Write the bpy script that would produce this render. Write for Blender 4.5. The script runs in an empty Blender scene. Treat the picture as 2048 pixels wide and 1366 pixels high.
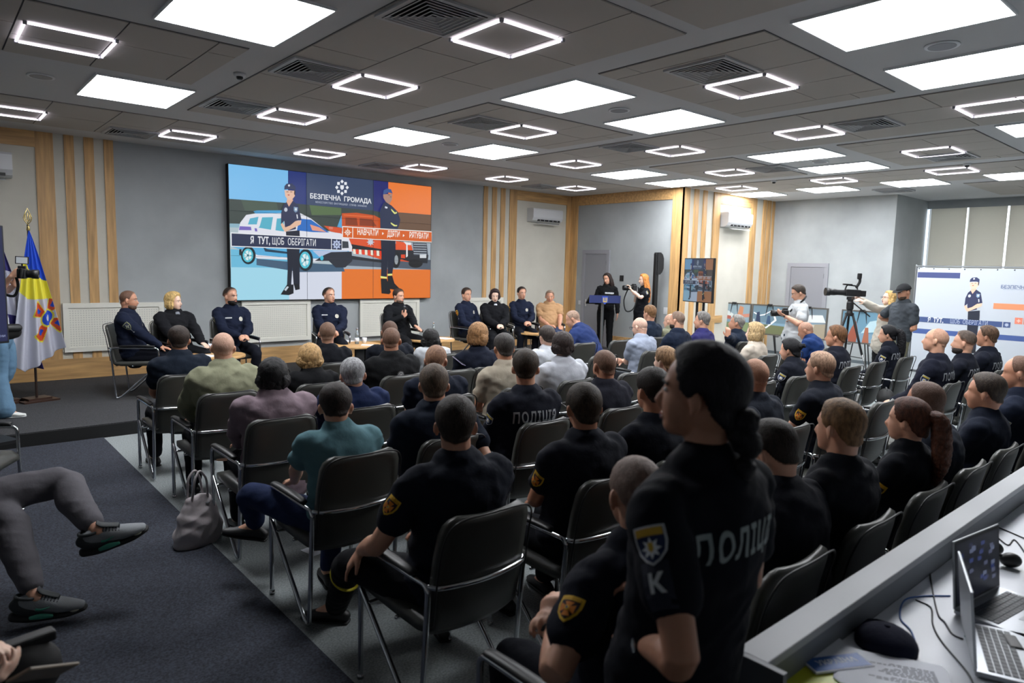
import bpy, bmesh, math, random
from mathutils import Vector, Matrix, noise
from mathutils.bvhtree import BVHTree
S = bpy.context.scene
COL = S.collection
PI = math.pi
random.seed(7)
# ---------------------------------------------------------------- camera, world, exposure
def set_camera():
    yaw, pitch, roll = 0.71541255, 0.1079999, 0.02410665
    f = Vector((math.sin(yaw)*math.cos(pitch), math.cos(yaw)*math.cos(pitch), -math.sin(pitch)))
    r = Vector((math.cos(yaw), -math.sin(yaw), 0)); u = r.cross(f)
    r2 = r*math.cos(roll) + u*math.sin(roll); u2 = r2.cross(f)
    cam = bpy.data.cameras.new('camera'); co = bpy.data.objects.new('camera', cam); COL.objects.link(co)
    m = Matrix((r2, u2, -f)).transposed().to_4x4(); m.translation = (0, 0, 1.95)
    co.matrix_world = m
    cam.sensor_width = 36; cam.lens = 1370.425/2048*36
    cam.clip_start = .05; cam.clip_end = 100
    cam.dof.use_dof = True; cam.dof.focus_distance = 7.0; cam.dof.aperture_fstop = 2.8
    S.camera = co
set_camera()
w = bpy.data.worlds.new('world'); S.world = w; w.use_nodes = True
w.node_tree.nodes['Background'].inputs[0].default_value = (.55, .68, .9, 1)
w.node_tree.nodes['Background'].inputs[1].default_value = 1.0
S.view_settings.view_transform = 'Standard'; S.view_settings.look = 'None'
S.view_settings.gamma = 1; S.view_settings.use_curve_mapping = False
S.view_settings.exposure = 1.1
PANEL_E, LED_E, SCREEN_E = 13.0, 2.6, 0.42
# ---------------------------------------------------------------- materials
def lin(h):
    if isinstance(h, str):
        h = h.lstrip('#'); h = [int(h[i:i+2], 16)/255 for i in (0, 2, 4)]
    return tuple(c/12.92 if c <= .04045 else ((c+.055)/1.055)**2.4 for c in h) + (1,)
MC = {}
def mat(name, col, rough=.6, metal=0, emit=0, spec=.5, noise_=None, bump=None, sss=0, sheen=0, coat=0):
    key = (name, str(col), emit)
    if key in MC: return MC[key]
    m = bpy.data.materials.new(name); m.use_nodes = True; MC[key] = m
    nt = m.node_tree; b = nt.nodes['Principled BSDF']
    c = lin(col)
    b.inputs['Base Color'].default_value = c
    b.inputs['Roughness'].default_value = rough
    b.inputs['Metallic'].default_value = metal
    b.inputs['Specular IOR Level'].default_value = spec
    if sheen: b.inputs['Sheen Weight'].default_value = sheen
    if coat: b.inputs['Coat Weight'].default_value = coat
    if sss:
        b.inputs['Subsurface Weight'].default_value = sss
        b.inputs['Subsurface Radius'].default_value = (.012, .005, .003); b.inputs['Subsurface Scale'].default_value = 1
    if emit:
        b.inputs['Emission Color'].default_value = c; b.inputs['Emission Strength'].default_value = emit
        b.inputs['Base Color'].default_value = (.02, .02, .02, 1)
    tc = None
    if noise_ or bump:
        tc = nt.nodes.new('ShaderNodeTexCoord')
    if noise_:                                       # (scale, amount, stretch xyz)
        sc, am, st = noise_
        mp = nt.nodes.new('ShaderNodeMapping'); mp.inputs['Scale'].default_value = st
        nt.links.new(tc.outputs['Object'], mp.inputs[0])
        n = nt.nodes.new('ShaderNodeTexNoise'); n.inputs['Scale'].default_value = sc; n.inputs['Detail'].default_value = 5
        nt.links.new(mp.outputs[0], n.inputs['Vector'])
        r = nt.nodes.new('ShaderNodeValToRGB')
        r.color_ramp.elements[0].position = .3; r.color_ramp.elements[1].position = .7
        r.color_ramp.elements[0].color = tuple(x*(1-am) for x in c[:3])+(1,)
        r.color_ramp.elements[1].color = tuple(min(1, x*(1+am)) for x in c[:3])+(1,)
        nt.links.new(n.outputs[0], r.inputs[0]); nt.links.new(r.outputs[0], b.inputs['Base Color'])
    if bump:                                         # (scale, strength, distance)
        sc, stg, di = bump[:3]
        n2 = nt.nodes.new('ShaderNodeTexNoise'); n2.inputs['Scale'].default_value = sc; n2.inputs['Detail'].default_value = 4
        if len(bump) > 3:
            mp2 = nt.nodes.new('ShaderNodeMapping'); mp2.inputs['Scale'].default_value = bump[3]
            nt.links.new(tc.outputs['Object'], mp2.inputs[0]); nt.links.new(mp2.outputs[0], n2.inputs['Vector'])
        else: nt.links.new(tc.outputs['Object'], n2.inputs['Vector'])
        bp = nt.nodes.new('ShaderNodeBump'); bp.inputs['Strength'].default_value = stg; bp.inputs['Distance'].default_value = di
        nt.links.new(n2.outputs[0], bp.inputs['Height']); nt.links.new(bp.outputs[0], b.inputs['Normal'])
    return m
def emitc(col, s=None): return mat('lit_pixels', col, .3, emit=SCREEN_E if s is None else s, spec=.2)
def wood_mat(vert=True):
    st = (14, 14, 1.0) if vert else (1.2, 14, 14)
    m = mat('oak_veneer_'+('v' if vert else 'h'), '#c29a66', .5, noise_=(1.6, .26, st), bump=(3, .12, .004, st))
    return m
M_wood_v, M_wood_h = wood_mat(True), wood_mat(False)
M_plaster = mat('grey_plaster', '#a0a5a6', .75, noise_=(1.3, .13, (1, 1, 1)), bump=(7, .12, .01))
M_cream = mat('cream_wallpaper', '#c9c6ba', .85, noise_=(2.2, .05, (1, 1, 1)), bump=(90, .1, .002))
M_gyps = mat('white_gypsum', '#c8c9ca', .9)
M_tile = mat('ceiling_tile', '#b8b3ac', .95, bump=(350, .25, .002))
M_joint = mat('ceiling_joint', '#55555a', .9)
M_carpetd = mat('charcoal_carpet', '#2c303a', .97, noise_=(95, .75, (1, 1, 1)), bump=(300, .6, .004))
M_carpetg = mat('grey_carpet', '#858b8c', .97, noise_=(95, .35, (1, 1, 1)), bump=(400, .4, .003))
M_stage = mat('stage_carpet', '#37383b', .97, noise_=(95, .6, (1, 1, 1)), bump=(400, .6, .004))
M_chrome = mat('chrome', '#c9ccd0', .12, 1)
M_black = mat('black_plastic', '#141517', .45)
M_blackm = mat('matte_black', '#0c0d0e', .8)
M_leather = mat('charcoal_leatherette', '#3a3b37', .4, spec=.5, bump=(160, .15, .0015))
M_white = mat('white_plastic', '#cfd1d3', .35)
M_grey = mat('grey_paint', '#8e9096', .5)
M_paper = mat('white_paper', '#e4e8f0', .8)
# ---------------------------------------------------------------- mesh helpers
def to_obj(name, bm, mats, parent=None, smooth=False, loc=None):
    me = bpy.data.meshes.new(name); bm.normal_update(); bm.to_mesh(me); bm.free()
    if not isinstance(mats, (list, tuple)): mats = [mats]
    for m in mats: me.materials.append(m)
    if smooth: me.polygons.foreach_set('use_smooth', [True]*len(me.polygons))
    o = bpy.data.objects.new(name, me); COL.objects.link(o)
    if parent: o.parent = parent
    if loc: o.location = loc
    return o
def tag(o, label=None, cat=None, group=None, kind=None):
    if label: o['label'] = label
    if cat: o['category'] = cat
    if group: o['group'] = group
    if kind: o['kind'] = kind
    return o
def empty(name, loc=(0, 0, 0), rz=0, label=None, cat=None, group=None):
    o = bpy.data.objects.new(name, None); COL.objects.link(o); o.empty_display_size = .1
    o.location = loc; o.rotation_euler = (0, 0, rz)
    return tag(o, label, cat, group)
def BM(): return bmesh.new()
def box(bm, a, b, mi=0, M=None, bev=0):
    x0, y0, z0 = a; x1, y1, z1 = b
    vs = [Vector(p) for p in ((x0,y0,z0),(x1,y0,z0),(x1,y1,z0),(x0,y1,z0),(x0,y0,z1),(x1,y0,z1),(x1,y1,z1),(x0,y1,z1))]
    if M: vs = [M @ v for v in vs]
    v = [bm.verts.new(p) for p in vs]
    fs = [bm.faces.new([v[i] for i in q]) for q in ((0,3,2,1),(4,5,6,7),(0,1,5,4),(1,2,6,5),(2,3,7,6),(3,0,4,7))]
    for f in fs: f.material_index = mi
    if bev:
        es = list({e for f in fs for e in f.edges})
        r = bmesh.ops.bevel(bm, geom=es, offset=bev, segments=2, affect='EDGES', profile=.5)
        for f in r['faces']: f.material_index = mi
    return v
def cylinder(bm, c, r, h, seg=24, mi=0, r2=None, M=None):
    r2 = r if r2 is None else r2
    A = []; B = []
    for i in range(seg):
        t = 2*PI*i/seg
        p = Vector((c[0]+r*math.cos(t), c[1]+r*math.sin(t), c[2])); q = Vector((c[0]+r2*math.cos(t), c[1]+r2*math.sin(t), c[2]+h))
        if M: p = M @ p; q = M @ q
        A.append(bm.verts.new(p)); B.append(bm.verts.new(q))
    for i in range(seg):
        j = (i+1) % seg; bm.faces.new((A[i], A[j], B[j], B[i])).material_index = mi
    bm.faces.new(A[::-1]).material_index = mi; bm.faces.new(B).material_index = mi
def lathe(bm, prof, seg=20, c=(0, 0, 0), mi=0, M=None):
    rings = []
    for r, z in prof:
        ring = []
        for i in range(seg):
            t = 2*PI*i/seg; p = Vector((c[0]+r*math.cos(t), c[1]+r*math.sin(t), c[2]+z))
            ring.append(bm.verts.new(M @ p if M else p))
        rings.append(ring)
    for a, b in zip(rings, rings[1:]):
        for i in range(seg):
            j = (i+1) % seg; bm.faces.new((a[i], a[j], b[j], b[i])).material_index = mi
    bm.faces.new(rings[0][::-1]).material_index = mi; bm.faces.new(rings[-1]).material_index = mi
def catmull(st, n):
    if n <= 1 or len(st) < 3: return [tuple(s) for s in st]
    out = []
    for i in range(len(st)-1):
        p0 = st[max(i-1, 0)]; p1 = st[i]; p2 = st[i+1]; p3 = st[min(i+2, len(st)-1)]
        for k in range(n):
            t = k/n
            out.append(tuple(.5*((2*b)+(-a+c)*t+(2*a-5*b+4*c-d)*t*t+(-a+3*b-3*c+d)*t**3) for a, b, c, d in zip(p0, p1, p2, p3)))
    out.append(tuple(st[-1])); return out
def tube(bm, st, up=(0, 1, 0), seg=12, n=3, mi=0, caps=True, closed=False):
    st = [tuple(s) if len(s) == 5 else (s[0], s[1], s[2], s[3], s[3]) for s in st]
    if not closed: st = catmull(st, n)
    P = [Vector(s[:3]) for s in st]; up = Vector(up)
    L = len(P); T = []
    for i in range(L):
        if closed: t = P[(i+1) % L]-P[i-1]
        else: t = P[min(i+1, L-1)]-P[max(i-1, 0)]
        T.append(t.normalized() if t.length > 1e-9 else Vector((0, 0, 1)))
    rings = []; prev = None
    def ring(p, t, a, b):
        nonlocal prev
        s = t.cross(up)
        if s.length < .15: s = prev if prev is not None else t.orthogonal()
        s = (s - t*s.dot(t)).normalized()
        if prev is not None and s.dot(prev) < 0 and s.cross(prev).length < .5: s = -s
        prev = s; q = s.cross(t)
        return [bm.verts.new(p+s*(a*math.cos(2*PI*k/seg))+q*(b*math.sin(2*PI*k/seg))) for k in range(seg)]
    if caps and not closed:
        a, b = st[0][3:5]; m = min(a, b)
        rings.append(ring(P[0]-T[0]*m*.75, T[0], a*.5, b*.5)); rings.append(ring(P[0]-T[0]*m*.4, T[0], a*.85, b*.85))
    for i in range(L): rings.append(ring(P[i], T[i], abs(st[i][3]), abs(st[i][4])))
    if caps and not closed:
        a, b = st[-1][3:5]; m = min(a, b)
        rings.append(ring(P[-1]+T[-1]*m*.4, T[-1], a*.85, b*.85)); rings.append(ring(P[-1]+T[-1]*m*.75, T[-1], a*.5, b*.5))
    pr = list(zip(rings, rings[1:]))
    if closed: pr.append((rings[-1], rings[0]))
    for A, B in pr:
        for i in range(seg):
            j = (i+1) % seg; bm.faces.new((A[i], B[i], B[j], A[j])).material_index = mi
    if not closed:
        bm.faces.new(rings[0]).material_index = mi; bm.faces.new(rings[-1][::-1]).material_index = mi
def wire(bm, pts, r, seg=10, n=4, mi=0, up=(0, 0, 1)): tube(bm, [(*p, r) for p in pts], up=up, seg=seg, n=n, mi=mi)
def arc_path(pts, r, n=5):
    """polyline with its corners rounded to radius r"""
    pts = [Vector(p) for p in pts]; out = [pts[0]]
    for a, b, c in zip(pts, pts[1:], pts[2:]):
        u = (a-b).normalized(); v = (c-b).normalized(); rr = min(r, (a-b).length*.45, (c-b).length*.45)
        p = b+u*rr; q = b+v*rr
        for k in range(n+1):
            t = k/n; out.append(p*(1-t)**2+b*2*t*(1-t)+q*t*t)
    out.append(pts[-1]); return out
def rod(bm, pts, r, bend=.05, seg=10, mi=0, up=(1, 0, 0)):
    tube(bm, [(*p, r) for p in arc_path(pts, bend)], up=up, seg=seg, n=1, mi=mi)
def ellipsoid(bm, c, r, M=None, u=16, v=10, mi=0):
    rings = []; T = Matrix.Translation(Vector(c)); 
    def P(x, y, z):
        p = T @ Vector((x*r[0], y*r[1], z*r[2])); return bm.verts.new(M @ p if M else p)
    top = P(0, 0, 1); bot = P(0, 0, -1)
    for i in range(1, v):
        th = PI*i/v; rings.append([P(math.sin(th)*math.cos(2*PI*k/u), math.sin(th)*math.sin(2*PI*k/u), math.cos(th)) for k in range(u)])
    for k in range(u):
        j = (k+1) % u
        bm.faces.new((top, rings[0][k], rings[0][j])).material_index = mi
        bm.faces.new((bot, rings[-1][j], rings[-1][k])).material_index = mi
        for a, b in zip(rings, rings[1:]): bm.faces.new((a[k], b[k], b[j], a[j])).material_index = mi
def prism(bm, pts, z0, z1, mi=0, M=None):
    """polygon (list of 2D points) extruded between z0 and z1, then moved by M"""
    lo = [Vector((x, y, z0)) for x, y in pts]; hi = [Vector((x, y, z1)) for x, y in pts]
    if M: lo = [M @ p for p in lo]; hi = [M @ p for p in hi]
    A = [bm.verts.new(p) for p in lo]; B = [bm.verts.new(p) for p in hi]
    n = len(pts)
    for i in range(n):
        j = (i+1) % n; bm.faces.new((A[i], A[j], B[j], B[i])).material_index = mi
    bm.faces.new(A[::-1]).material_index = mi; bm.faces.new(B).material_index = mi
def remesh(o, vox, it=3, fac=.5, disp=None):
    """fuse the shells of a mesh into one smooth surface and keep only the result"""
    md = o.modifiers.new('r', 'REMESH'); md.mode = 'VOXEL'; md.voxel_size = vox; md.use_smooth_shade = True
    sm = o.modifiers.new('s', 'SMOOTH'); sm.iterations = it; sm.factor = fac
    dg = bpy.context.evaluated_depsgraph_get(); me = bpy.data.meshes.new_from_object(o.evaluated_get(dg))
    old = o.data; mats = list(old.materials); o.modifiers.clear(); o.data = me; bpy.data.meshes.remove(old)
    me.materials.clear()
    for m in mats: me.materials.append(m)
    me.polygons.foreach_set('use_smooth', [True]*len(me.polygons))
    if disp:
        a, s = disp
        for v, nrm in zip(me.vertices, me.vertex_normals):
            c = v.co; wv = noise.noise(Vector((c.x*3, c.y*3, c.z*3+7)))*1.4
            q = noise.noise(Vector((c.x*s*.75+wv, c.y*s*.75, c.z*s*1.7+c.x*s*.7))); r_ = 1-2.6*abs(noise.noise(Vector((c.x*s*.6+3, c.y*s*.6+wv, c.z*s*1.3-c.x*s*.5))))
            v.co += nrm.vector*(a*(.25+.7*q+.45*max(-.5, r_)))
    return o
def solid_box(name, a, b, m, parent=None, bev=0, kind=None, **kw):
    bm = BM(); box(bm, a, b, bev=bev); o = to_obj(name, bm, m, parent)
    return tag(o, kind=kind, **kw)
FONT = {}
def text_mesh(txt, size, bold=0, sx=1.0, align='CENTER'):
    """text as (verts2d, faces) centred on the origin"""
    k = (txt, size, bold, sx, align)
    if k in FONT: return FONT[k]
    if ' ' in txt.strip():                              # set word by word so that the gaps are even
        V_, F_, x = [], [], 0
        for wd in txt.split():
            vs, fs = text_mesh(wd, size, bold, sx, 'LEFT'); x0 = min(v[0] for v in vs); x1 = max(v[0] for v in vs); n = len(V_)
            V_ += [(v[0]-x0+x, v[1]) for v in vs]; F_ += [tuple(i+n for i in f) for f in fs]; x += x1-x0+.6*size*max(sx, .7)
        x -= .6*size*max(sx, .7); FONT[k] = ([(a-x/2, b) for a, b in V_], F_); return FONT[k]
    cu = bpy.data.curves.new('t', 'FONT'); cu.body = txt; cu.size = size; cu.align_x = align; cu.align_y = 'CENTER'
    cu.offset = bold; cu.resolution_u = 3; cu.space_character = 1.22 if txt == 'ПОЛІЦІЯ' else 1.0
    o = bpy.data.objects.new('t', cu); COL.objects.link(o)
    dg = bpy.context.evaluated_depsgraph_get(); me = bpy.data.meshes.new_from_object(o.evaluated_get(dg))
    res = ([(v.co.x*sx, v.co.y) for v in me.vertices], [tuple(p.vertices) for p in me.polygons])
    bpy.data.objects.remove(o); bpy.data.curves.remove(cu); bpy.data.meshes.remove(me)
    FONT[k] = res; return res
def flat(bm, pts, mi, F, d=0):
    """a flat polygon drawn with F(u, v, d)"""
    vs = [bm.verts.new(F(u, v, d)) for u, v in pts]
    try: bm.faces.new(vs).material_index = mi
    except ValueError: pass
def flat_text(bm, txt, size, mi, F, at, d=0, bold=0, sx=1, rot=0, align='CENTER'):
    vs, fs = text_mesh(txt, size, bold, sx, align); c, s = math.cos(rot), math.sin(rot)
    V = [bm.verts.new(F(at[0]+x*c-y*s, at[1]+x*s+y*c, d)) for x, y in vs]
    for f in fs:
        try: bm.faces.new([V[i] for i in f]).material_index = mi
        except ValueError: pass
class Pal:
    def __init__(self): self.m = []; self.i = {}
    def __call__(self, material):
        if material not in self.i: self.i[material] = len(self.m); self.m.append(material)
        return self.i[material]
# ================================================================ the room
CZ, SZ, FY = 3.68, .15, 11.85          # ceiling height, stage height, front wall
def wallbox(name, a, b, m): return solid_box(name, a, b, m, kind='structure')
bm = BM(); box(bm, (-3.2, -2.6, -.1), (17.8, 12.0, 0)); floor = tag(to_obj('floor', bm, M_carpetg), kind='structure')
# dark aisle carpet along the left of the seating
aisle = wallbox('floor', (-3.1, -2.5, 0), (1.445, 8.4, .006), M_carpetd)
bm = BM(); box(bm, (-3.1, 8.4, 0), (12.1, FY, SZ), 0)
box(bm, (-3.1, 8.392, .0), (12.1, 8.4, .138), 1)
tag(to_obj('floor', bm, [M_stage, M_blackm]), kind='structure')
# front wall: grey plaster with cream wallpaper fields either side
bm = BM()
box(bm, (-3.2, FY, 0), (12.25, 12.0, CZ), 0)
box(bm, (-3.1, FY-.012, SZ), (2.31, FY, CZ), 1); box(bm, (9.372, FY-.012, SZ), (12.1, FY, CZ), 1)
tag(to_obj('wall_front', bm, [M_plaster, M_cream]), kind='structure')
bm = BM(); box(bm, (12.1, 8.62, 0), (12.25, FY, CZ), 0); tag(to_obj('wall_side', bm, M_plaster), kind='structure')
bm = BM(); box(bm, (12.25, 8.62, 0), (15.95, 8.77, CZ), 0); tag(to_obj('wall_slatted', bm, M_cream), kind='structure')
bm = BM(); box(bm, (15.8, 5.85, 0), (15.95, 8.62, CZ), 0); box(bm, (15.95, 5.85, 0), (17.6, 6.0, CZ), 0)
tag(to_obj('wall_corner', bm, M_plaster), kind='structure')
bm = BM(); box(bm, (17.6, -2.6, .9), (17.8, 2.79, 3.5), 0); box(bm, (17.6, -2.6, 0), (17.8, 6.0, .9), 0); box(bm, (17.6, -2.6, 3.5), (17.8, 6.0, CZ), 0)
tag(to_obj('wall_right', bm, M_plaster), kind='structure')
wallbox('wall_back', (-3.2, -2.6, 0), (17.8, -2.5, CZ), M_plaster)
wallbox('wall_left', (-3.2, -2.5, 0), (-3.1, 12.0, CZ), M_plaster)
# wood trim of the front wall
def trim(name, boxes, m):
    bm = BM()
    for a, b in boxes: box(bm, a, b)
    return tag(to_obj(name, bm, m), kind='structure')
D = .03
trim('trim_1', [((1.345, FY-D, SZ+.3), (1.56, FY, CZ))], M_wood_v)
trim('trim_2', [((-3.1, FY-D, 3.46), (1.345, FY, CZ))], M_wood_h)
for i, (a, b) in enumerate([(1.69, 1.812), (1.935, 2.06), (2.19, 2.313)]):
    trim('trim_%d' % (3+i), [((a, FY-D, SZ+.3), (b, FY, CZ))], M_wood_v)
for i, (a, b) in enumerate([(9.374, 9.485), (9.61, 9.738), (9.853, 9.983), (10.115, 10.33), (11.92, 12.1)]):
    trim('trim_%d' % (6+i), [((a, FY-D, SZ+.3), (b, FY, CZ))], M_wood_v)
trim('trim_11', [((10.33, FY-D, 3.46), (11.92, FY, CZ))], M_wood_h)
trim('baseboard_front', [((-3.1, FY-D-.004, SZ), (12.1, FY, SZ+.3))], M_wood_h)
trim('trim_12', [((12.07, 11.6, SZ), (12.1, FY-D, CZ)), ((12.07, 8.59, 0), (12.1, 8.86, CZ))], M_wood_v)
trim('trim_13', [((12.07, 8.86, 3.45), (12.1, 11.6, CZ))], M_wood_h)
trim('baseboard_side', [((12.075, 8.86, SZ), (12.1, 10.5, SZ+.28)), ((12.075, 11.45, SZ), (12.1, 11.6, SZ+.28))], M_wood_h)
SY = 8.62
for i, (a, b) in enumerate([(12.07, 12.3), (12.476, 12.621), (12.804, 12.934), (13.2, 13.45), (14.749, 14.968), (15.282, 15.419), (15.488, 15.627), (15.72, 15.8)]):
    trim('trim_%d' % (14+i), [((a, SY-D, 0), (b, SY, CZ))], M_wood_v)
trim('trim_22', [((13.45, SY-D, 3.45), (14.749, SY, CZ)), ((13.2, SY-D-.004, .82), (13.75, SY, .98))], M_wood_h)
trim('baseboard_slatted', [((12.3, SY-.02, 0), (15.8, SY, .08))], M_grey)
M_base = mat('dark_skirting', '#5c666b', .6)
trim('baseboard_corner', [((15.782, 5.85, 0), (15.8, 7.19, .07)), ((15.782, 8.17, 0), (15.8, SY-D, .07)), ((15.8, 5.832, 0), (17.6, 5.85, .07))], M_base)
# doors
M_door, M_dfr = mat('grey_door_leaf', '#85868c', .45), mat('grey_door_frame', '#8f9096', .5)
def door(n, x, y0, y1, z0, z1):
    bm = BM(); f = .09
    box(bm, (x-.03, y0, z0), (x, y0+f, z1)); box(bm, (x-.03, y1-f, z0), (x, y1, z1)); box(bm, (x-.03, y0+f, z1-f), (x, y1-f, z1))
    d = tag(to_obj('door_%d' % n, bm, M_dfr), kind='structure')
    solid_box('door_leaf', (x-.018, y0+f+.004, z0+.005), (x-.002, y1-f-.004, z1-f-.004), M_door, d)
    bm = BM(); h = z0+1.0; yy = y1-f-.07
    box(bm, (x-.024, yy-.02, h-.08), (x-.018, yy+.02, h+.08)); rod(bm, [(x-.02, yy, h), (x-.06, yy, h), (x-.06, yy-.11, h)], .009, .02)
    to_obj('door_handle', bm, M_chrome, d)
    bm = BM()
    for hz in (z0+.25, z1-.35): box(bm, (x-.026, y0+f-.008, hz), (x-.016, y0+f+.008, hz+.11))
    to_obj('hinge', bm, M_black, d)
door(1, 12.1, 10.55, 11.4, SZ, 2.4)
door(2, 15.8, 7.19, 8.17, 0, 2.21)
# windows behind roller blinds on the right wall
M_blind = mat('roller_blind', '#cfccc0', .85, bump=(300, .2, .001))
nt_ = M_blind.node_tree; tl = nt_.nodes.new('ShaderNodeBsdfTranslucent'); tl.inputs[0].default_value = (.75, .73, .66, 1); mx_ = nt_.nodes.new('ShaderNodeMixShader'); mx_.inputs[0].default_value = .22
nt_.links.new(nt_.nodes['Principled BSDF'].outputs[0], mx_.inputs[1]); nt_.links.new(tl.outputs[0], mx_.inputs[2]); nt_.links.new(mx_.outputs[0], nt_.nodes['Material Output'].inputs[0])
M_sky = mat('daylight_glass', '#e8f2ff', .2, emit=2.6)
bm = BM(); box(bm, (17.72, 2.8, .9), (17.74, 5.85, 3.5)); win = tag(to_obj('window_1', bm, M_sky), kind='structure')
bm = BM(); yy = 5.85
for k in range(4): box(bm, (17.68, 5.8-.77*k-.03, .9), (17.72, 5.8-.77*k+.03, 3.5))
box(bm, (17.66, 2.8, .86), (17.72, 5.85, .93)); to_obj('window_frame', bm, M_white, win)
e = [5.79, 5.04, 4.29, 3.54, 2.79]
for i, (a, b) in enumerate(zip(e, e[1:])):
    r = empty('roller_blind', (17.62, (a+b)/2, 0), 0,
              ['closed cream roller blind in the corner beside the grey jutting wall', 'closed cream roller blind above the banner, next after the corner one', 'closed cream roller blind cut off by the right edge above the banner'][min(i, 2)] if i < 3 else 'closed cream roller blind hidden furthest along the window wall',
              'blind', 'roller blinds on the right wall')
    hw = (a-b)/2-.022
    solid_box('blind_fabric', (-.004, -hw, .95), (.004, hw, 3.6), M_blind, r)
    bm = BM(); cylinder(bm, (0, -hw, 0), .022, 2*hw, 12, M=Matrix.Translation((.01, 0, 3.64)) @ Matrix.Rotation(-PI/2, 4, 'X') @ Matrix.Translation((0, hw, -hw*1)))
    to_obj('roller_tube', bm, M_white, r)
    solid_box('bottom_bar', (-.009, -hw, .93), (.009, hw, .955), M_white, r)
# ---------------------------------------------------------------- ceiling
bm = BM(); box(bm, (-3.2, -2.6, CZ), (17.8, 12.0, CZ+.1), 0)
LEDS = []
def field(x0, x1, y0, y1, xs=None, ys=None, off=0):
    box(bm, (x0, y0, CZ-.002), (x1, y1, CZ), 2)
    nx = max(1, round((x1-x0)/.63)) if xs is None else xs; ny = max(1, round((y1-y0)/(1.26))) if ys is None else ys
    for i in range(nx):
        xa = x0+(x1-x0)*i/nx; xb = x0+(x1-x0)*(i+1)/nx
        sh = (.5 if i % 2 else 0)+off; sh %= 1
        cuts = [y0]+[y0+(y1-y0)*(j+sh)/ny for j in range(1 if sh == 0 else 0, ny)]+[y1]
        for a, b in zip(cuts, cuts[1:]):
            box(bm, (xa+.006, a+.006, CZ-.011), (xb-.006, b-.006, CZ-.001), 1)
for X in (2.48, 7.34, 12.2):
    field(X, X+1.87 if X < 12 else 14.05, -2.3, 3.0 if X == 2.48 else 8.72 if X < 12 else 8.5, 3, 4 if X == 2.48 else 9)
field(2.48, 4.35, 3.14, 8.72, 3, 5)
for X in (-.23, 4.67, 9.4, 14.6):
    for y0, y1 in ((-.1, 1.2), (2.71, 4.3), (5.85, 7.42)):
        if X == 14.6 and y1 > 5.8: continue
        x1 = X+2.39; i = .24
        box(bm, (X, y0, CZ-.004), (x1, y1, CZ), 2)
        box(bm, (X+.006, y0+.006, CZ-.012), (X+i-.006, y1-.32, CZ-.002), 1); box(bm, (x1-i+.006, y0+.32, CZ-.012), (x1-.006, y1-.006, CZ-.002), 1)
        box(bm, (X+.006, y1-.31, CZ-.012), (X+i-.006, y1-.006, CZ-.002), 1); box(bm, (x1-i+.006, y0+.006, CZ-.012), (x1-.006, y0+.31, CZ-.002), 1)
        for k in range(3):
            xa = X+i+(x1-X-2*i)*k/3; xb = X+i+(x1-X-2*i)*(k+1)/3; ym = (y0+y1)/2+(.16 if k % 2 else -.16)
            box(bm, (xa+.006, y0+.006, CZ-.012), (xb-.006, ym-.006, CZ-.002), 1); box(bm, (xa+.006, ym+.006, CZ-.012), (xb-.006, y1-.006, CZ-.002), 1)
field(-2.9, 1.95, 9.4, 11.17, 7, 2); field(1.95, 11.9, 9.4, 11.17, 16, 2)
ceil = tag(to_obj('ceiling', bm, [M_gyps, M_tile, M_joint]), kind='structure')
M_panel = mat('luminous_panel', '#f9fbff', .3, emit=PANEL_E); M_rim = mat('white_rim', '#dfe3e6', .4)
M_led = mat('led_tube', '#f3ecff', .3, emit=LED_E)
ROWN = {0: 'nearest the stage wall', 1: 'in the second row back from the stage wall', 2: 'in the third row back from the stage wall', 3: 'in the fourth row back from the stage wall', 4: 'in the row nearest the photographer'}
panels = [(1.39, 2.26, 4.53, 5.6, 'large bright ceiling panel cut by the top edge at upper left'),
 (1.39, 2.26, 7.66, 8.74, 'bright ceiling light panel at upper left, leftmost of all the panels'),
 (4.65, 5.5, 4.55, 5.61, 'bright ceiling light panel in the middle of the photo, largest one fully inside it'),
 (4.65, 5.5, 1.41, 2.49, 'very large bright ceiling light panel at the top right, cut by the top edge'),
 (6.24, 7.09, 1.41, 2.49, 'large bright ceiling light panel at the right edge, just below the largest panel'),
 (4.64, 5.5, 7.7, 8.75, 'bright ceiling light panel right of centre of the video wall, leftmost of its pair'),
 (6.24, 7.11, 7.69, 8.75, 'bright ceiling panel above the right end of the video wall, right of its pair'),
 (6.24, 7.09, 4.54, 5.61, 'bright ceiling light panel right of the round speaker in the centre of the ceiling'),
 (9.42, 10.26, 7.68, 8.75, 'bright ceiling light panel over the doorway corner, left one of its pair'),
 (10.98, 11.86, 7.7, 8.75, 'bright ceiling light panel over the grey doorway wall, right one of its pair'),
 (9.41, 10.23, 4.53, 5.61, 'bright ceiling panel left of the small round speaker at right'),
 (10.97, 11.78, 4.52, 5.61, 'bright ceiling panel right of the small round speaker at right'),
 (13.61, 14.47, 6.08, 6.98, 'thin bright ceiling light panel above the middle of the grey door wall at right'),
 (13.52, 14.45, 4.46, 5.33, 'bright ceiling light panel above the jutting grey corner at right'),
 (13.66, 14.5, 7.63, 8.5, 'thin bright ceiling light panel touching the slatted wall above the right air conditioner'),
 (9.34, 10.18, 1.41, 2.48, 'bright ceiling light panel half cut by the right edge, below the thin vent'),
 (13.52, 14.45, 2.8, 3.7, 'bright ceiling light panel low at the right edge, above the window blinds')]
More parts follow.
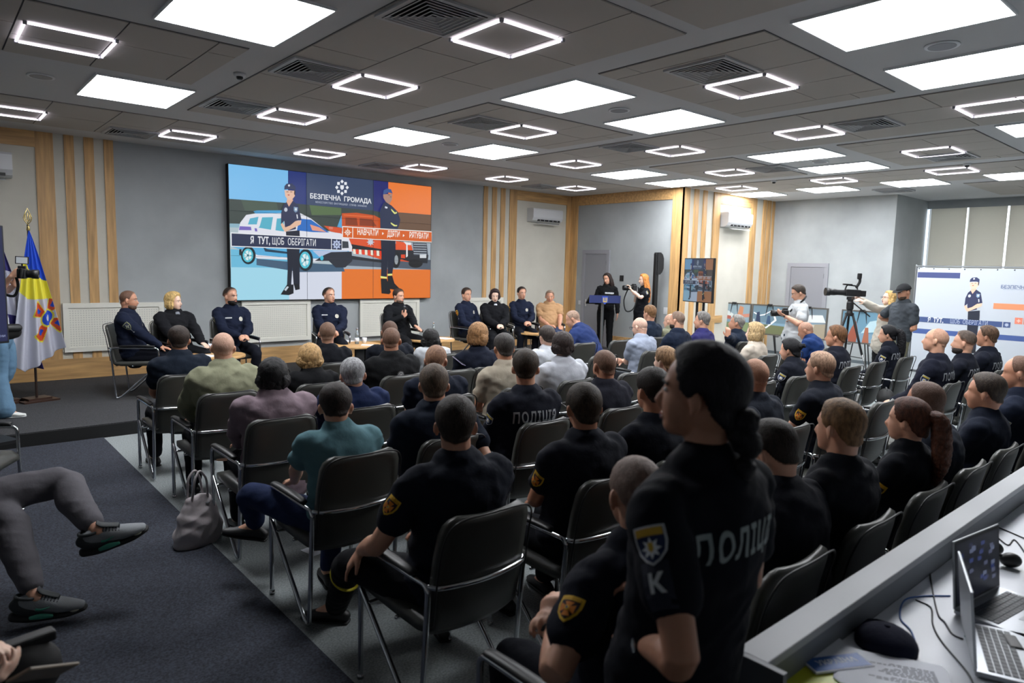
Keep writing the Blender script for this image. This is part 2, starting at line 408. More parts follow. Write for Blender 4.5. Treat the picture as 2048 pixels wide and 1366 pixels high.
for x0, x1, y0, y1, lab in panels:
    r = empty('ceiling_light_panel', ((x0+x1)/2, (y0+y1)/2, CZ), 0, lab, 'ceiling light', 'luminous ceiling panels')
    a, b = (x1-x0)/2, (y1-y0)/2
    solid_box('diffuser', (-a, -b, -.016), (a, b, -.004), M_panel, r)
    bm = BM(); t = .012
    box(bm, (-a-t, -b-t, -.02), (a+t, -b, 0)); box(bm, (-a-t, b, -.02), (a+t, b+t, 0)); box(bm, (-a-t, -b, -.02), (-a, b, 0)); box(bm, (a, -b, -.02), (a+t, b, 0))
    to_obj('rim', bm, M_rim, r)
leds = [(1.0, 6.66, 'at the top left corner of the photo, leftmost large one'), (.98, 10.38, 'cut by the left edge above the air conditioner'),
 (2.97, 10.42, 'above the wooden slats at left'), (3.47, 8.07, 'left of centre, above the left end of the video wall'), (4.93, 10.42, 'just above the middle of the video wall'),
 (3.47, 4.14, 'largest of all, at top centre'), (3.47, 6.11, 'upper centre, between the two vents left of the middle panel'), (5.93, 6.7, 'centre, left of the round speaker and below the middle panel'),
 (6.9, 10.43, 'above the right end of the video wall'), (8.83, 10.43, 'above the grey wall strip right of the video wall'), (8.32, 8.08, 'in front of the front right corner, above the left air conditioner'),
 (10.78, 10.43, 'in the far front corner beside the wood frame'), (5.93, 3.54, 'upper right, largest on the right half'), (8.32, 4.15, 'right of centre beside the open vent'),
 (8.33, 6.12, 'over the doorway wall, left of the thin panel pair'), (10.7, 6.7, 'small one above the standing screen'), (12.78, 7.82, 'above the right air conditioner'),
 (8.3, 2.2, 'cut by the right edge, below the big panels'), (10.65, 3.54, 'at right, overlapping the thin vent near the blinds'), (12.75, 5.83, 'small one above the grey door wall'), (12.7, 3.92, 'low at right above the jutting corner')]
for x, y, lab in leds:
    r = empty('square_led_light', (x, y, CZ), 0, 'square tube light '+lab, 'ceiling light', 'square tube lights on the ceiling')
    for k in range(4):
        bm = BM(); h = .30; M = Matrix.Rotation(k*PI/2, 4, 'Z')
        box(bm, (-h+.016, -h-.0075, -.032), (h-.016, -h+.0075, -.018), M=M, bev=.0035); to_obj('light_tube', bm, M_led, r)
    for sx in (-1, 1):
        for sy in (-1, 1): solid_box('corner_clip', (sx*.3-.012, sy*.3-.012, -.036), (sx*.3+.012, sy*.3+.012, 0), M_grey, r)
M_vent = mat('vent_metal', '#b4b6b8', .5, 0); M_dark = mat('vent_void', '#17181a', .9)
vents = [(2.8, 4.12, 'cut by the top edge left of the largest square tube light'), (2.8, 6.03, 'left of the upper centre square tube light'), (2.79, 8.01, 'left of the square tube light above the video wall'),
 (5.23, 6.65, 'centre, left of the middle square tube light'), (5.25, 3.5, 'upper right, left of the large square tube light'), (8.27, 3.45, 'right, beyond the square tube light with the open louvre'),
 (11.2, 3.5, 'thin at right behind the square tube light'), (2.33, 10.8, 'small, beside the square light above the wooden slats'), (6.27, 10.8, 'small and thin above the right end of the video wall'),
 (10.1, 10.8, 'small and thin in the far front corner'), (7.65, 6.4, 'beside the square light over the doorway wall'), (10.75, 5.95, 'small, right of the light above the standing screen'), (14.9, 5.6, 'small and thin against the jutting grey wall')]
for x, y, lab in vents:
    r = empty('ceiling_vent', (x, y, CZ), 0, 'square louvred ceiling vent, '+lab, 'vent', 'square ceiling vents')
    solid_box('backing', (-.27, -.27, -.014), (.27, .27, -.012), M_dark, r)
    bm = BM()
    def sq(h, w_, z0, z1):
        box(bm, (-h, -h, z0), (h, -h+w_, z1)); box(bm, (-h, h-w_, z0), (h, h, z1)); box(bm, (-h, -h+w_, z0), (-h+w_, h-w_, z1)); box(bm, (h-w_, -h+w_, z0), (h, h-w_, z1))
    sq(.3, .035, -.03, 0); to_obj('frame', bm, M_vent, r)
    bm = BM()
    for k in range(6):                                   # sloping square louvre rings
        h = .255-.04*k; g = h-.028
        sq(h+.004, .009, -.037, -.034)
        for q in range(4):
            M = Matrix.Rotation(q*PI/2, 4, 'Z')
            P = [M @ Vector(p) for p in ((-h, -h, -.034), (h, -h, -.034), (g, -g, -.016), (-g, -g, -.016))]
            v = [bm.verts.new(p) for p in P]; bm.faces.new(v); v2 = [bm.verts.new(p+Vector((0, 0, .002))) for p in P]; bm.faces.new(v2[::-1])
    to_obj('louvre', bm, M_vent, r)
for x, y, lab in [(5.9, 1.96, 'large one at upper right between the two big light panels'), (5.88, 5.08, 'in the centre between two light panels'), (5.87, 8.21, 'between the pair of panels above the video wall'), (1.01, 8.2, 'at upper left beside the leftmost light panel'), (10.63, 5.09, 'small one on the right half')]:
    r = empty('ceiling_speaker', (x, y, CZ), 0, 'round white ceiling speaker, '+lab, 'speaker', 'round ceiling speakers')
    bm = BM(); lathe(bm, [(.115, 0), (.12, -.006), (.112, -.014), (.095, -.012)], 32); to_obj('rim', bm, M_rim, r, True)
    bm = BM(); cylinder(bm, (0, 0, -.0145), .094, .006, 32); to_obj('grille', bm, M_grey, r)
for x, y, lab in [(2.37, 6.68, 'on the beam at upper left'), (12.23, 6.71, 'small and far, above the grey door wall'), (12.15, 3.55, 'small, at right near the blinds')]:
    r = empty('smoke_detector', (x, y, CZ), 0, 'small round ceiling smoke detector, '+lab, 'smoke detector', 'ceiling detectors')
    bm = BM(); lathe(bm, [(.055, 0), (.055, -.018), (.045, -.03)], 24); to_obj('housing', bm, M_white, r, True)
    bm = BM(); lathe(bm, [(.03, -.03), (.03, -.045), (.022, -.055)], 20); to_obj('sensor', bm, M_black, r, True)
# ---------------------------------------------------------------- radiator covers
M_rad = mat('cream_metal', '#e2e1d6', .5); M_hole = mat('perforation', '#a9aaa2', .8)
def rad(x0, x1, lab):
    r = empty('radiator_cover', ((x0+x1)/2, FY-.02, .55), 0, lab, 'radiator cover', 'perforated radiator covers'); h = (x1-x0)/2
    bm = BM(); f = .07
    box(bm, (-h, -.05, 0), (h, -.012, f)); box(bm, (-h, -.05, .72-f), (h, -.012, .72)); box(bm, (-h, -.05, f), (-h+f, -.012, .72-f)); box(bm, (h-f, -.05, f), (h, -.012, .72-f))
    to_obj('frame', bm, M_rad, r)
    bm = BM(); box(bm, (-h+f, -.03, f), (h-f, -.014, .72-f), 0)
    nx = int((2*h-2*f)/.034)
    for i in range(nx):
        for j in range(16):
            u = -h+f+.02+i*.034; v = f+.025+j*.034
            w_, t = (.02, .006) if (i+j) % 2 else (.006, .02)
            vs = [bm.verts.new((u+a*w_/2, -.0305, v+b*t/2)) for a, b in ((-1, -1), (1, -1), (1, 1), (-1, 1))]; bm.faces.new(vs).material_index = 1
    to_obj('perforated_panel', bm, [M_rad, M_hole], r)
rad(1.58, 2.93, 'cream perforated radiator cover below the wooden slats at left')
rad(4.15, 5.38, 'cream perforated radiator cover under the left half of the video wall')
rad(6.38, 7.72, 'cream perforated radiator cover behind the man with the microphone')
rad(8.95, 9.95, 'cream perforated radiator cover behind the police officer and the woman in a black blazer')
# ---------------------------------------------------------------- air conditioners
def aircon(x0, x1, y, z0, z1, lab, flap):
    w_ = x1-x0; h = z1-z0; r = empty('air_conditioner', ((x0+x1)/2, y, z0), 0, lab, 'air conditioner', 'white wall air conditioners')
    bm = BM(); prof = [(0, 0), (-.1, 0), (-.17, .03), (-.21, .10), (-.215, h-.03), (-.2, h), (0, h)]
    M = Matrix(((0, 0, 1, -w_/2), (1, 0, 0, 0), (0, 1, 0, 0), (0, 0, 0, 1)))
    prism(bm, prof, 0, w_, M=M); to_obj('body', bm, M_white, r)
    bm = BM(); box(bm, (-w_/2+.16, -.196, .018), (w_/2-.08, -.1, .055)); to_obj('air_outlet', bm, M_black, r)
    bm = BM(); box(bm, (-w_/2+.16, -.215, .006), (w_/2-.08, -.13, .013), M=Matrix.Rotation(.25, 4, 'X')); to_obj('flap', bm, M_white, r)
    bm = BM()
    for k in range(5): box(bm, (-w_/2+.22+k*(w_-.4)/4, -.2, .02), (-w_/2+.232+k*(w_-.4)/4, -.11, .05))
    to_obj('vane', bm, M_white, r)
aircon(10.66, 11.6, FY-.012, 3.0, 3.3, 'white air conditioner high on the front wall in the far right corner frame', 1)
aircon(13.5, 14.5, SY, 2.95, 3.27, 'white air conditioner high on the slatted wall at right', 1)
aircon(.12, 1.06, FY-.012, 3.0, 3.33, 'white air conditioner cut by the left edge', 1)
# switches
for x, y, z, s, lab, m in [(12.1, 11.46, 1.14, .04, 'white light switch left of the grey door on the doorway wall', M_white), (12.1, 10.18, 1.76, .055, 'small black control box right of the grey door', M_black), (12.1, 8.92, 1.1, .06, 'white double socket plate beside the wooden corner', M_white)]:
    r = empty('wall_switch', (x, y, z), 0, lab, 'switch'); solid_box('plate', (-.012, -s, -s*1.2), (0, s, s*1.2), m, r, bev=.003)
    solid_box('rocker', (-.018, -s*.6, -s*.7), (-.012, s*.6, s*.7), m, r)
# ================================================================ the slide (flat artwork shown on the screens)
def slide(bm, F, tone=lambda c: c, s=None, text=True):
    """draws the slide in its own units: u 0..3.98 across, v 0..2.23 up"""
    pal = Pal()
    def c(h): return pal(emitc(tone(h), s))
    d = 0
    for col, pts in SLIDE:
        if isinstance(pts, tuple):                     # (text, size, (u,v), bold, sx)
            if text: t = pts; flat_text(bm, t[0], t[1], c(col), F, t[2], .0004*d+.0004, t[3], t[4])
        else: flat(bm, pts, c(col), F, .00035*d)
        d += 1
    return pal.m
SLIDE = [
 ('#3c4743', [(0,2.23),(3.98,2.23),(3.98,0),(0,0)]),
 ('#7ec2f2', [(0,2.23),(1.01,2.23),(1.003,1.678),(0,1.668)]),
 ('#27377a', [(1.006,2.23),(1.346,2.23),(1.341,1.675),(0.999,1.681)]),
 ('#3b4a68', [(1.342,2.23),(2.685,2.23),(2.687,1.667),(1.336,1.675)]),
 ('#2a2f72', [(2.675,2.23),(2.996,2.23),(2.999,1.638),(2.677,1.66)]),
 ('#f2803a', [(2.991,2.23),(3.98,2.23),(3.98,1.672),(2.993,1.671)]),
 ('#4a5a4e', [(0.194,1.666),(0.794,1.674),(0.833,1.501),(0.25,1.5)]),
 ('#58704a', [(1.392,1.673),(2.005,1.666),(2.005,1.538),(1.434,1.5)]),
 ('#6b4f3a', [(2.993,1.66),(3.98,1.66),(3.98,1.342),(2.995,1.334)]),
 ('#8fb7c8', [(0,1.267),(0.624,1.288),(0.623,1.238),(0,1.19)]),
 ('#b5c6cc', [(0,1.204),(2.028,1.24),(2.025,0.463),(0,0.537)]),
 ('#a8b4bf', [(2.003,1.11),(3.98,1.105),(3.98,0.486),(2.001,0.527)]),
 ('#6fbfe0', [(0.006,0.847),(0.993,0.841),(0.99,0.553),(0.01,0.547)]),
 ('#a5dcf0', [(0.004,0.55),(0.998,0.554),(1.008,0),(0,0)]),
 ('#d9dfee', [(0.99,0.553),(2.018,0.528),(2.015,0),(0.999,0)]),
 ('#e9792c', [(2.01,0.553),(3.98,0.572),(3.98,0),(2.008,0)]),
 ('#44607a', [(0.434,0.703),(1.077,0.658),(2.026,0.626),(2.073,0.507),(1.205,0.485),(0.432,0.594)]),
 ('#525c6a', [(2.121,0.747),(3.98,0.771),(3.98,0.569),(2.12,0.617)]),
 ('#d8542a', [(1.657,1.326),(2.015,1.308),(2.015,1.196),(1.793,1.228)]),
 ('#5aa9d8', [(1.922,1.32),(2.009,1.538),(2.023,1.304)]),
 ('#c9521f', [(2.016,1.571),(2.315,1.601),(2.687,1.578),(2.826,1.526),(2.839,1.281),(2.015,1.325)]),
 ('#8a3a1a', [(2.087,1.501),(2.315,1.507),(2.34,1.365),(2.087,1.361)]),
 ('#8a3a1a', [(2.377,1.506),(2.636,1.501),(2.737,1.376),(2.376,1.367)]),
 ('#e8703a', [(2.052,1.55),(2.662,1.555),(2.662,1.537),(2.052,1.533)]),
 ('#e0552a', [(2.122,1.127),(2.84,1.113),(3.504,1.015),(3.546,0.947),(3.561,0.714),(2.868,0.743),(2.193,0.901)]),
 ('#1c1f26', [(2.182,1.02),(2.841,0.946),(2.841,0.822),(2.217,0.924)]),
 ('#2a2d33', [(2.205,0.804),(2.854,0.732),(2.854,0.687),(2.205,0.738)]),
 ('#f2ead8', [(2.238,0.929),(2.29,0.926),(2.295,0.835),(2.242,0.842)]),
 ('#e8452a', [(2.298,0.927),(2.352,0.925),(2.357,0.832),(2.302,0.839)]),
 ('#f2ead8', [(2.359,0.926),(2.413,0.923),(2.418,0.83),(2.364,0.837)]),
 ('#e8452a', [(2.42,0.924),(2.475,0.922),(2.48,0.827),(2.425,0.834)]),
 ('#f2ead8', [(2.482,0.923),(2.537,0.92),(2.542,0.825),(2.487,0.832)]),
 ('#e8452a', [(2.544,0.922),(2.6,0.919),(2.605,0.822),(2.55,0.829)]),
 ('#f2ead8', [(2.607,0.92),(2.663,0.918),(2.668,0.819),(2.612,0.827)]),
 ('#e8452a', [(2.67,0.919),(2.726,0.916),(2.731,0.817),(2.676,0.824)]),
 ('#f2ead8', [(2.733,0.917),(2.79,0.915),(2.795,0.814),(2.739,0.821)]),
 ('#e8452a', [(2.797,0.916),(2.853,0.913),(2.859,0.811),(2.803,0.819)]),
 ('#22252c', [(2.853,0.946),(3.559,0.948),(3.924,0.865),(3.898,0.698),(3.507,0.713),(3.288,0.765),(3.076,0.703),(2.868,0.766)]),
 ('#1a1c20', [(3.262,0.753),(3.257,0.702),(3.243,0.656),(3.221,0.619),(3.193,0.594),(3.161,0.586),(3.13,0.593),(3.102,0.617),(3.08,0.653),(3.065,0.698),(3.06,0.748),(3.064,0.8),(3.079,0.845),(3.101,0.882),(3.128,0.906),(3.159,0.915),(3.191,0.908),(3.219,0.886),(3.242,0.85),(3.256,0.805)]),
 ('#9aa2a8', [(3.214,0.752),(3.212,0.724),(3.206,0.698),(3.197,0.678),(3.185,0.665),(3.171,0.66),(3.158,0.664),(3.146,0.677),(3.137,0.697),(3.131,0.722),(3.129,0.75),(3.131,0.779),(3.136,0.804),(3.146,0.825),(3.157,0.838),(3.17,0.843),(3.183,0.839),(3.196,0.826),(3.206,0.806),(3.212,0.781)]),
 ('#1a1c20', [(3.785,0.696),(3.777,0.668),(3.753,0.643),(3.717,0.622),(3.669,0.609),(3.618,0.604),(3.566,0.607),(3.521,0.619),(3.483,0.638),(3.46,0.662),(3.452,0.689),(3.46,0.716),(3.482,0.741),(3.519,0.761),(3.565,0.776),(3.617,0.781),(3.668,0.778),(3.714,0.766),(3.752,0.747),(3.776,0.723)]),
 ('#e85a2c', [(3.153,1.116),(3.504,1.084),(3.546,0.952),(3.395,0.965),(3.18,0.98)]),
 ('#3a3f4a', [(3.544,1.097),(3.879,1.099),(3.91,0.864),(3.574,0.843)]),
 ('#b9c4cf', [(3.564,1.075),(3.871,1.08),(3.877,1.066),(3.564,1.061)]),
 ('#b9c4cf', [(3.564,1.029),(3.871,1.033),(3.877,1.019),(3.564,1.015)]),
 ('#b9c4cf', [(3.564,0.982),(3.872,0.986),(3.878,0.972),(3.565,0.969)]),
 ('#b9c4cf', [(3.565,0.935),(3.873,0.938),(3.878,0.924),(3.565,0.921)]),
 ('#b9c4cf', [(3.565,0.889),(3.873,0.891),(3.879,0.877),(3.565,0.875)]),
 ('#e8ecf0', [(3.327,1.111),(3.503,1.102),(3.504,1.049),(3.394,1.052)]),
 ('#d8dde2', [(3.712,0.87),(3.868,0.875),(3.868,0.804),(3.713,0.8)]),
 ('#e04a24', [(3.274,0.857),(3.369,0.86),(3.369,0.784),(3.275,0.789)]),
 ('#f0f2f4', [(3.394,1.08),(3.422,1.081),(3.429,0.827),(3.391,0.803)]),
 ('#e6e8f2', [(0.131,1.144),(0.168,1.291),(0.268,1.423),(0.446,1.465),(0.833,1.511),(1.194,1.525),(1.411,1.436),(1.725,1.224),(1.98,1.205),(2.135,1.149),(2.217,0.968),(2.205,0.804),(1.495,0.668),(1.077,0.699),(0.454,0.704),(0.14,0.833)]),
 ('#4aa3d8', [(0.387,1.49),(0.447,1.51),(0.917,1.546),(1.194,1.545),(0.916,1.496),(0.426,1.456)]),
 ('#5ab4d0', [(0.294,1.268),(0.33,1.369),(0.475,1.407),(0.443,1.277)]),
 ('#58b4cc', [(0.492,1.25),(0.536,1.401),(0.724,1.417),(0.684,1.201),(0.472,1.224)]),
 ('#58b4cc', [(0.763,1.196),(0.79,1.397),(0.915,1.413),(0.912,1.183)]),
 ('#2a6fc4', [(1.193,1.423),(1.411,1.416),(1.759,1.209),(1.431,1.199),(1.147,1.215)]),
 ('#e8a088', [(1.389,1.332),(1.566,1.29),(1.702,1.213),(1.432,1.23)]),
 ('#7a68c0', [(0.157,1.232),(0.343,1.232),(0.352,1.174),(0.143,1.167)]),
 ('#7a68c0', [(0.402,1.212),(0.442,1.21),(0.451,1.16),(0.411,1.158)]),
 ('#58b0e0', [(0.007,0.89),(1.209,0.889),(2.146,0.889),(2.193,0.804),(1.517,0.731),(1.077,0.73),(0.455,0.763),(0.141,0.852)]),
 ('#b8c8e4', [(1.429,0.876),(2.121,0.886),(2.121,0.812),(1.562,0.764)]),
 ('#2a2f3a', [(1.791,0.856),(2.205,0.88),(2.217,0.706),(2.073,0.583),(1.883,0.579),(1.745,0.695),(1.471,0.688),(1.654,0.799)]),
 ('#3a4048', [(1.991,1.066),(2.134,1.062),(2.146,0.944),(2.002,0.933)]),
 ('#20262c', [(0.141,0.852),(0.179,0.853),(0.187,0.746),(0.139,0.754)]),
 ('#1e3d55', [(0.538,0.905),(0.618,0.869),(1.078,0.823),(1.078,0.792),(0.577,0.827)]),
 ('#16242c', [(0.414,0.756),(0.407,0.71),(0.389,0.667),(0.361,0.634),(0.327,0.612),(0.288,0.603),(0.251,0.61),(0.218,0.63),(0.191,0.663),(0.174,0.704),(0.169,0.749),(0.176,0.796),(0.194,0.838),(0.222,0.871),(0.256,0.894),(0.293,0.902),(0.332,0.896),(0.365,0.877),(0.392,0.844),(0.409,0.803)]),
 ('#58c8dc', [(0.372,0.755),(0.367,0.72),(0.354,0.688),(0.334,0.662),(0.308,0.645),(0.281,0.639),(0.254,0.644),(0.23,0.66),(0.211,0.684),(0.199,0.715),(0.195,0.75),(0.2,0.786),(0.214,0.818),(0.234,0.843),(0.258,0.86),(0.285,0.866),(0.312,0.862),(0.337,0.847),(0.356,0.822),(0.368,0.791)]),
 ('#e2f2f4', [(0.345,0.754),(0.341,0.729),(0.332,0.706),(0.317,0.687),(0.3,0.675),(0.282,0.67),(0.263,0.674),(0.246,0.685),(0.233,0.703),(0.225,0.725),(0.223,0.751),(0.226,0.777),(0.235,0.8),(0.249,0.818),(0.266,0.831),(0.284,0.835),(0.303,0.832),(0.321,0.821),(0.334,0.803),(0.342,0.78)]),
 ('#4fb8cc', [(0.283,0.752),(0.364,0.769),(0.363,0.74)]),
 ('#4fb8cc', [(0.283,0.752),(0.316,0.659),(0.295,0.65)]),
 ('#4fb8cc', [(0.283,0.752),(0.224,0.678),(0.211,0.702)]),
 ('#4fb8cc', [(0.283,0.752),(0.214,0.8),(0.227,0.824)]),
 ('#4fb8cc', [(0.283,0.752),(0.299,0.856),(0.321,0.848)]),
 ('#2f6f80', [(0.3,0.753),(0.299,0.746),(0.296,0.741),(0.293,0.736),(0.288,0.733),(0.283,0.732),(0.277,0.732),(0.273,0.735),(0.269,0.74),(0.267,0.745),(0.266,0.752),(0.267,0.758),(0.269,0.764),(0.273,0.769),(0.278,0.773),(0.283,0.774),(0.289,0.773),(0.293,0.77),(0.297,0.765),(0.299,0.759)]),
 ('#16242c', [(1.441,0.704),(1.433,0.643),(1.413,0.587),(1.381,0.543),(1.34,0.515),(1.297,0.505),(1.253,0.514),(1.215,0.541),(1.184,0.583),(1.164,0.638),(1.158,0.697),(1.166,0.757),(1.187,0.813),(1.218,0.856),(1.257,0.885),(1.301,0.896),(1.344,0.888),(1.384,0.862),(1.414,0.82),(1.434,0.765)]),
 ('#58c8dc', [(1.392,0.703),(1.387,0.657),(1.371,0.615),(1.348,0.581),(1.32,0.559),(1.289,0.551),(1.257,0.558),(1.229,0.579),(1.207,0.612),(1.194,0.653),(1.189,0.698),(1.195,0.744),(1.209,0.786),(1.232,0.819),(1.26,0.841),(1.292,0.849),(1.323,0.843),(1.35,0.823),(1.373,0.791),(1.388,0.749)]),
 ('#e2f2f4', [(1.36,0.702),(1.356,0.669),(1.346,0.639),(1.33,0.615),(1.311,0.598),(1.289,0.592),(1.267,0.597),(1.247,0.613),(1.232,0.636),(1.223,0.666),(1.22,0.699),(1.223,0.732),(1.234,0.762),(1.249,0.787),(1.269,0.803),(1.291,0.808),(1.313,0.804),(1.332,0.789),(1.347,0.765),(1.357,0.735)]),
 ('#4fb8cc', [(1.29,0.7),(1.383,0.722),(1.383,0.684)]),
 ('#4fb8cc', [(1.29,0.7),(1.33,0.578),(1.305,0.565)]),
 ('#4fb8cc', [(1.29,0.7),(1.222,0.604),(1.208,0.635)]),
 ('#4fb8cc', [(1.29,0.7),(1.209,0.762),(1.224,0.794)]),
 ('#4fb8cc', [(1.29,0.7),(1.307,0.836),(1.332,0.825)]),
 ('#2f6f80', [(1.31,0.701),(1.309,0.693),(1.306,0.685),(1.301,0.679),(1.296,0.675),(1.29,0.673),(1.284,0.674),(1.278,0.678),(1.273,0.684),(1.271,0.692),(1.27,0.7),(1.271,0.708),(1.275,0.716),(1.279,0.722),(1.284,0.726),(1.29,0.728),(1.296,0.727),(1.302,0.723),(1.306,0.717),(1.309,0.709)]),
 ('#48c0dc', [(1.64,0.745),(1.638,0.732),(1.633,0.72),(1.626,0.71),(1.618,0.704),(1.608,0.702),(1.598,0.704),(1.588,0.709),(1.581,0.719),(1.577,0.73),(1.576,0.743),(1.577,0.756),(1.582,0.768),(1.589,0.779),(1.599,0.785),(1.608,0.787),(1.618,0.785),(1.627,0.78),(1.634,0.769),(1.638,0.758)]),
 ('#1d2232', [(0.944,1.185),(1.191,1.218),(1.199,1.033),(1.186,0.826),(1.185,0.266),(1.072,0.266),(1.053,0.575),(1.029,0.266),(0.953,0.266),(0.969,0.573)]),
 ('#12151d', [(0.835,0.091),(0.953,0.266),(1.072,0.266),(1.07,0.11),(0.984,0.079)]),
 ('#12151d', [(1.072,0.286),(1.181,0.266),(1.186,0.182),(1.103,0.166)]),
 ('#c9d4e0', [(0.9,0.173),(0.953,0.234),(0.986,0.224),(0.931,0.152)]),
 ('#e6b59c', [(0.973,1.751),(1.078,1.74),(1.067,1.658),(1.002,1.592),(0.95,1.66)]),
 ('#2c3152', [(0.908,1.637),(0.961,1.691),(1.002,1.613),(1.072,1.719),(1.174,1.646),(1.227,1.404),(1.116,1.373),(1.126,1.235),(0.933,1.184),(0.915,1.365),(0.856,1.301),(0.863,1.503)]),
 ('#e8bda2', [(1.116,1.373),(1.227,1.394),(1.213,1.322),(0.997,1.208),(0.929,1.174),(0.888,1.222),(0.852,1.301),(0.883,1.333),(0.934,1.255),(1.019,1.291)]),
 ('#eac0a8', [(0.925,1.888),(1.112,1.894),(1.111,1.804),(1.056,1.734),(0.983,1.732),(0.937,1.788)]),
 ('#3a2a24', [(1.101,1.903),(1.122,1.885),(1.115,1.814),(1.096,1.833)]),
 ('#b8392f', [(0.98,1.819),(1.017,1.822),(1.013,1.806),(0.984,1.803)]),
 ('#553d36', [(0.959,1.867),(0.997,1.87),(0.997,1.86),(0.959,1.857)]),
 ('#553d36', [(1.026,1.873),(1.065,1.874),(1.065,1.864),(1.026,1.863)]),
 ('#343c5e', [(0.921,1.897),(0.926,1.957),(0.965,2.002),(1.059,2.015),(1.123,1.966),(1.122,1.881),(1.07,1.911),(0.974,1.908)]),
 ('#dfe3ee', [(1.025,1.978),(1.024,1.971),(1.022,1.966),(1.017,1.961),(1.012,1.958),(1.006,1.957),(1.001,1.957),(0.995,1.959),(0.991,1.963),(0.989,1.968),(0.988,1.974),(0.989,1.98),(0.991,1.985),(0.996,1.989),(1.001,1.992),(1.007,1.994),(1.013,1.993),(1.018,1.991),(1.022,1.988),(1.025,1.983)]),
 ('#c9d0dc', [(0.974,1.56),(0.973,1.549),(0.969,1.539),(0.962,1.53),(0.953,1.525),(0.944,1.522),(0.935,1.523),(0.927,1.528),(0.92,1.535),(0.916,1.545),(0.915,1.556),(0.917,1.567),(0.921,1.578),(0.927,1.586),(0.936,1.592),(0.945,1.594),(0.954,1.593),(0.963,1.589),(0.969,1.581),(0.973,1.571)]),
 ('#7f9ab8', [(1.087,1.619),(1.164,1.614),(1.154,1.543),(1.118,1.52),(1.087,1.548)]),
 ('#dfe7ef', [(1.144,1.579),(1.143,1.571),(1.14,1.564),(1.136,1.558),(1.131,1.554),(1.125,1.553),(1.119,1.554),(1.114,1.557),(1.109,1.562),(1.107,1.568),(1.106,1.576),(1.107,1.583),(1.11,1.59),(1.114,1.596),(1.119,1.6),(1.125,1.601),(1.131,1.601),(1.137,1.598),(1.141,1.593),(1.143,1.586)]),
 ('#e8edf4', [(1.133,1.491),(1.154,1.488),(1.162,1.421),(1.145,1.415)]),
 ('#1b2236', [(2.801,1.302),(3.126,1.25),(3.141,0.956),(3.064,0.441),(2.959,0.451),(2.97,0.837),(2.946,0.382),(2.817,0.404),(2.828,0.833)]),
 ('#eef08a', [(2.806,0.432),(2.951,0.414),(2.946,0.382),(2.812,0.395)]),
 ('#eef08a', [(2.961,0.474),(3.064,0.48),(3.066,0.448),(2.967,0.438)]),
 ('#14161d', [(2.812,0.381),(2.946,0.382),(3.039,0.12),(3.0,0.08),(2.83,0.098)]),
 ('#14161d', [(2.961,0.438),(3.067,0.439),(3.118,0.292),(3.225,0.199),(3.132,0.165),(2.974,0.188)]),
 ('#26304e', [(2.793,1.679),(2.863,1.817),(2.915,1.848),(3.044,1.786),(3.176,1.683),(3.243,1.529),(3.218,1.437),(3.139,1.24),(2.801,1.302)]),
 ('#eef08a', [(3.032,1.729),(3.124,1.657),(3.155,1.682),(3.163,1.649),(3.111,1.629),(3.045,1.685)]),
 ('#eef08a', [(3.025,1.467),(3.125,1.42),(3.172,1.423),(3.164,1.4),(3.099,1.396),(3.033,1.437)]),
 ('#e4e9f4', [(2.9,1.764),(2.956,1.752),(2.946,1.721),(2.895,1.73)]),
 ('#b08a7c', [(2.857,1.983),(3.059,2.011),(3.049,1.898),(2.993,1.805),(2.915,1.848),(2.863,1.916)]),
 ('#8a6a5e', [(3.005,1.961),(3.043,1.96),(3.038,1.937),(3.005,1.939)]),
 ('#4a3a34', [(2.96,1.989),(3.005,1.989),(3.005,1.98),(2.96,1.98)]),
 ('#3f5a92', [(2.852,1.976),(2.868,2.06),(2.939,2.102),(3.03,2.092),(3.064,2.016),(2.965,2.029),(2.901,1.997)]),
 ('#f2f4f8', [(0,1.122),(2.003,1.107),(2.002,0.89),(0.003,0.888)]),
 ('#27304f', [(0.015,1.106),(1.784,1.096),(1.783,0.904),(0.015,0.902)]),
 ('#27304f', [(1.797,1.096),(1.991,1.092),(1.991,0.903),(1.796,0.905)]),
 ('#f6f0ea', [(2.004,1.337),(3.98,1.343),(3.98,1.119),(2.003,1.119)]),
 ('#d9621e', [(2.019,1.321),(2.209,1.321),(2.208,1.133),(2.018,1.137)]),
 ('#d9621e', [(2.223,1.32),(3.973,1.325),(3.976,1.134),(2.223,1.131)]),
 ('#b9c6e6', [(1.986,1.002),(1.946,0.977),(1.959,0.931),(1.915,0.942),(1.892,0.9),(1.87,0.941),(1.827,0.926),(1.839,0.973),(1.799,0.995),(1.839,1.02),(1.827,1.065),(1.871,1.054),(1.893,1.096),(1.915,1.055),(1.959,1.07),(1.947,1.024)]),
 ('#27304f', [(1.928,1.0),(1.926,0.988),(1.921,0.977),(1.914,0.968),(1.903,0.962),(1.892,0.96),(1.881,0.962),(1.872,0.967),(1.864,0.975),(1.859,0.985),(1.858,0.997),(1.859,1.009),(1.864,1.02),(1.872,1.029),(1.882,1.034),(1.892,1.037),(1.903,1.035),(1.914,1.03),(1.921,1.022),(1.926,1.012)]),
 ('#c8d4ee', [(1.914,0.999),(1.913,0.991),(1.909,0.984),(1.904,0.978),(1.899,0.974),(1.892,0.973),(1.886,0.974),(1.88,0.977),(1.875,0.983),(1.872,0.99),(1.871,0.998),(1.872,1.006),(1.875,1.013),(1.88,1.019),(1.886,1.022),(1.892,1.024),(1.899,1.023),(1.905,1.02),(1.909,1.014),(1.913,1.007)]),
 ('#f4e6da', [(2.194,1.231),(2.133,1.207),(2.112,1.141),(2.093,1.205),(2.033,1.223),(2.093,1.247),(2.113,1.314),(2.133,1.249)]),
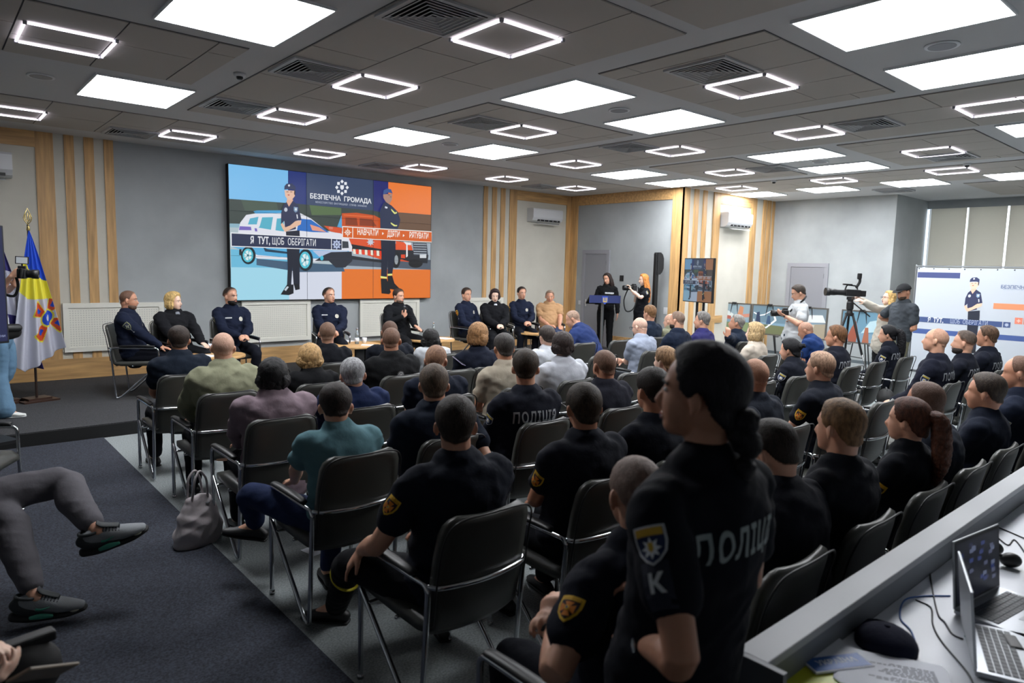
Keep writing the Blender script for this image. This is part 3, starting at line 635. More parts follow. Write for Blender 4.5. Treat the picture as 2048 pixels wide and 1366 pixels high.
 ('#f4e6da', [(2.18,1.23),(2.15,1.215),(2.16,1.187),(2.129,1.194),(2.112,1.167),(2.097,1.193),(2.066,1.182),(2.076,1.211),(2.047,1.224),(2.076,1.239),(2.066,1.267),(2.097,1.259),(2.113,1.288),(2.129,1.261),(2.16,1.272),(2.15,1.243)]),
 ('#d9621e', [(2.142,1.228),(2.14,1.219),(2.136,1.21),(2.13,1.203),(2.121,1.199),(2.112,1.197),(2.104,1.198),(2.096,1.202),(2.09,1.208),(2.086,1.216),(2.084,1.225),(2.086,1.235),(2.09,1.243),(2.096,1.25),(2.104,1.255),(2.113,1.257),(2.121,1.256),(2.13,1.252),(2.137,1.246),(2.141,1.238)]),
 ('#f4e6da', [(2.13,1.228),(2.129,1.222),(2.127,1.216),(2.122,1.212),(2.118,1.209),(2.112,1.208),(2.107,1.208),(2.103,1.211),(2.099,1.215),(2.097,1.22),(2.096,1.226),(2.097,1.232),(2.099,1.238),(2.103,1.242),(2.107,1.245),(2.113,1.246),(2.118,1.246),(2.122,1.243),(2.127,1.239),(2.129,1.234)]),
 ('#c9d2e0', [(2.678,1.073),(2.628,1.057),(2.65,1.019),(2.604,1.036),(2.587,0.995),(2.57,1.034),(2.523,1.014),(2.545,1.053),(2.497,1.066),(2.545,1.082),(2.523,1.121),(2.57,1.103),(2.587,1.145),(2.604,1.105),(2.65,1.126),(2.628,1.085)]),
 ('#f0f3fa', [(2.07,2.038),(2.103,2.076),(2.138,2.045),(2.103,2.007)]),
 ('#f0f3fa', [(2.044,1.99),(2.095,1.995),(2.095,1.943),(2.044,1.938)]),
 ('#f0f3fa', [(1.966,1.922),(1.999,1.96),(2.033,1.928),(1.999,1.89)]),
 ('#f0f3fa', [(1.904,1.978),(1.956,1.982),(1.956,1.931),(1.904,1.926)]),
 ('#f0f3fa', [(1.864,2.02),(1.897,2.057),(1.931,2.026),(1.897,1.988)]),
 ('#f0f3fa', [(1.905,2.12),(1.957,2.125),(1.956,2.074),(1.905,2.069)]),
 ('#f0f3fa', [(1.967,2.135),(2.0,2.173),(2.034,2.141),(2.0,2.103)]),
 ('#f0f3fa', [(2.044,2.133),(2.096,2.138),(2.095,2.087),(2.044,2.082)]),
 ('#f0f3fa', [(1.965,2.069),(2.035,2.075),(2.035,2.018),(1.999,1.986),(1.965,2.012)]),
 ('#f4f6fb', ('БЕЗПЕЧНА ГРОМАДА',0.118,(1.989,1.824),0.0025,0.95)),
 ('#c8d0e0', ('МІНІСТЕРСТВО  ВНУТРІШНІХ  СПРАВ  УКРАЇНИ',0.046,(1.989,1.728),0,0.93)),
 ('#f4f6fb', ('Я ТУТ,',0.165,(0.482,1.003),0.004,0.6)),
 ('#f4f6fb', ('ЩОБ ОБЕРІГАТИ',0.165,(1.085,1.002),0.0,0.56)),
 ('#fbf6f0', ('НАВЧАТИ',0.155,(2.524,1.243),0.003,0.6)),
 ('#fbf6f0', ('ДІЯТИ',0.155,(3.079,1.239),0.003,0.56)),
 ('#fbf6f0', ('РЯТУВАТИ',0.155,(3.662,1.237),0.003,0.56)),
 ('#fbf6f0', [(2.832,1.269),(2.871,1.247),(2.832,1.214)]),
 ('#fbf6f0', [(3.294,1.254),(3.334,1.231),(3.294,1.199)]),
 ('#e8c0b0', ('101',0.06,(1.771,1.286),0,1))]
def tv_wall():
    r = empty('video_wall', (5.94, FY-.02, 1.28), 0, 'large lit video wall showing the police and rescue poster on the front wall', 'screen')
    bm = BM(); box(bm, (-2.0, -.11, 0), (2.0, 0, 2.245)); to_obj('housing', bm, M_blackm, r)
    bm = BM(); F = lambda u, v, d: Vector((u-1.99, -.1105-d, v+.008)); ms = slide(bm, F)
    to_obj('picture', bm, ms, r)
    bm = BM()
    for x in (-.66, .665): box(bm, (x-.0025, -.135, .01), (x+.0025, -.13, 2.235))
    for z in (.75, 1.49): box(bm, (-1.99, -.135, z-.0018), (1.99, -.13, z+.0018))
    to_obj('panel_seam', bm, mat('seam', '#2b2f3a', .6), r)
tv_wall()
def stand_tv(name, P, Q, z0, z1, lab, tone, floor_z, s):
    """upright display on a floor stand between plan points P and Q"""
    P = Vector((*P, 0)); Q = Vector((*Q, 0)); wd = (Q-P).length; a = math.atan2((Q-P).y, (Q-P).x)
    r = empty(name, ((P.x+Q.x)/2, (P.y+Q.y)/2, floor_z), a, lab, 'screen')
    h0, h1 = z0-floor_z, z1-floor_z
    bm = BM(); box(bm, (-wd/2, 0, h0), (wd/2, .05, h1), bev=.006); to_obj('casing', bm, M_black, r)
    bm = BM(); W, H = wd-.03, h1-h0-.03
    F = lambda u, v, d: Vector((-W/2+u/3.98*W, -.002-d*.5, h0+.015+v/2.23*H)); ms = slide(bm, F, tone, s); to_obj('picture', bm, ms, r)
    bm = BM()
    for x in (-.09, .09): rod(bm, [(x, .09, .05), (x, .09, h0+.35)], .025)
    box(bm, (-.16, .05, h0+.15), (.16, .12, h0+.3)); to_obj('pole', bm, M_black, r)
    bm = BM(); box(bm, (-.35, -.2, 0), (.35, -.12, .05)); box(bm, (-.35, .3, 0), (.35, .38, .05)); box(bm, (-.12, -.2, 0), (-.06, .38, .06)); box(bm, (.06, -.2, 0), (.12, .38, .06)); to_obj('base', bm, M_black, r)
    return r
def tone_tv(h):
    c = [int(h[i:i+2], 16) for i in (1, 3, 5)]; g = sum(c)/3; c = [c[0]*.55+g*.2+20, c[1]*.6+g*.2+25, c[2]*.6+g*.25+30]
    return '#%02x%02x%02x' % tuple(int(min(255, x)) for x in c)
stand_tv('display_stand', (11.09, 7.8), (10.87, 7.02), 1.38, 2.2, 'upright dimmer display on a tall stand showing the poster in front of the wooden slats', tone_tv, 0, .26)
# ================================================================ chairs
def make_chair():
    """visitor chair; origin on the floor between its rear feet, facing +Y"""
    r = empty('visitor_chair')
    for sx in (-1, 1):
        x = sx*.255
        bm = BM()
        rod(bm, [(x, .51, .012), (x, .505, .66), (x, -.05, .665), (x, .0, .013), (x, .06, .035), (x, .50, .45)], .0125, .045, 10)
        cylinder(bm, (x, .51, 0), .016, .02, 12)
        to_obj('side_frame', bm, M_chrome, r, True)
        bm = BM(); tube(bm, [(x, .46, .683, .024, .012), (x, .30, .69, .027, .013), (x, .12, .688, .026, .013), (x, .06, .683, .022, .011)], up=(0, 0, 1)); to_obj('armrest', bm, M_black, r, True)
    bm = BM(); tube(bm, [(-.25, -.05, .662, .012), (-.2, -.085, .658, .012), (0, -.112, .655, .012), (.2, -.085, .658, .012), (.25, -.05, .662, .012)], up=(0, 0, 1), n=4); to_obj('back_bar', bm, M_chrome, r, True)
    bm = BM(); tube(bm, [(-.25, .2, .43, .01), (0, .2, .42, .01), (.25, .2, .43, .01)]); tube(bm, [(-.25, .44, .40, .01), (.25, .44, .40, .01)], n=1); to_obj('cross_bar', bm, M_chrome, r, True)
    # upholstered shell: sections (y, z, half width, thickness) swept along a profile
    def shell(prof, mat_, name, rnd):
        bm = BM(); rings = []
        for i, (y, z, hw, th, ny, nz) in enumerate(prof):
            ring = []; N = 10
            def pt(u, side):
                e = 1-abs(u)**4*.35; bow = rnd*(u*u)
                return Vector((u*hw, y+bow*ny+side*ny*th/2*e, z+bow*nz+side*nz*th/2*e))
            for k in range(N+1): ring.append(bm.verts.new(pt(-1+2*k/N, 1)))
            for k in range(N, -1, -1): ring.append(bm.verts.new(pt(-1+2*k/N, -1)))
            rings.append(ring)
        for a, b in zip(rings, rings[1:]):
            n = len(a)
            for i in range(n): bm.faces.new((a[i], b[i], b[(i+1) % n], a[(i+1) % n]))
        bm.faces.new(rings[0]); bm.faces.new(rings[-1][::-1])
        o = to_obj(name, bm, mat_, r, True); return o
    shell([(-.02, .452, .235, .05, -.5, .86), (.05, .445, .24, .07, 0, 1), (.2, .445, .24, .075, 0, 1), (.38, .45, .24, .075, 0, 1), (.47, .447, .235, .07, 0, 1), (.505, .43, .225, .05, .5, .8), (.515, .41, .21, .02, .9, .4)], M_leather, 'seat', .012)
    shell([(-.01, .42, .225, .03, 1, .3), (-.035, .46, .235, .045, 1, .2), (-.055, .56, .236, .05, 1, .12), (-.07, .66, .236, .052, 1, .1), (-.09, .78, .234, .052, 1, .12), (-.113, .88, .228, .05, 1, .15), (-.122, .915, .215, .046, .98, .18), (-.128, .935, .19, .036, .95, .25), (-.131, .943, .16, .016, .9, .4)], M_leather, 'backrest', .025)
    bm = BM()                                            # piping around the backrest
    pts = [(-.237, -.06, .50), (-.238, -.082, .66), (-.234, -.104, .80), (-.226, -.128, .885), (-.20, -.142, .93), (-.14, -.152, .951), (0, -.157, .952), (.14, -.152, .951), (.20, -.142, .93), (.226, -.128, .885), (.234, -.104, .80), (.238, -.082, .66), (.237, -.06, .50)]
    tube(bm, [(*p, .0045) for p in pts], up=(0, 1, 0), seg=6, n=3); to_obj('piping', bm, M_black, r, True)
    return r
CHAIR0 = make_chair(); CHAIR0_USED = []
def copy_tree(o, parent=None):
    c = o.copy(); COL.objects.link(c)
    if parent: c.parent = parent
    for ch in [x for x in o.children if x.name in CH_NAMES.get(o.name, ())]: copy_tree(ch, c)
    return c
CH_NAMES = {CHAIR0.name: tuple(x.name for x in CHAIR0.children)}
def place_chair(x, y, phi, lab, group, z=0):
    c = CHAIR0 if not CHAIR0_USED else copy_tree(CHAIR0)
    CHAIR0_USED.append(1)
    c.location = (x, y, z); c.rotation_euler = (0, 0, -math.radians(phi)); tag(c, lab, 'chair', group); return c
# ================================================================ people
SKIN = {'a': '#d8ac96', 'b': '#cb9a80', 'c': '#bb876c', 'd': '#e4bfaa', 'e': '#93624c'}
def skin(k): return mat('skin_'+k, SKIN[k], .5, noise_=(14, .08, (1, 1, 1)), sss=.12, bump=(220, .1, .001))
def hairm(c): return mat('hair', c, .6, spec=.3, noise_=(70, .5, (1, 1, .35)), bump=(240, .9, .004, (1, 1, .3)))
def hair_fade(c, sk, style):
    """hair whose skin shows through where it is clipped short"""
    key = ('hf', c, sk, style)
    if key in MC: return MC[key]
    m = hairm(c).copy(); MC[key] = m; nt = m.node_tree; b = nt.nodes['Principled BSDF']
    src = b.inputs['Base Color'].links[0].from_socket
    at = nt.nodes.new('ShaderNodeAttribute'); at.attribute_name = 'cover'
    top = {'buzz': (.1, 1.0, .84), 'balding': (.2, 1.0, .38), 'ring': (.2, 1, .3), 'recede': (.1, .9, .85), 'fade': (.1, 1.0, .97)}.get(style, (.0, .75, 1.0))
    mr = nt.nodes.new('ShaderNodeMapRange'); mr.inputs['From Min'].default_value = top[0]; mr.inputs['From Max'].default_value = top[1]; mr.inputs['To Max'].default_value = top[2]
    nt.links.new(at.outputs['Fac'], mr.inputs['Value'])
    mx = nt.nodes.new('ShaderNodeMix'); mx.data_type = 'RGBA'; nt.links.new(mr.outputs[0], mx.inputs[0]); mx.inputs[6].default_value = lin(SKIN[sk]); nt.links.new(src, mx.inputs[7]); nt.links.new(mx.outputs[2], b.inputs['Base Color'])
    return m
def cloth(c, k='cloth'): return mat(k, c, .92, spec=.2, noise_=(6, .1, (1, 1, 1)), bump=(9, .5, .02))
M_sole = mat('rubber_sole', '#101113', .7); M_eye = mat('eye_white', '#d8d4cf', .3); M_iris = mat('iris', '#1c1512', .2); M_lip = mat('lip', '#a0574e', .5)
M_shoe = mat('black_shoe', '#121214', .4)
V = Vector
def rotx(p, a): c, s = math.cos(a), math.sin(a); return V((p.x, p.y*c-p.z*s, p.y*s+p.z*c))
def ik(a, b, l1, l2, pole):
    d = b-a; L = d.length
    if L > (l1+l2)*.995: b = a+d.normalized()*(l1+l2)*.995; d = b-a; L = d.length
    x = (l1*l1-l2*l2+L*L)/(2*L); h = math.sqrt(max(l1*l1-x*x, 1e-6)); n = d.normalized()
    p = pole-n*pole.dot(n); p = p.normalized() if p.length > 1e-4 else n.orthogonal()
    return a+n*x+p*h, b
TORSO = [(-.09, .01, .162, .12), (0, 0, .178, .132), (.10, -.025, .168, .124), (.22, -.045, .162, .118), (.35, -.06, .176, .122), (.43, -.07, .197, .116), (.485, -.075, .192, .1), (.525, -.076, .15, .085), (.56, -.074, .08, .068), (.59, -.068, .062, .062)]
HEADR = [((0, -.012, .024), (.075, .096, .089)), ((0, .022, -.03), (.064, .066, .084)), ((0, .048, -.085), (.038, .036, .028)), ((0, .062, .024), (.05, .024, .018)), ((0, -.035, -.04), (.064, .062, .062))]
def head_r(d):
    best = .05; o = V((0, -.01, .01))
    for c, r in HEADR[:3]+HEADR[4:]:
        q = o-V(c); A = sum((d[i]/r[i])**2 for i in range(3)); B = 2*sum(d[i]*q[i]/r[i]**2 for i in range(3)); Cc = sum((q[i]/r[i])**2 for i in range(3))-1
        D_ = B*B-4*A*Cc
        if D_ > 0: best = max(best, (-B+math.sqrt(D_))/(2*A))
    return best
# hairline elevation (degrees) at front, temple, side, behind the ear, back ; then thickness top, side
HAIR = {'short': (43, -10, -46, .017, .0085), 'buzz': (42, -8, -44, .005, .003), 'crop': (41, -10, -43, .021, .007),
        'recede': (66, -8, -45, .008, .006), 'balding': (84, -4, -42, .003, .0045), 'ring': (90, -2, -42, .002, .004), 'fade': (41, 6, -20, .02, .005),
        'bob': (45, -30, -60, .034, .03), 'bobshort': (44, -24, -54, .03, .024), 'long': (48, -30, -65, .02, .018), 'tied': (44, -12, -50, .02, .016),
        'curly': (42, -14, -50, .036, .03)}
def hairline(a, f, sd_, bk):
    """lowest elevation that carries hair at azimuth a (0 front, 180 back)"""
    P_ = [(0, f), (30, f-1), (46, f-7), (58, (f+sd_)/2+4), (68, sd_+8), (78, sd_), (88, sd_), (98, max(sd_, 2)), (108, min(sd_, -8)), (122, (sd_+bk)/2-4), (145, bk+3), (180, bk)]
    for (a0, v0), (a1, v1) in zip(P_, P_[1:]):
        if a <= a1: t = (a-a0)/(a1-a0); return v0+(v1-v0)*t
    return bk
def hair_shell(bm, H, style, seed, sc=1.0):
    hf, hsd, hbk, tt, ts = HAIR[style]; o = V((0, -.01, .01)); U_, V_ = 64, 40; rings = []; lay = bm.verts.layers.float.new('cover')
    rnd = random.Random(seed); off = V((rnd.random()*9, rnd.random()*9, 0))
    amp = {'curly': .014, 'bob': .005, 'bobshort': .006}.get(style, .0016); fr = {'curly': 34}.get(style, 22)
    for j in range(V_+1):
        el = math.radians(90-178*j/V_-1); ring = []
        for i in range(U_):
            az = 2*PI*i/U_; d = V((math.cos(el)*math.sin(az), math.cos(el)*math.cos(az), math.sin(el)))
            a = abs((math.degrees(az)+180) % 360-180); e0 = hairline(a, hf, hsd, hbk)
            e0 += 2.5*noise.noise(d*5+off)
            wdt = {'buzz': 16, 'recede': 18, 'balding': 24, 'ring': 20, 'fade': 22, 'crop': 13, 'short': 12}.get(style, 8)
            s = max(0, min(1, (math.degrees(el)-e0)/wdt)); s = s*s*(3-2*s)
            m = max(0, min(1, (math.degrees(el)+5)/50)); th = ts+(tt-ts)*m
            if style == 'fade' and a < 150: th = tt if math.degrees(el) > e0+6 else ts
            R_ = head_r(d)*sc+th*s+.0012-.013*max(0, 1-s*6)+amp*s*noise.noise(d*fr*.35+off)
            v_ = bm.verts.new(H @ (o*sc+d*R_)); v_[lay] = s; ring.append(v_)
        rings.append(ring)
    for A, B in zip(rings, rings[1:]):
        for i in range(U_): bm.faces.new((A[i], B[i], B[(i+1) % U_], A[(i+1) % U_]))
    bm.faces.new(rings[0]); bm.faces.new(rings[-1][::-1])
def add_hand(bm, w, fdir, nrm, side, curl, k=1.0, spread=0, dn=None):
    """palm, five unequal fingers and a side thumb; w wrist, fdir hand direction, nrm back-of-hand normal"""
    f = fdir.normalized(); n = (nrm-f*nrm.dot(f)).normalized(); s = f.cross(n)*side
    P = lambda a, b, c=0: w+(f*a+s*b+n*c)*k
    tube(bm, [(*P(-.01, 0), .026*k, .02*k), (*P(.03, .002), .036*k, .017*k), (*P(.07, .002), .041*k, .015*k), (*P(.092, 0), .038*k, .013*k)], up=n, seg=12, n=2)
    for i, (b, L, r) in enumerate(((.030, .070, .0088), (.010, .080, .009), (-.011, .074, .0086), (-.031, .058, .0078))):
        a = curl*(.8+.12*i); p = P(.088-abs(b)*.25, b); dd = (f+s*(b*spread)).normalized(); pts = [(*p, r*k)]
        for q, seg_ in enumerate((.45, .32, .26)):
            ang = a*(.55, 1.15, 1.6)[q]; v = dd*math.cos(ang)-n*math.sin(ang); p = p+v*L*seg_*k; pts.append((*p, r*k*(.96, .9, .78)[q]))
        tube(bm, pts, up=s, seg=8, n=2)
    t0 = P(.02, .034, -.006); v1 = (f*.75+s*.6-n*(.25+.3*curl)).normalized(); v2 = (f*.95+s*(.15-.25*curl)-n*(.3+.35*curl)).normalized()
    tube(bm, [(*P(.0, .015), .014*k), (*t0, .014*k), (*(t0+v1*.036*k), .011*k), (*(t0+v1*.036*k+v2*.032*k), .009*k)], up=n, seg=8, n=2)
# faces of sleeve patches and badges, drawn in a 1x1 frame
def shield(): return [(-.42, .5), (.42, .5), (.44, .1), (.38, -.16), (.2, -.38), (0, -.5), (-.2, -.38), (-.38, -.16), (-.44, .1)]
def starp(n, R, r, cx=0, cy=0): return [(cx+(R if i % 2 == 0 else r)*math.sin(PI*i/n), cy+(R if i % 2 == 0 else r)*math.cos(PI*i/n)) for i in range(2*n)]
def shrink(p, k, dy=0): return [(x*k, y*k+dy) for x, y in p]
def cross4(R, w0, w1, cx=0, cy=0):
    out = []
    for k in range(4):
        a = k*PI/2; c, s = math.cos(a), math.sin(a)
        for x, y in ((-w0, .03), (-w1, R), (w1, R), (w0, .03)): out.append([(x, y, c, s)])
    return [[(cx+x*c+y*s, cy-x*s+y*c) for ((x, y, c, s),) in out[i:i+4]] for i in range(0, 16, 4)]
BADGE = {
 'fire': [('#d9ad2a', shield()), ('#2a1c20', shrink(shield(), .80)), ('#c99a1e', [(-.33, .42), (.33, .42), (.33, .3), (-.33, .3)])]+[('#d07a24', c) for c in cross4(.27, .05, .17, 0, -.04)]+[('#e8c23a', starp(10, .1, .07, 0, -.04)), ('#2a4a9a', starp(4, .05, .03, 0, -.04))],
 'police': [('#c9ccd2', shield()), ('#1b2a4c', shrink(shield(), .88)), ('#d2b84a', [(-.36, .44), (.36, .44), (.37, .27), (-.37, .27)]), ('#dfe4ea', starp(8, .26, .13, 0, -.06)), ('#caa63a', starp(8, .08, .06, 0, -.06))],
 'police_big': [('#c9ccd2', shield()), ('#1b2a4c', shrink(shield(), .88)), ('#c99f34', [(-.36, .44), (.36, .44), (.37, .24), (-.37, .24)]), ('#dfe4ea', starp(8, .28, .15, 0, -.07)), ('#caa63a', [(-.07, .07), (.07, .07), (.07, -.1), (0, -.18), (-.07, -.1)])],
 'olive': [('#8c8f6a', shield()), ('#2a3040', shrink(shield(), .85)), ('#c8cdb4', starp(4, .3, .12, 0, -.02)), ('#2a3040', starp(4, .1, .06, 0, -.02))],
 'badge': [('#d9d6c8', starp(8, .5, .4)), ('#9a9a90', starp(12, .3, .27)), ('#e8e4d4', starp(5, .2, .1))],
 'sun': [('#d4d4d4', starp(16, .5, .2)), ('#26262a', starp(12, .2, .19)), ('#d8d8d8', starp(5, .15, .08))],
 'plate': [('#cfd3d6', [(-.5, .09), (.5, .09), (.5, -.09), (-.5, -.09)])],
 'rank': [('#c9ccd2', starp(4, .1, .05, 0, .38)), ('#c9ccd2', starp(4, .1, .05, 0, .12)), ('#c9ccd2', starp(4, .1, .05, 0, -.14)), ('#c9ccd2', [(-.14, -.28), (.14, -.28), (.14, -.46), (-.14, -.46)])],
 'letterk': [('#131a2c', [(-.5, .75), (.5, .75), (.5, -.75), (-.5, -.75)])],
}
def decal(name, parent, target, origin, nrm, upv, size, key=None, text=None, off=.003, label=None, tcol='#a9adb0', bold=.004, sx=1.0, extra=None):
    """thin sewn-on patch or print that follows the surface of `target` (a mesh in the same local space)"""
    n = nrm.normalized(); u = (upv-n*upv.dot(n)).normalized(); s = u.cross(n)
    bvh = target if isinstance(target, BVHTree) else BVHTree.FromObject(target, bpy.context.evaluated_depsgraph_get())
    bm = BM(); pal = Pal(); lay = 0
    polys = [(c, p) for c, p in BADGE.get(key, [])]
    def place(x, y, l):
        base = origin+s*(x*size)+u*(y*size); h = bvh.ray_cast(base+n*.25, -n, .6)[0]
        return (h if h is not None else base)+n*(off+l*.0012)
    for c, p in polys:
        mi = pal(mat('patch_thread', c, .8)); b2 = BM(); vs = [b2.verts.new((x, y, 0)) for x, y in p]
        try: b2.faces.new(vs)
        except ValueError: pass
        bmesh.ops.triangulate(b2, faces=b2.faces[:])
        for _ in range(2):
            if size*max(e.calc_length() for e in b2.edges) > .02: bmesh.ops.subdivide_edges(b2, edges=[e for e in b2.edges if e.calc_length()*size > .015], cuts=1, use_grid_fill=False); bmesh.ops.triangulate(b2, faces=b2.faces[:])
        mp = {v: bm.verts.new(place(v.co.x, v.co.y, lay)) for v in b2.verts}
        for f in b2.faces:
            try: bm.faces.new([mp[v] for v in f.verts]).material_index = mi
            except ValueError: pass
        b2.free(); lay += 1
    if text:
        mi = pal(mat('reflective_print', tcol, .6)); vs, fs = text_mesh(text, 1.0, bold/size if size else 0, sx)
        b2 = BM(); VV = [b2.verts.new((x, y, 0)) for x, y in vs]
        for f in fs:
            try: b2.faces.new([VV[i] for i in f])
            except ValueError: pass
        for _ in range(3):
            L = [e for e in b2.edges if e.calc_length()*size > .022]
            if L: bmesh.ops.subdivide_edges(b2, edges=L, cuts=1); bmesh.ops.triangulate(b2, faces=b2.faces[:])
        mp = {v: bm.verts.new(place(v.co.x, v.co.y, lay)) for v in b2.verts}
        for f in b2.faces:
            try: bm.faces.new([mp[v] for v in f.verts]).material_index = mi
            except ValueError: pass
        b2.free()
    for f in bm.faces:
        f.normal_update()
        if f.normal.dot(n) < 0: f.normal_flip()
    o = to_obj(name, bm, pal.m or [M_white], parent)
    if label: o['label'] = label
    return o
def person(X, Y, zt, phi=0, floor=0, pose='sit', lean=0, slean=0, head=(0, 0, 0), arms='lap', skin_='a', hair=('short', '#3a2c22'), shirt=('polo', '#161b28'), pants='#14161c', shoes='#121214',
           build=1.0, label='', face=False, vox=.009, ex=None, marks=(), beard=None, glasses=False, root=None, joints=None, hands=None, female=False):
    """X, Y is where the head is; root (pelvis spot) is found from it. phi: heading clockwise from +Y."""
    ex = ex or {}; joints = joints or {}
    sit = pose == 'sit'; sd = int(X*977+Y*131) & 1023
    zt0 = zt-floor
    pz = .555 if sit else .53*zt0
    k = (zt0-pz)/(.828*math.cos(lean*.9)+.0); k = max(.8, min(1.12, k))
    wd = build*(.92 if female else 1.0)
    def bend(p):                                        # p relative to the pelvis, unleaned
        t = max(0, min(1, (p.z+.02)/.30)); q = rotx(V(p), -lean*t*(.55+.45*min(1, max(0, p.z)/.5)))
        return q+V((slean*max(0, p.z), 0, 0))
    base = V((0, 0, pz))
    def T(x, y, z): return base+bend(V((x*wd, y*k, z*k)))
    hc_u = V((0, -.045*k, .712*k)); hc = base+bend(hc_u)
    hy, hp, hr = head; A = Matrix.Rotation(-math.radians(hy), 4, 'Z') @ Matrix.Rotation(-math.radians(hp), 4, 'X') @ Matrix.Rotation(math.radians(hr), 4, 'Y')
    hs = (.97 if female else 1.03)
    hc.z = zt0-.113*hs if abs(hp) < 25 else hc.z
    H = Matrix.Translation(hc) @ A @ Matrix.Scale(hs, 4)
    ph = math.radians(phi); R = Matrix.Rotation(-ph, 4, 'Z')
    off = R @ hc; rx, ry = (X-off.x, Y-off.y) if root is None else root
    Wm = Matrix.Translation((rx, ry, floor)) @ R; Wi = Wm.inverted()
    loc = lambda p: Wi @ V(p)
    r = empty('person', (rx, ry, floor), -ph, label, 'person')
    # ---- joints
    Sh = {s: T(s*.182/wd*min(wd, 1.06), -.075, .478) for s in (-1, 1)}
    Hip = {s: base+V((s*.095, .01, -.02)) for s in (-1, 1)}
    if sit:
        Kn = {s: V((s*.15, .45, .515)) for s in (-1, 1)}; An = {s: V((s*.16, .42+.03*s, .095)) for s in (-1, 1)}
    else:
        Kn = {s: V((s*.10, .015, pz*.53)) for s in (-1, 1)}; An = {s: V((s*.11, -.02, .09)) for s in (-1, 1)}
    toe = {s: V((s*.12, 1, 0)).normalized() for s in (-1, 1)}
    for s in (-1, 1):
        n_ = 'L' if s < 0 else 'R'
        if 'knee'+n_ in joints: Kn[s] = loc(joints['knee'+n_])
        if 'ank'+n_ in joints: An[s] = loc(joints['ank'+n_])
        if 'toe'+n_ in joints: toe[s] = (R.inverted() @ V(joints['toe'+n_])).normalized()
    b = base
    AP = {'lap': lambda s: (b+V((s*.05, .27, .11)), V((-s*.8, .5, 0)), V((0, .2, 1)), .7, V((s, -.6, -.5))),
          'knees': lambda s: (b+V((s*.15, .36, .105)), V((0, .9, -.25)), V((0, .25, 1)), .35, V((s, -.5, -.3))),
          'crossed': lambda s: (b+bend(V((-s*.10, .2, .24*k))), V((-s, .2, .1)), V((0, 1, .1)), .9, V((s*1.2, -.1, -.9))),
          'clasp': lambda s: (b+V((s*.035, .33, .17)), V((-s*.55, .8, .05)), V((s*.5, .3, .8)), 1.0, V((s, -.4, -.6))),
          'side': lambda s: (b+V((s*.27, .06, -.05)), V((0, .1, -1)), V((s, 0, 0)), .4, V((s*.3, -1, 0)))}
    hand = {}
    for s in (-1, 1):
        key = 'L' if s < 0 else 'R'
        a = arms if isinstance(arms, str) else arms[0 if s < 0 else 1]
        if hands and key in hands:
            h = hands[key]; tg = loc(h[0]); fd = R.inverted() @ V(h[1]); nn = R.inverted() @ V(h[2]); cu = h[3]; pole = (R.inverted() @ V(h[4])) if len(h) > 4 else V((s, -.3, -1))
        else: tg, fd, nn, cu, pole = AP[a](s)
        el, wr = ik(Sh[s], tg, .30*k, .265*k, pole); hand[s] = (el, wr, fd, nn, cu)
    # ---- body
    bm = BM(); tk = .88 if shirt[0] != 'none' else 1
    tube(bm, [(*T(0, y, z), a*wd*tk*(1-.0), bb*wd*tk) for z, y, a, bb in TORSO], up=(0, 1, 0), seg=20, n=2)
    nb = T(0, -.07, .55); hb = H @ V((0, -.03, -.05))
    tube(bm, [(*nb, .066), (*((nb*.5+hb*.5)), (.058+.03*max(0, build-1)) if not female else .049), (*hb, (.060+.03*max(0, build-1)) if not female else .05), (*(H @ V((0, -.02, 0))), .05)], up=(0, 1, 0), seg=14, n=2)
    for c, rr in HEADR: ellipsoid(bm, c, rr, H, 22, 14)
    for sx in (-1, 1):
        E_ = Matrix.Translation((sx*.079, -.010, -.012)) @ Matrix.Rotation(sx*.5, 4, 'Z') @ Matrix.Rotation(-.15, 4, 'X')
        ellipsoid(bm, (sx*.002, -.006, .004), (.0085, .019, .029), H @ E_, 12, 10); ellipsoid(bm, (0, .003, -.022), (.008, .010, .012), H @ E_, 8, 6)
    def HP(x, y, z): return tuple(H @ V((x, y, z)))
    tube(bm, [(*HP(0, .078, .012), .008), (*HP(0, .09, -.012), .0095), (*HP(0, .101, -.031), .0115), (*HP(0, .09, -.040), .0135)], up=(1, 0, 0), seg=10, n=2)
    ellipsoid(bm, (0, .078, -.061), (.024, .013, .006), H, 12, 8); ellipsoid(bm, (0, .076, -.072), (.02, .013, .007), H, 12, 8)
    for s in (-1, 1):
        el, wr, fd, nn, cu = hand[s]; q = wd
        tube(bm, [(*(Sh[s]), .043*q), (*(Sh[s]*.6+el*.4), .044*q), (*el, .038*q), (*(el*.7+wr*.3), .041*q), (*(el*.3+wr*.7), .032*q), (*wr, .0255)], up=(.1, .3, 1), seg=12, n=2)
        add_hand(bm, wr, fd, nn, s, cu, .97 if female else 1.04)
        tube(bm, [(*Hip[s], .08*q), (*Kn[s], .052), (*An[s], .038)], up=(1, 0, 0), seg=12, n=1)
        tube(bm, [(*An[s], .038), (*(An[s]+toe[s]*.1+V((0, 0, -.055))), .03)], up=(0, 0, 1), n=1)
    body = to_obj('body', bm, skin(skin_), r); remesh(body, vox, 2, .5)
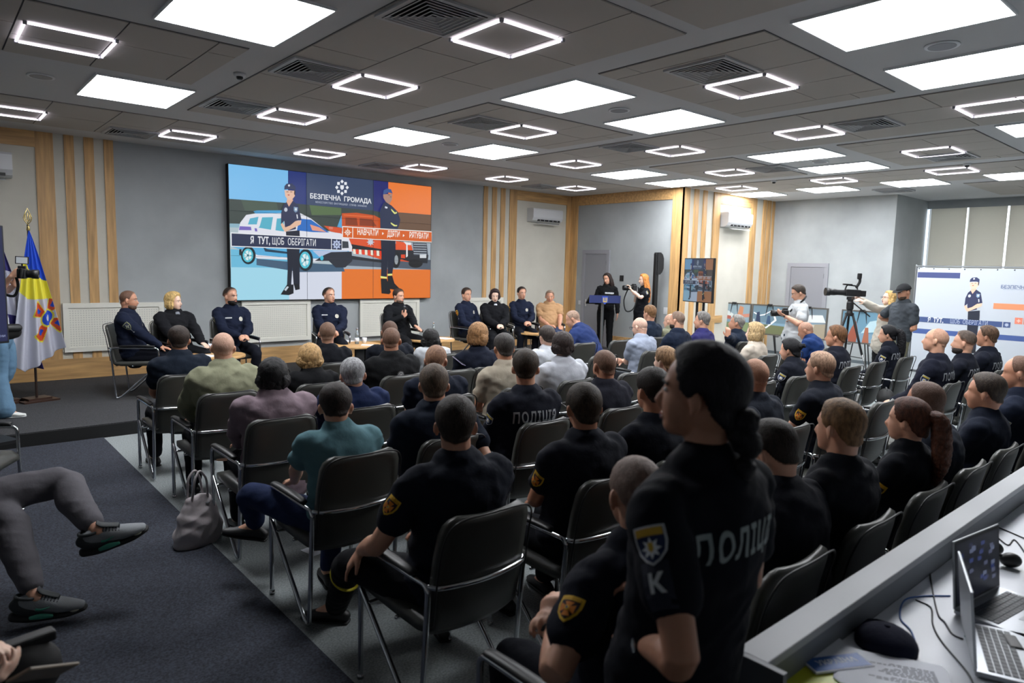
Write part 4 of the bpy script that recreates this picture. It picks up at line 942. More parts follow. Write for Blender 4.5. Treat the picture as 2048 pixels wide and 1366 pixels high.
    # ---- hair
    if hair:
        st, hcx = hair[0], hair[1]; bm = BM()
        hairk = {'ponytail': 'tied', 'bun': 'tied', 'braid': 'tied', 'longred': 'long'}.get(st, st)
        hair_shell(bm, H, hairk, sd)
        o = to_obj('hair', bm, hair_fade(hcx, skin_, hairk) if hairk in ('buzz', 'balding', 'ring', 'recede', 'fade', 'crop', 'short') else hairm(hcx), r, True)
        bm = None
        if st in ('bob', 'bobshort'):
            bm = BM(); dz = -.075 if st == 'bob' else -.045
            pts = [(-.072, .03), (-.088, -.02), (-.07, -.075), (0, -.1), (.07, -.075), (.088, -.02), (.072, .03)]
            for (x0_, y0_), (x1_, y1_) in zip(pts, pts[1:]):
                for t in (0, .5):
                    x, y = x0_+(x1_-x0_)*t, y0_+(y1_-y0_)*t
                    tube(bm, [(*HP(x*.9, y*.9, .03), .02), (*HP(x*1.06, y*1.04, -.02), .025), (*HP(x*1.0, y*1.0, dz), .02), (*HP(x*.9, y*.93, dz-.025), .01)], up=(0, 1, 0), seg=8, n=2)
        if st == 'long':
            bm = BM(); L = ex.get('hairlen', .32)
            for sx, y in ((-.07, .0), (-.055, -.06), (0, -.085), (.055, -.06), (.07, .0), (-.085, -.03), (.085, -.03), (.03, -.08), (-.03, -.08)):
                p0 = V(HP(sx, y, .02)); p1 = V(HP(sx*1.15, y*1.1, -.08)); p2 = p1+V((0, 0, -L*.5))+(R.inverted() @ V((0, 0, 0)))+V((sx*.3, -.035+y*.1, 0)); p3 = p2+V((0, -.0, -L*.45))
                tube(bm, [(*p0, .022), (*p1, .026), (*p2, .024), (*p3, .01)], up=(0, 1, 0), seg=8, n=3)
        if st == 'ponytail':
            bm = BM(); L = ex.get('hairlen', .26); w_ = ex.get('ponyw', .034)
            p0 = V(HP(0, -.085, .03)); p1 = V(HP(0, -.15, .035)); p2 = V(HP(0, -.17, -.04))
            tube(bm, [(*p0, w_*.6), (*p1, w_*.8), (*p2, w_), (*(p2+V((0, -.01, -L*.55))), w_*.9), (*(p2+V((0, .01, -L))), w_*.35)], up=(0, 1, .1), seg=12, n=4)
        if st == 'braid':
            bm = BM(); L = ex.get('hairlen', .3); p0 = V(HP(0, -.09, -.05))
            for q in range(9):
                t = q/8; c = p0+V((.008*math.sin(q*2.4), -.03-.012*math.sin(q*1.2), -L*t)); rr = .03*(1-.5*t)
                ellipsoid(bm, c, (rr, rr*.9, .03))
            tube(bm, [(*HP(0, -.07, 0), .03), (*p0, .033), (*(p0+V((0, -.03, -.05))), .028)], n=2)
        if st == 'bun':
            bm = BM(); ellipsoid(bm, (0, 0, 0), (.036, .03, .034), Matrix.Translation(V(HP(0, -.118, .035)))); tube(bm, [(*HP(0, -.08, .03), .03), (*HP(0, -.11, .035), .02)], n=1)
            tube(bm, [(*HP(0, -.12, .04), .02), (*HP(0, -.155, .05), .016), (*HP(0, -.165, .03), .008)], n=2)
        if bm: nm = {'ponytail': 'ponytail', 'braid': 'braid', 'bun': 'hair_bun'}.get(st, 'hair_lengths'); o2 = to_obj(nm, bm, hairm(hcx), r, True); remesh(o2, .006, 3, .5, (.006, 45))
    if ex.get('cap'):
        bm = BM(); o_ = V((0, -.01, .01)); rings = []
        for j in range(9):
            el_ = math.radians(88-9.2*j); ring = []
            for i in range(28):
                az = 2*PI*i/28; d = V((math.cos(el_)*math.sin(az), math.cos(el_)*math.cos(az), math.sin(el_))); ring.append(bm.verts.new(H @ (o_+d*(head_r(d)+.016))))
            rings.append(ring)
        for A_, B_ in zip(rings, rings[1:]):
            for i in range(28): bm.faces.new((A_[i], B_[i], B_[(i+1) % 28], A_[(i+1) % 28]))
        bm.faces.new(rings[0])
        c_ = to_obj('cap', bm, cloth(ex['cap']), r, True); md = c_.modifiers.new('t', 'SOLIDIFY'); md.thickness = .004
        bm = BM(); M2 = H @ Matrix.Translation((0, .09, .035)) @ Matrix.Rotation(-.25, 4, 'X'); pts = [(-.07, -.03), (-.072, .02), (-.05, .07), (0, .09), (.05, .07), (.072, .02), (.07, -.03), (0, .005)]
        prism(bm, pts, -.003, .003, M=M2); to_obj('peak', bm, cloth(ex['cap']), c_)
    if beard:
        bm = BM(); q_ = 1.0 if beard[0] == 'full' else .93
        ellipsoid(bm, (0, .024, -.078), (.0635*q_+.002, .064*q_+.002, .05), H, 20, 12); ellipsoid(bm, (0, .052, -.094), (.041*q_, .038*q_, .028), H, 14, 8)
        if beard[0] == 'full': ellipsoid(bm, (0, .079, -.052), (.028, .012, .006), H, 12, 8)
        to_obj('beard', bm, hairm(beard[1]), r, True)
        bm = BM(); ellipsoid(bm, (0, .0905, -.066), (.018, .007, .005), H, 10, 6); to_obj('lips', bm, M_lip, r, True)
    if face:
        for sx in (-1, 1):
            bm = BM(); ellipsoid(bm, (sx*.030, .072, .004), (.0125, .007, .0065), H, 10, 8, 0); ellipsoid(bm, (sx*.030, .0775, .004), (.0058, .003, .0058), H, 8, 6, 1); to_obj('eye', bm, [M_eye, M_iris], r, True)
            bm = BM(); tube(bm, [(*HP(sx*.013, .086, .019), .0028), (*HP(sx*.03, .082, .025), .0035), (*HP(sx*.05, .066, .02), .0025)], up=(0, 0, 1), seg=6); to_obj('eyebrow', bm, hairm(ex.get('brow', hair[1] if hair else '#4a3a2c')), r, True)
        if not beard: bm = BM(); ellipsoid(bm, (0, .0885, -.063), (.021, .005, .0042), H, 10, 6); ellipsoid(bm, (0, .0865, -.072), (.018, .005, .0045), H, 10, 6); to_obj('lips', bm, mat('lip', '#8e2f35', .4) if female else M_lip, r, True)
    if glasses:
        bm = BM()
        for sx in (-1, 1):
            tube(bm, [(*HP(sx*(.032+.024*math.cos(t)), .104, .002+.018*math.sin(t)), .0018) for t in [2*PI*i/14 for i in range(14)]], up=(0, 1, 0), seg=6, closed=True)
            rod(bm, [HP(sx*.056, .103, .008), HP(sx*.085, .09, .008), HP(sx*.086, -.005, .004), HP(sx*.083, -.03, -.01)], .0018, .01, 6)
        rod(bm, [HP(-.01, .107, .006), HP(.01, .107, .006)], .0018, .01, 6); to_obj('glasses', bm, M_black, r)
    # ---- clothes
    typ, sc = shirt[0], shirt[1]; fl = .013+.004*(build-1)*5; bvh = None; shirt_o = None
    bm = BM(); belly = ex.get('belly', 0)
    zlo = -.07 if (sit or typ != 'tucked') else 0
    st_ = [(z, y, a, bb) for z, y, a, bb in TORSO if z >= zlo and z <= .53]+[(.545, -.075, .088, .07)]
    if typ in ('jacket', 'blouse'): st_ = [(-.12, .0, .185, .15)]+st_
    g = {'jacket': .022, 'blouse': .024, 'long': .016}.get(typ, fl)
    tube(bm, [(*(T(0, y, z)+V((0, belly*max(0, 1-abs(z-.14)/.2), 0))), a*wd+g, bb*wd+g+belly*max(0, 1-abs(z-.14)/.2)) for z, y, a, bb in st_], up=(0, 1, 0), seg=24, n=3)
    longs = typ in ('long', 'jacket', 'blouse', 'hood')
    for s in (-1, 1):
        el, wr = hand[s][0], hand[s][1]; q = wd; Shc = Sh[s]; m_ = (Shc*.35+T(s*.08, -.07, .49)*.65)
        if longs:
            e = {'jacket': .012, 'blouse': .014}.get(typ, .008)
            tube(bm, [(*m_, .06*q), (*Shc, (.062+e)*q), (*(Shc*.5+el*.5), (.056+e)*q), (*el, (.05+e)*q), (*(el*.45+wr*.55), (.043+e)*q), (*(el*.08+wr*.92), (.034+e)*q)], up=(.1, .3, 1), seg=14, n=3)
        else:
            c = .62 if typ != 'tee' else .66; d = el-Shc
            tube(bm, [(*m_, .06*q), (*Shc, .066*q), (*(Shc+d*c*.5), .064*q), (*(Shc+d*c), .062*q+.004)], up=(.1, .3, 1), seg=14, n=3)
    cn = T(0, -.07, .56)
    if typ not in ('tee', 'blouse'):                    # collar standing round the neck
        top = (nb*.45+hb*.55); ax = (top-nb).normalized(); u1 = V((1, 0, 0)); u2 = ax.cross(u1).normalized(); u1 = u2.cross(ax)
        for lvl, rr in ((-.008, .076), (.008, .071)):
            c0 = cn+ax*lvl+V((0, .004, 0))
            tube(bm, [(*(c0+u1*(rr*math.cos(t))+u2*(rr*1.0*math.sin(t))+V((0, 0, -.022*max(0, math.sin(t)*u2.y)))), .0105) for t in [2*PI*i/20 for i in range(20)]], up=tuple(ax), seg=8, closed=True)
    shirt_o = to_obj('jacket' if typ == 'jacket' else 'blouse' if typ == 'blouse' else 'shirt', bm, cloth(sc), r)
    remesh(shirt_o, .0115 if vox > .0075 else .009, 5, .5, (.0125, 11))
    if ex.get('inner'):                                 # light shirt showing in the neckline
        bm = BM(); c0 = cn+V((0, .01, .012)); tube(bm, [(*(c0+V((.07*math.cos(t), .066*math.sin(t), .006))), .011) for t in [2*PI*i/18 for i in range(18)]], up=(0, 0, 1), seg=8, closed=True)
        tube(bm, [(*(T(0, .03, .56)), .03, .01), (*(T(0, .055, .46)), .035, .012), (*(T(0, .065, .33)), .012, .01)], up=(0, 1, 0), n=2)
        to_obj('shirt_collar', bm, cloth(ex['inner']), r, True)
    bm = BM(); pq = build
    tube(bm, [(*(base+V((0, .0, -.09 if sit else -.1))), .16*wd, .12), (*base, .188*wd, .142*wd), (*(base+V((0, -.02, .09))), .172*wd, .13*wd)], up=(0, 1, 0), seg=20, n=2)
    fp = ex.get('leg', 1.0)
    for s in (-1, 1):
        tube(bm, [(*(Hip[s]+V((0, -.02, 0))), .098*pq, .098*pq), (*(Hip[s]*.55+Kn[s]*.45), .088*pq*fp), (*Kn[s], .072*fp), (*(Kn[s]*.6+An[s]*.4), .068*fp), (*(An[s]+(Kn[s]-An[s]).normalized()*(.075 if ex.get('custom_shoes') else .03 if ex.get('flare', 1) < 1.3 else -.01)), .06*fp*ex.get('flare', 1))], up=(1, .2, 0), seg=14, n=3)
    tr = to_obj('trousers', bm, cloth(pants), r); remesh(tr, .0125, 4, .5, (.006, 12))
    for s in (-1, 1):
        bm = BM(); t = toe[s]; a = An[s]; down = V((0, 0, -1)) if abs(t.z) < .3 else (-(Kn[s]-a)).normalized(); down = (down-t*down.dot(t)).normalized()
        f = lambda u, v, w_=0: a+t*u+down*v+t.cross(down)*w_
        if not ex.get('custom_shoes'):
            tube(bm, [(*f(-.055, .052), .034, .03), (*f(0, .038), .038, .042), (*f(.07, .05), .043, .032), (*f(.14, .062), .043, .022), (*f(.185, .066), .03, .015)], up=tuple(-down), seg=14, n=3)
            sh = to_obj('shoe', bm, mat('shoe', shoes, .5), r, True)
            bm = BM(); tube(bm, [(*f(-.07, .082), .034, .009), (*f(.0, .083), .036, .009), (*f(.09, .083), .044, .009), (*f(.17, .082), .038, .009), (*f(.195, .08), .024, .008)], up=tuple(-down), seg=12, n=3); to_obj('sole', bm, M_sole if shoes != '#d8dad6' else M_white, sh, True)
        else: bm.free()
    for s in ex.get('stripe', ()):                       # yellow piping round the shin
        k_, a_ = Kn[s], An[s]; d = (a_-k_).normalized(); u1 = V((1, 0, 0)); u1 = (u1-d*u1.dot(d)).normalized(); u2 = d.cross(u1); c = k_+d*.13; bm = BM()
        tube(bm, [(*(c+u1*(.074*math.cos(q))+u2*(.074*math.sin(q))+d*(.035*math.sin(q)+.012*math.sin(2*q))), .007, .004) for q in [2*PI*i/28 for i in range(28)]], up=tuple(d), seg=8, closed=True)
        to_obj('yellow_stripe', bm, mat('reflective_yellow', '#cfc02a', .6), tr, True)
    # ---- marks sewn or printed on the clothes
    if marks:
        dg = bpy.context.evaluated_depsgraph_get(); bvh = BVHTree.FromObject(shirt_o, dg)
        for mk in marks:
            kind, side = mk[0], mk[1]
            if kind in ('fire', 'police', 'olive', 'police_big', 'rank'):
                s = side; el = hand[s][0]; d = (el-Sh[s]).normalized(); t = mk[2] if len(mk) > 2 else (.34 if kind != 'rank' else .66); sz = mk[3] if len(mk) > 3 else (.082 if kind != 'rank' else .06)
                outw = V((s, -.42, .12)); outw = (outw-d*outw.dot(d)).normalized(); p = Sh[s]+d*(.3*k*t)
                decal('sleeve_patch' if kind != 'rank' else 'rank_mark', r, bvh, p, outw, -d, sz, kind)
            elif kind == 'back': decal('lettering', r, bvh, T(0, -.2, .405), V((0, -1, .12)), V((0, 0, 1)), mk[2], text='ПОЛІЦІЯ', off=.003, bold=.0026, sx=.66, tcol=mk[3] if len(mk) > 3 else '#8d9196', label='pale printed word ПОЛІЦІЯ across the back')
            elif kind == 'sun': decal('printed_emblem', r, bvh, T(.02, -.2, .40), V((0, -1, .1)), V((0, 0, 1)), .075, 'sun')
            elif kind == 'badge': decal('badge', r, bvh, T(-.085, .1, .40), V((-.15, 1, .2)), V((0, 0, 1)), .07, 'badge')
            elif kind == 'plate': decal('name_plate', r, bvh, T(.085, .1, .42), V((.15, 1, .2)), V((0, 0, 1)), .09, 'plate')
            elif kind == 'text': decal('lettering', r, bvh, T(*mk[2]), V(mk[3]), V((0, 0, 1)), mk[4], text=mk[1], tcol=mk[5])
            elif kind == 'letterk':
                s = side; el = hand[s][0]; d = (el-Sh[s]).normalized(); outw = V((s, -.42, .12)); outw = (outw-d*outw.dot(d)).normalized(); p = Sh[s]+d*(.3*k*.56)
                decal('sleeve_tab', r, bvh, p, outw, -d, .062, 'letterk', off=.003); decal('lettering', r, bvh, p, outw, -d, .05, text='К', off=.0065, tcol='#c8ccd0', bold=.002)
    return r, dict(H=H, W=Wm, hand=hand, Sh=Sh, T=T, shirt=shirt_o, An=An, toe=toe, Kn=Kn)
# ================================================================ the audience
ROWY = {1: 6.465, 2: 5.42, 3: 4.36, 4: 3.31, 5: 2.24, 6: 1.19}
ROWN_ = {1: 'front row', 2: 'second row', 3: 'third row', 4: 'fourth row', 5: 'fifth row', 6: 'last row'}
NV, NV2, BK = '#12161f', '#141a28', '#0f1013'
def seat(row, who, ax, *a, look=0, **k):
    """a person of the audience together with the chair below them"""
    h = k.pop('head', (0, 0, 0)); k['phi'] = .3*look; k['head'] = (.7*look, h[1], h[2])
    X, Y, zt = a; chx = ax if ax is not None else X
    r, info = person(X, Y, zt, **k)
    place_chair(chx, ROWY[row], 0, 'charcoal visitor chair under the '+who, 'audience chairs')
    return r, info
# front row
seat(1, 'man in a dark navy polo at the left end', 1.745, 1.762, 6.619, 1.337, look=10, lean=.12, hair=('crop', '#2e241e'), shirt=('polo', '#141c28'), skin_='c', head=(12, 0, 0), arms='lap', build=1.1, label='man with short brown hair in a dark polo, left end of the front row')
seat(1, 'man in a black jacket near the middle table', None, 3.184, 6.576, 1.337, look=28, hair=('buzz', '#4c3a2c'), shirt=('long', '#101218'), skin_='b', label='man with cropped hair and black jacket, seated before the table with the single bottle')
seat(1, 'balding man in a dark shirt', None, 3.906, 6.545, 1.325, look=35, hair=('recede', '#2b211c'), shirt=('long', '#12161f'), skin_='c', build=1.08, label='balding dark haired man seated just in front of the man with the sun print')
seat(1, 'dark haired woman in a white top', None, 4.490, 6.607, 1.190, look=38, lean=.1, hair=('bobshort', '#131212'), shirt=('tee', '#b0b4b8'), skin_='b', female=True, head=(10, 10, 0), label='woman with short black hair in a white top, seated before the second round table')
seat(1, 'bald man in a blue polo leaning forward', 6.85, 7.108, 6.869, 1.345, look=-38, lean=.55, hair=('buzz', '#8a7768'), shirt=('polo', '#22315c'), skin_='b', head=(-50, 22, 0), arms='knees', build=1.15, label='bald man in a royal blue polo leaning far forward beside the lectern')
seat(1, 'ginger haired man in a navy shirt', None, 8.497, 6.576, 1.408, look=2, hair=('crop', '#7a5a3c'), shirt=('long', '#1a2434'), skin_='b', head=(-22, 0, 0), build=1.05, label='ginger haired man in a dark shirt, below the orange haired photographer')
seat(1, 'man half hidden behind the bearded man', None, 9.028, 6.576, 1.270, look=-8, hair=('balding', '#a08c78'), shirt=('long', '#7c7d68'), skin_='a', head=(-30, 0, 0), label='man almost hidden behind the bearded man, only his pale face and olive shirt edge showing')
# second row
seat(2, 'bald man in an olive green shirt', 1.765, 1.803, 5.562, 1.379, look=12, lean=.1, hair=('balding', '#8f857c'), shirt=('long', '#80816a'), skin_='b', head=(-6, 0, 3), build=1.25, arms='knees', label='large bald man in an olive green shirt seen from behind at left')
seat(2, 'woman with short blond hair', None, 2.530, 5.562, 1.234, look=25, lean=.1, hair=('bobshort', '#a8875a'), shirt=('jacket', '#0d0e11'), skin_='d', female=True, label='woman with short golden blond hair in a black jacket, seen from behind')
seat(2, 'man with a white sun print on his black T-shirt', None, 3.317, 5.531, 1.361, look=38, hair=('buzz', '#4a392e'), shirt=('tee', '#101113'), skin_='c', build=1.22, marks=[('sun', 0)], label='broad man in a black T-shirt with a white sun emblem printed between the shoulders')
seat(2, 'woman with a caramel bob and navy jacket', None, 4.345, 5.531, 1.351, look=58, hair=('bob', '#8a6642'), shirt=('jacket', '#131826'), skin_='a', female=True, build=1.1, head=(35, 8, 0), slean=-.0, ex={'inner': '#c8cbd0'}, label='woman with a caramel brown bob and navy jacket, turned to the right')
seat(2, 'woman in the white shirt with black stripes', None, 5.321, 5.531, 1.292, look=18, hair=('crop', '#3a322e'), shirt=('tee', '#b4b8be'), skin_='a', glasses=True, head=(-20, 5, 0), label='person with glasses and short dark hair in a white shirt near the rightmost table', marks=[])
seat(2, 'grey haired man in a pale striped polo', None, 7.008, 5.574, 1.339, look=-5, lean=.12, hair=('balding', '#8d8680'), shirt=('polo', '#8a92a2'), skin_='a', arms='crossed', head=(-22, 12, 0), build=1.1, glasses=True, label='older balding man in a pale grey blue striped polo with folded arms')
seat(2, 'bearded man in a navy polo', None, 7.747, 5.531, 1.408, look=-10, hair=('buzz', '#5e554c'), shirt=('polo', '#141d2e'), skin_='b', beard=('full', '#2c2622'), head=(-28, 0, 0), build=1.2, label='stocky bearded man in a navy polo, below the standing display')
seat(2, 'grey haired man in a violet blue polo', None, 8.337, 5.531, 1.380, look=-20, hair=('crop', '#6f6c69'), shirt=('polo', '#2d2c5c'), skin_='b', head=(-30, 0, 0), build=1.12, label='grey haired man in a violet blue polo sitting left of the man in a suit')
seat(2, 'grey haired man in a dark blue suit', None, 9.188, 5.500, 1.316, look=-26, hair=('crop', '#87847f'), shirt=('jacket', '#1c2535'), skin_='c', head=(-32, -8, 6), ex={'inner': '#c8ccd2'}, hands={'L': ((7.676, 4.811, 1.170), (.1, .1, 1), (-.6, -.6, .1), 1.0)}, label='grey haired man in a dark blue suit touching his collar, before the leftmost picture')
# third row
seat(3, 'woman in the mauve blouse', 1.745, 1.780, 4.490, 1.285, look=26, lean=.08, hair=('bobshort', '#131214'), shirt=('blouse', '#7d6d75'), skin_='b', female=True, build=1.25, head=(8, 0, 0), arms='knees', label='woman with short black hair in a mauve grey blouse near the pale handbag')
seat(3, 'man with white grey hair in a blue shirt', None, 2.362, 4.471, 1.257, look=28, hair=('short', '#8e8e90'), shirt=('long', '#1b2748'), skin_='b', build=1.15, head=(-15, 8, -4), label='man with thick silver grey hair in a bright navy blue shirt, slumped to the right')
seat(3, 'man with thinning reddish brown hair', None, 3.092, 4.471, 1.314, look=48, hair=('recede', '#7a5b45'), shirt=('polo', '#141a28'), skin_='b', head=(15, 5, 0), build=1.1, label='man with thinning reddish brown hair in a dark navy polo, behind the woman in white')
seat(3, 'man in a beige T-shirt', None, 3.819, 4.502, 1.365, look=22, lean=.08, hair=('crop', '#3b3734'), shirt=('tee', '#a39a8a'), skin_='c', build=1.12, head=(-10, 0, 0), label='man with short dark hair in a beige T-shirt, seen from behind')
seat(3, 'woman in a white blouse', None, 4.504, 4.471, 1.345, look=22, hair=('bobshort', '#2c2220'), shirt=('blouse', '#a9acb3'), skin_='a', female=True, build=1.2, head=(-12, 4, 0), label='woman with a short dark bob in a plain white blouse')
seat(3, 'blond woman in a patterned white blouse', None, 7.897, 4.471, 1.316, look=-15, hair=('bob', '#b49a70'), shirt=('blouse', '#c2b8aa'), skin_='d', female=True, head=(-28, 0, 0), ex={'shades': 1}, label='woman with a blond bob and sunglasses on her head in a white patterned blouse')
seat(3, 'bald man looking down in a blue polo', None, 9.614, 4.653, 1.262, look=-16, lean=.35, hair=('balding', '#9a8a7e'), shirt=('polo', '#1c3566'), skin_='c', head=(-25, 22, 0), label='bald man in a bright blue polo looking down, below the cameraman in the white T-shirt')
# fourth row
seat(4, 'man in a teal polo', 1.745, 1.723, 3.464, 1.272, look=24, lean=.12, slean=-.02, hair=('crop', '#281e1a'), shirt=('polo', '#5a7d86'), skin_='b', head=(4, 12, 0), arms=('knees', 'lap'), pants='#1c2848', ex={'flare': .9},
     joints={'kneeL': (1.42, 3.95, .58), 'ankL': (1.475, 4.020, 0.361), 'toeL': (-.7, .65, .12), 'ankR': (1.80, 3.72, .09)}, label='man in a teal polo and blue jeans with one leg crossed over')
seat(4, 'man in a navy T-shirt with his elbow out', None, 2.350, 3.421, 1.342, look=30, hair=('short', '#57493c'), shirt=('tee', '#101826'), skin_='b', build=1.2, arms=('lap', 'side'), hands={'R': ((2.425, 3.034, 0.638), (-.6, .5, -.3), (.4, .3, .8), .6, (1, .1, .15))}, label='man with grey brown hair in a dark blue T-shirt, elbow sticking out')
seat(4, 'officer with ПОЛІЦІЯ across his back', None, 3.101, 3.421, 1.384, look=42, hair=('crop', '#33291f'), shirt=('long', '#141722'), skin_='b', build=1.12, marks=[('back', 0, .098), ('police', -1)], label='officer with short brown hair and ПОЛІЦІЯ on his back, centre of the seats')
seat(4, 'shaven man in a dark shirt', None, 3.895, 3.421, 1.342, look=14, hair=('buzz', '#4b3b30'), shirt=('long', '#191a24'), skin_='c', head=(-18, 0, 0), build=1.15, beard=('short', '#2b221d'), label='shaven man with short beard in a dark shirt, left of the young fair woman')
seat(4, 'young woman with light brown hair', None, 4.651, 3.421, 1.316, look=0, hair=('tied', '#86684a'), shirt=('long', '#12161f'), skin_='d', female=True, head=(-30, 0, 0), marks=[('rank', -1)], label='young woman with light brown hair in dark uniform, partly hidden behind the standing policewoman')
seat(4, 'shaven man behind the standing woman', None, 5.218, 3.421, 1.344, look=20, hair=('buzz', '#55483f'), shirt=('polo', '#141a28'), skin_='c', label='shaven headed man whose scalp shows just above the standing woman')
seat(4, 'policewoman with a black bun', 6.6, 6.881, 3.483, 1.267, look=-8, lean=.15, hair=('bun', '#101014'), shirt=('long', '#131620'), skin_='b', female=True, head=(-28, 6, 0), marks=[('police', -1), ('rank', -1)], label='policewoman with black hair in a bun, silver star patch on her sleeve')
seat(4, 'brown haired officer with pale back lettering', None, 7.799, 3.421, 1.374, look=-16, hair=('crop', '#6a4a30'), shirt=('long', '#161924'), skin_='c', head=(-30, 0, 0), build=1.05, marks=[('back', 0, .098)], label='brown haired police officer with ПОЛІЦІЯ on his back, in front of the tripod')
seat(4, 'policewoman with a long black ponytail', None, 9.380, 3.464, 1.316, look=-16, lean=.1, hair=('ponytail', '#0f0f13'), shirt=('long', '#131722'), skin_='b', female=True, head=(-32, 4, 0), marks=[('police', -1), ('rank', -1), ('back', 0, .1)], ex={'hairlen': .34, 'ponyw': .05}, label='policewoman with a big black ponytail sitting below the man in a cap')
# fifth row
seat(5, 'rescuer with his hand on his knee', 1.745, 1.754, 2.382, 1.372, look=35, lean=.04, hair=('crop', '#2d241e'), shirt=('polo', '#121723'), skin_='b', build=1.16, vox=.0075, arms=('knees', 'lap'), pants='#0d0f14', marks=[('fire', -1, .42)], ex={'stripe': (-1,)},
     hands={'L': ((1.458, 2.685, 0.660), (-.35, .45, -.8), (-.6, .3, .7), .4, (-.7, -1, -.2))}, joints={'kneeL': (1.464, 2.803, 0.550), 'ankL': (1.636, 3.293, 0.090), 'toeL': (-.6, .7, 0)}, label='rescuer in navy with yellow shield patch and hand on knee, nearest the aisle carpet')
seat(5, 'man in glasses with a yellow shield patch', None, 2.534, 2.351, 1.364, look=26, hair=('short', '#33291f'), shirt=('polo', '#12151f'), skin_='c', build=1.12, glasses=True, head=(-14, 0, 0), marks=[('fire', -1, .42)], label='man with glasses and dark cropped hair in navy, left of the standing policewoman')
seat(5, 'man beside the standing woman with a red ear', None, 3.091, 2.351, 1.396, look=16, hair=('crop', '#221c18'), shirt=('polo', '#11151f'), skin_='c', head=(-25, 0, 0), build=1.02, marks=[('fire', -1, .45)], label='man with dark hair in a navy polo, his head cut off by the standing woman')
seat(5, 'curly haired person behind the standing woman', 3.72, 3.933, 2.382, 1.331, look=20, lean=.1, hair=('curly', '#241d1a'), shirt=('polo', '#131823'), skin_='b', label='person with dark curly hair, mostly hidden behind the standing woman')
seat(5, 'shaven man in a dark navy polo', 4.36, 4.250, 2.394, 1.373, look=14, lean=.05, hair=('balding', '#7a6658'), shirt=('polo', '#111722'), skin_='c', head=(-22, 0, 0), build=1.1, label='shaven headed man in a plain dark navy polo, right of the standing woman')
seat(5, 'fair man with an orange shield patch', 5.05, 5.217, 2.394, 1.352, look=0, lean=.05, hair=('short', '#9a7c66'), shirt=('polo', '#11151f'), skin_='b', head=(-28, 0, 0), build=1.05, marks=[('fire', -1, .45)], label='man with short fair hair in profile, yellow patch on his navy sleeve, mid right')
seat(5, 'bald officer with star patch', 7.5, 7.580, 2.351, 1.449, look=-12, hair=('balding', '#8c7666'), shirt=('long', '#141724'), skin_='b', head=(-26, -6, 0), build=1.15, marks=[('police', -1), ('back', 0, .1), ('rank', -1)], label='heavy bald police officer with a silver star sleeve patch in front of the white banner')
seat(5, 'bearded officer with a faded haircut', 8.3, 8.448, 2.351, 1.376, look=-12, hair=('fade', '#4a4038'), shirt=('long', '#141722'), skin_='b', beard=('full', '#2a2420'), head=(-26, -2, 0), marks=[('back', 0, .098)], label='bearded police officer with a faded haircut, ПОЛІЦІЯ on his back, before the banner')
seat(5, 'brown haired officer furthest right of the banner group', 9.1, 9.249, 2.351, 1.405, look=-5, hair=('short', '#5a4434'), shirt=('long', '#141824'), skin_='c', head=(-26, 0, 0), build=1.1, marks=[('back', 0, .098)], label='officer with cropped brown hair, behind and right of the bearded one')
# last row
p48 = seat(6, 'shaven man with a wrist watch', 1.62, 1.675, 1.320, 1.366, look=24, lean=.06, hair=('buzz', '#6c625c'), shirt=('polo', '#0f1320'), skin_='b', vox=.0065, build=1.1, head=(-12, 6, 0), marks=[('fire', -1, .5)], pants='#11131c', ex={'stripe': (-1, 1)},
     hands={'L': ((1.418, 1.408, 0.845), (.35, .5, .6), (-.8, .1, .5), 1.3, (-1, -.7, -.3)), 'R': ((1.501, 1.416, 0.849), (-.75, .3, .3), (.0, .5, .8), 1.3, (1, -.5, -.5))}, label='rescuer with a shaved greying head and black wrist watch, hands held up, bottom centre')
seat(6, 'dark haired man right of the standing woman', 2.32, 2.606, 1.369, 1.340, look=2, lean=.2, hair=('crop', '#241b15'), shirt=('polo', '#13151e'), skin_='b', head=(-35, 18, 0), build=1.05, label='man with dark cropped hair bowing his head just right of the standing woman')
seat(6, 'fair haired man with a large yellow patch', 2.97, 3.062, 1.301, 1.394, look=9, hair=('short', '#7a5c3e'), shirt=('polo', '#10131b'), skin_='b', head=(-24, 0, 0), build=1.08, vox=.0075, marks=[('fire', -1, .5)], label='man with short fair brown hair and a large yellow sleeve patch, second from the desk')
seat(6, 'woman with auburn hair', 3.64, 3.881, 1.301, 1.311, look=0, hair=('ponytail', '#4e2a1a'), shirt=('polo', '#10131b'), skin_='b', female=True, head=(-24, 0, 0), marks=[('fire', -1, .5)], ex={'hairlen': .26, 'ponyw': .045}, label='woman with long auburn hair tied back and a yellow sleeve patch')
seat(6, 'shaven dark man in a navy polo', 4.27, 4.310, 1.363, 1.357, look=14, lean=.1, hair=('buzz', '#3c332e'), shirt=('polo', '#121824'), skin_='c', build=1.1, head=(-20, 4, 0), label='shaven headed man in a navy polo between the auburn woman and the dark cropped man')
seat(6, 'dark cropped man in profile', 4.92, 5.200, 1.301, 1.330, look=-4, hair=('crop', '#3a3028'), shirt=('polo', '#121826'), skin_='c', head=(-28, 0, 0), label='man with thick dark cropped hair in navy, left of the officer at the right edge')
seat(6, 'officer at the right edge', 5.72, 6.067, 1.320, 1.387, look=-8, hair=('recede', '#4a3a30'), shirt=('long', '#131a2a'), skin_='c', head=(-30, 8, 0), marks=[('police', -1, .4), ('rank', -1, .78, .09)], build=1.12, label='police officer cut by the right edge with a large star patch and four rank stars')
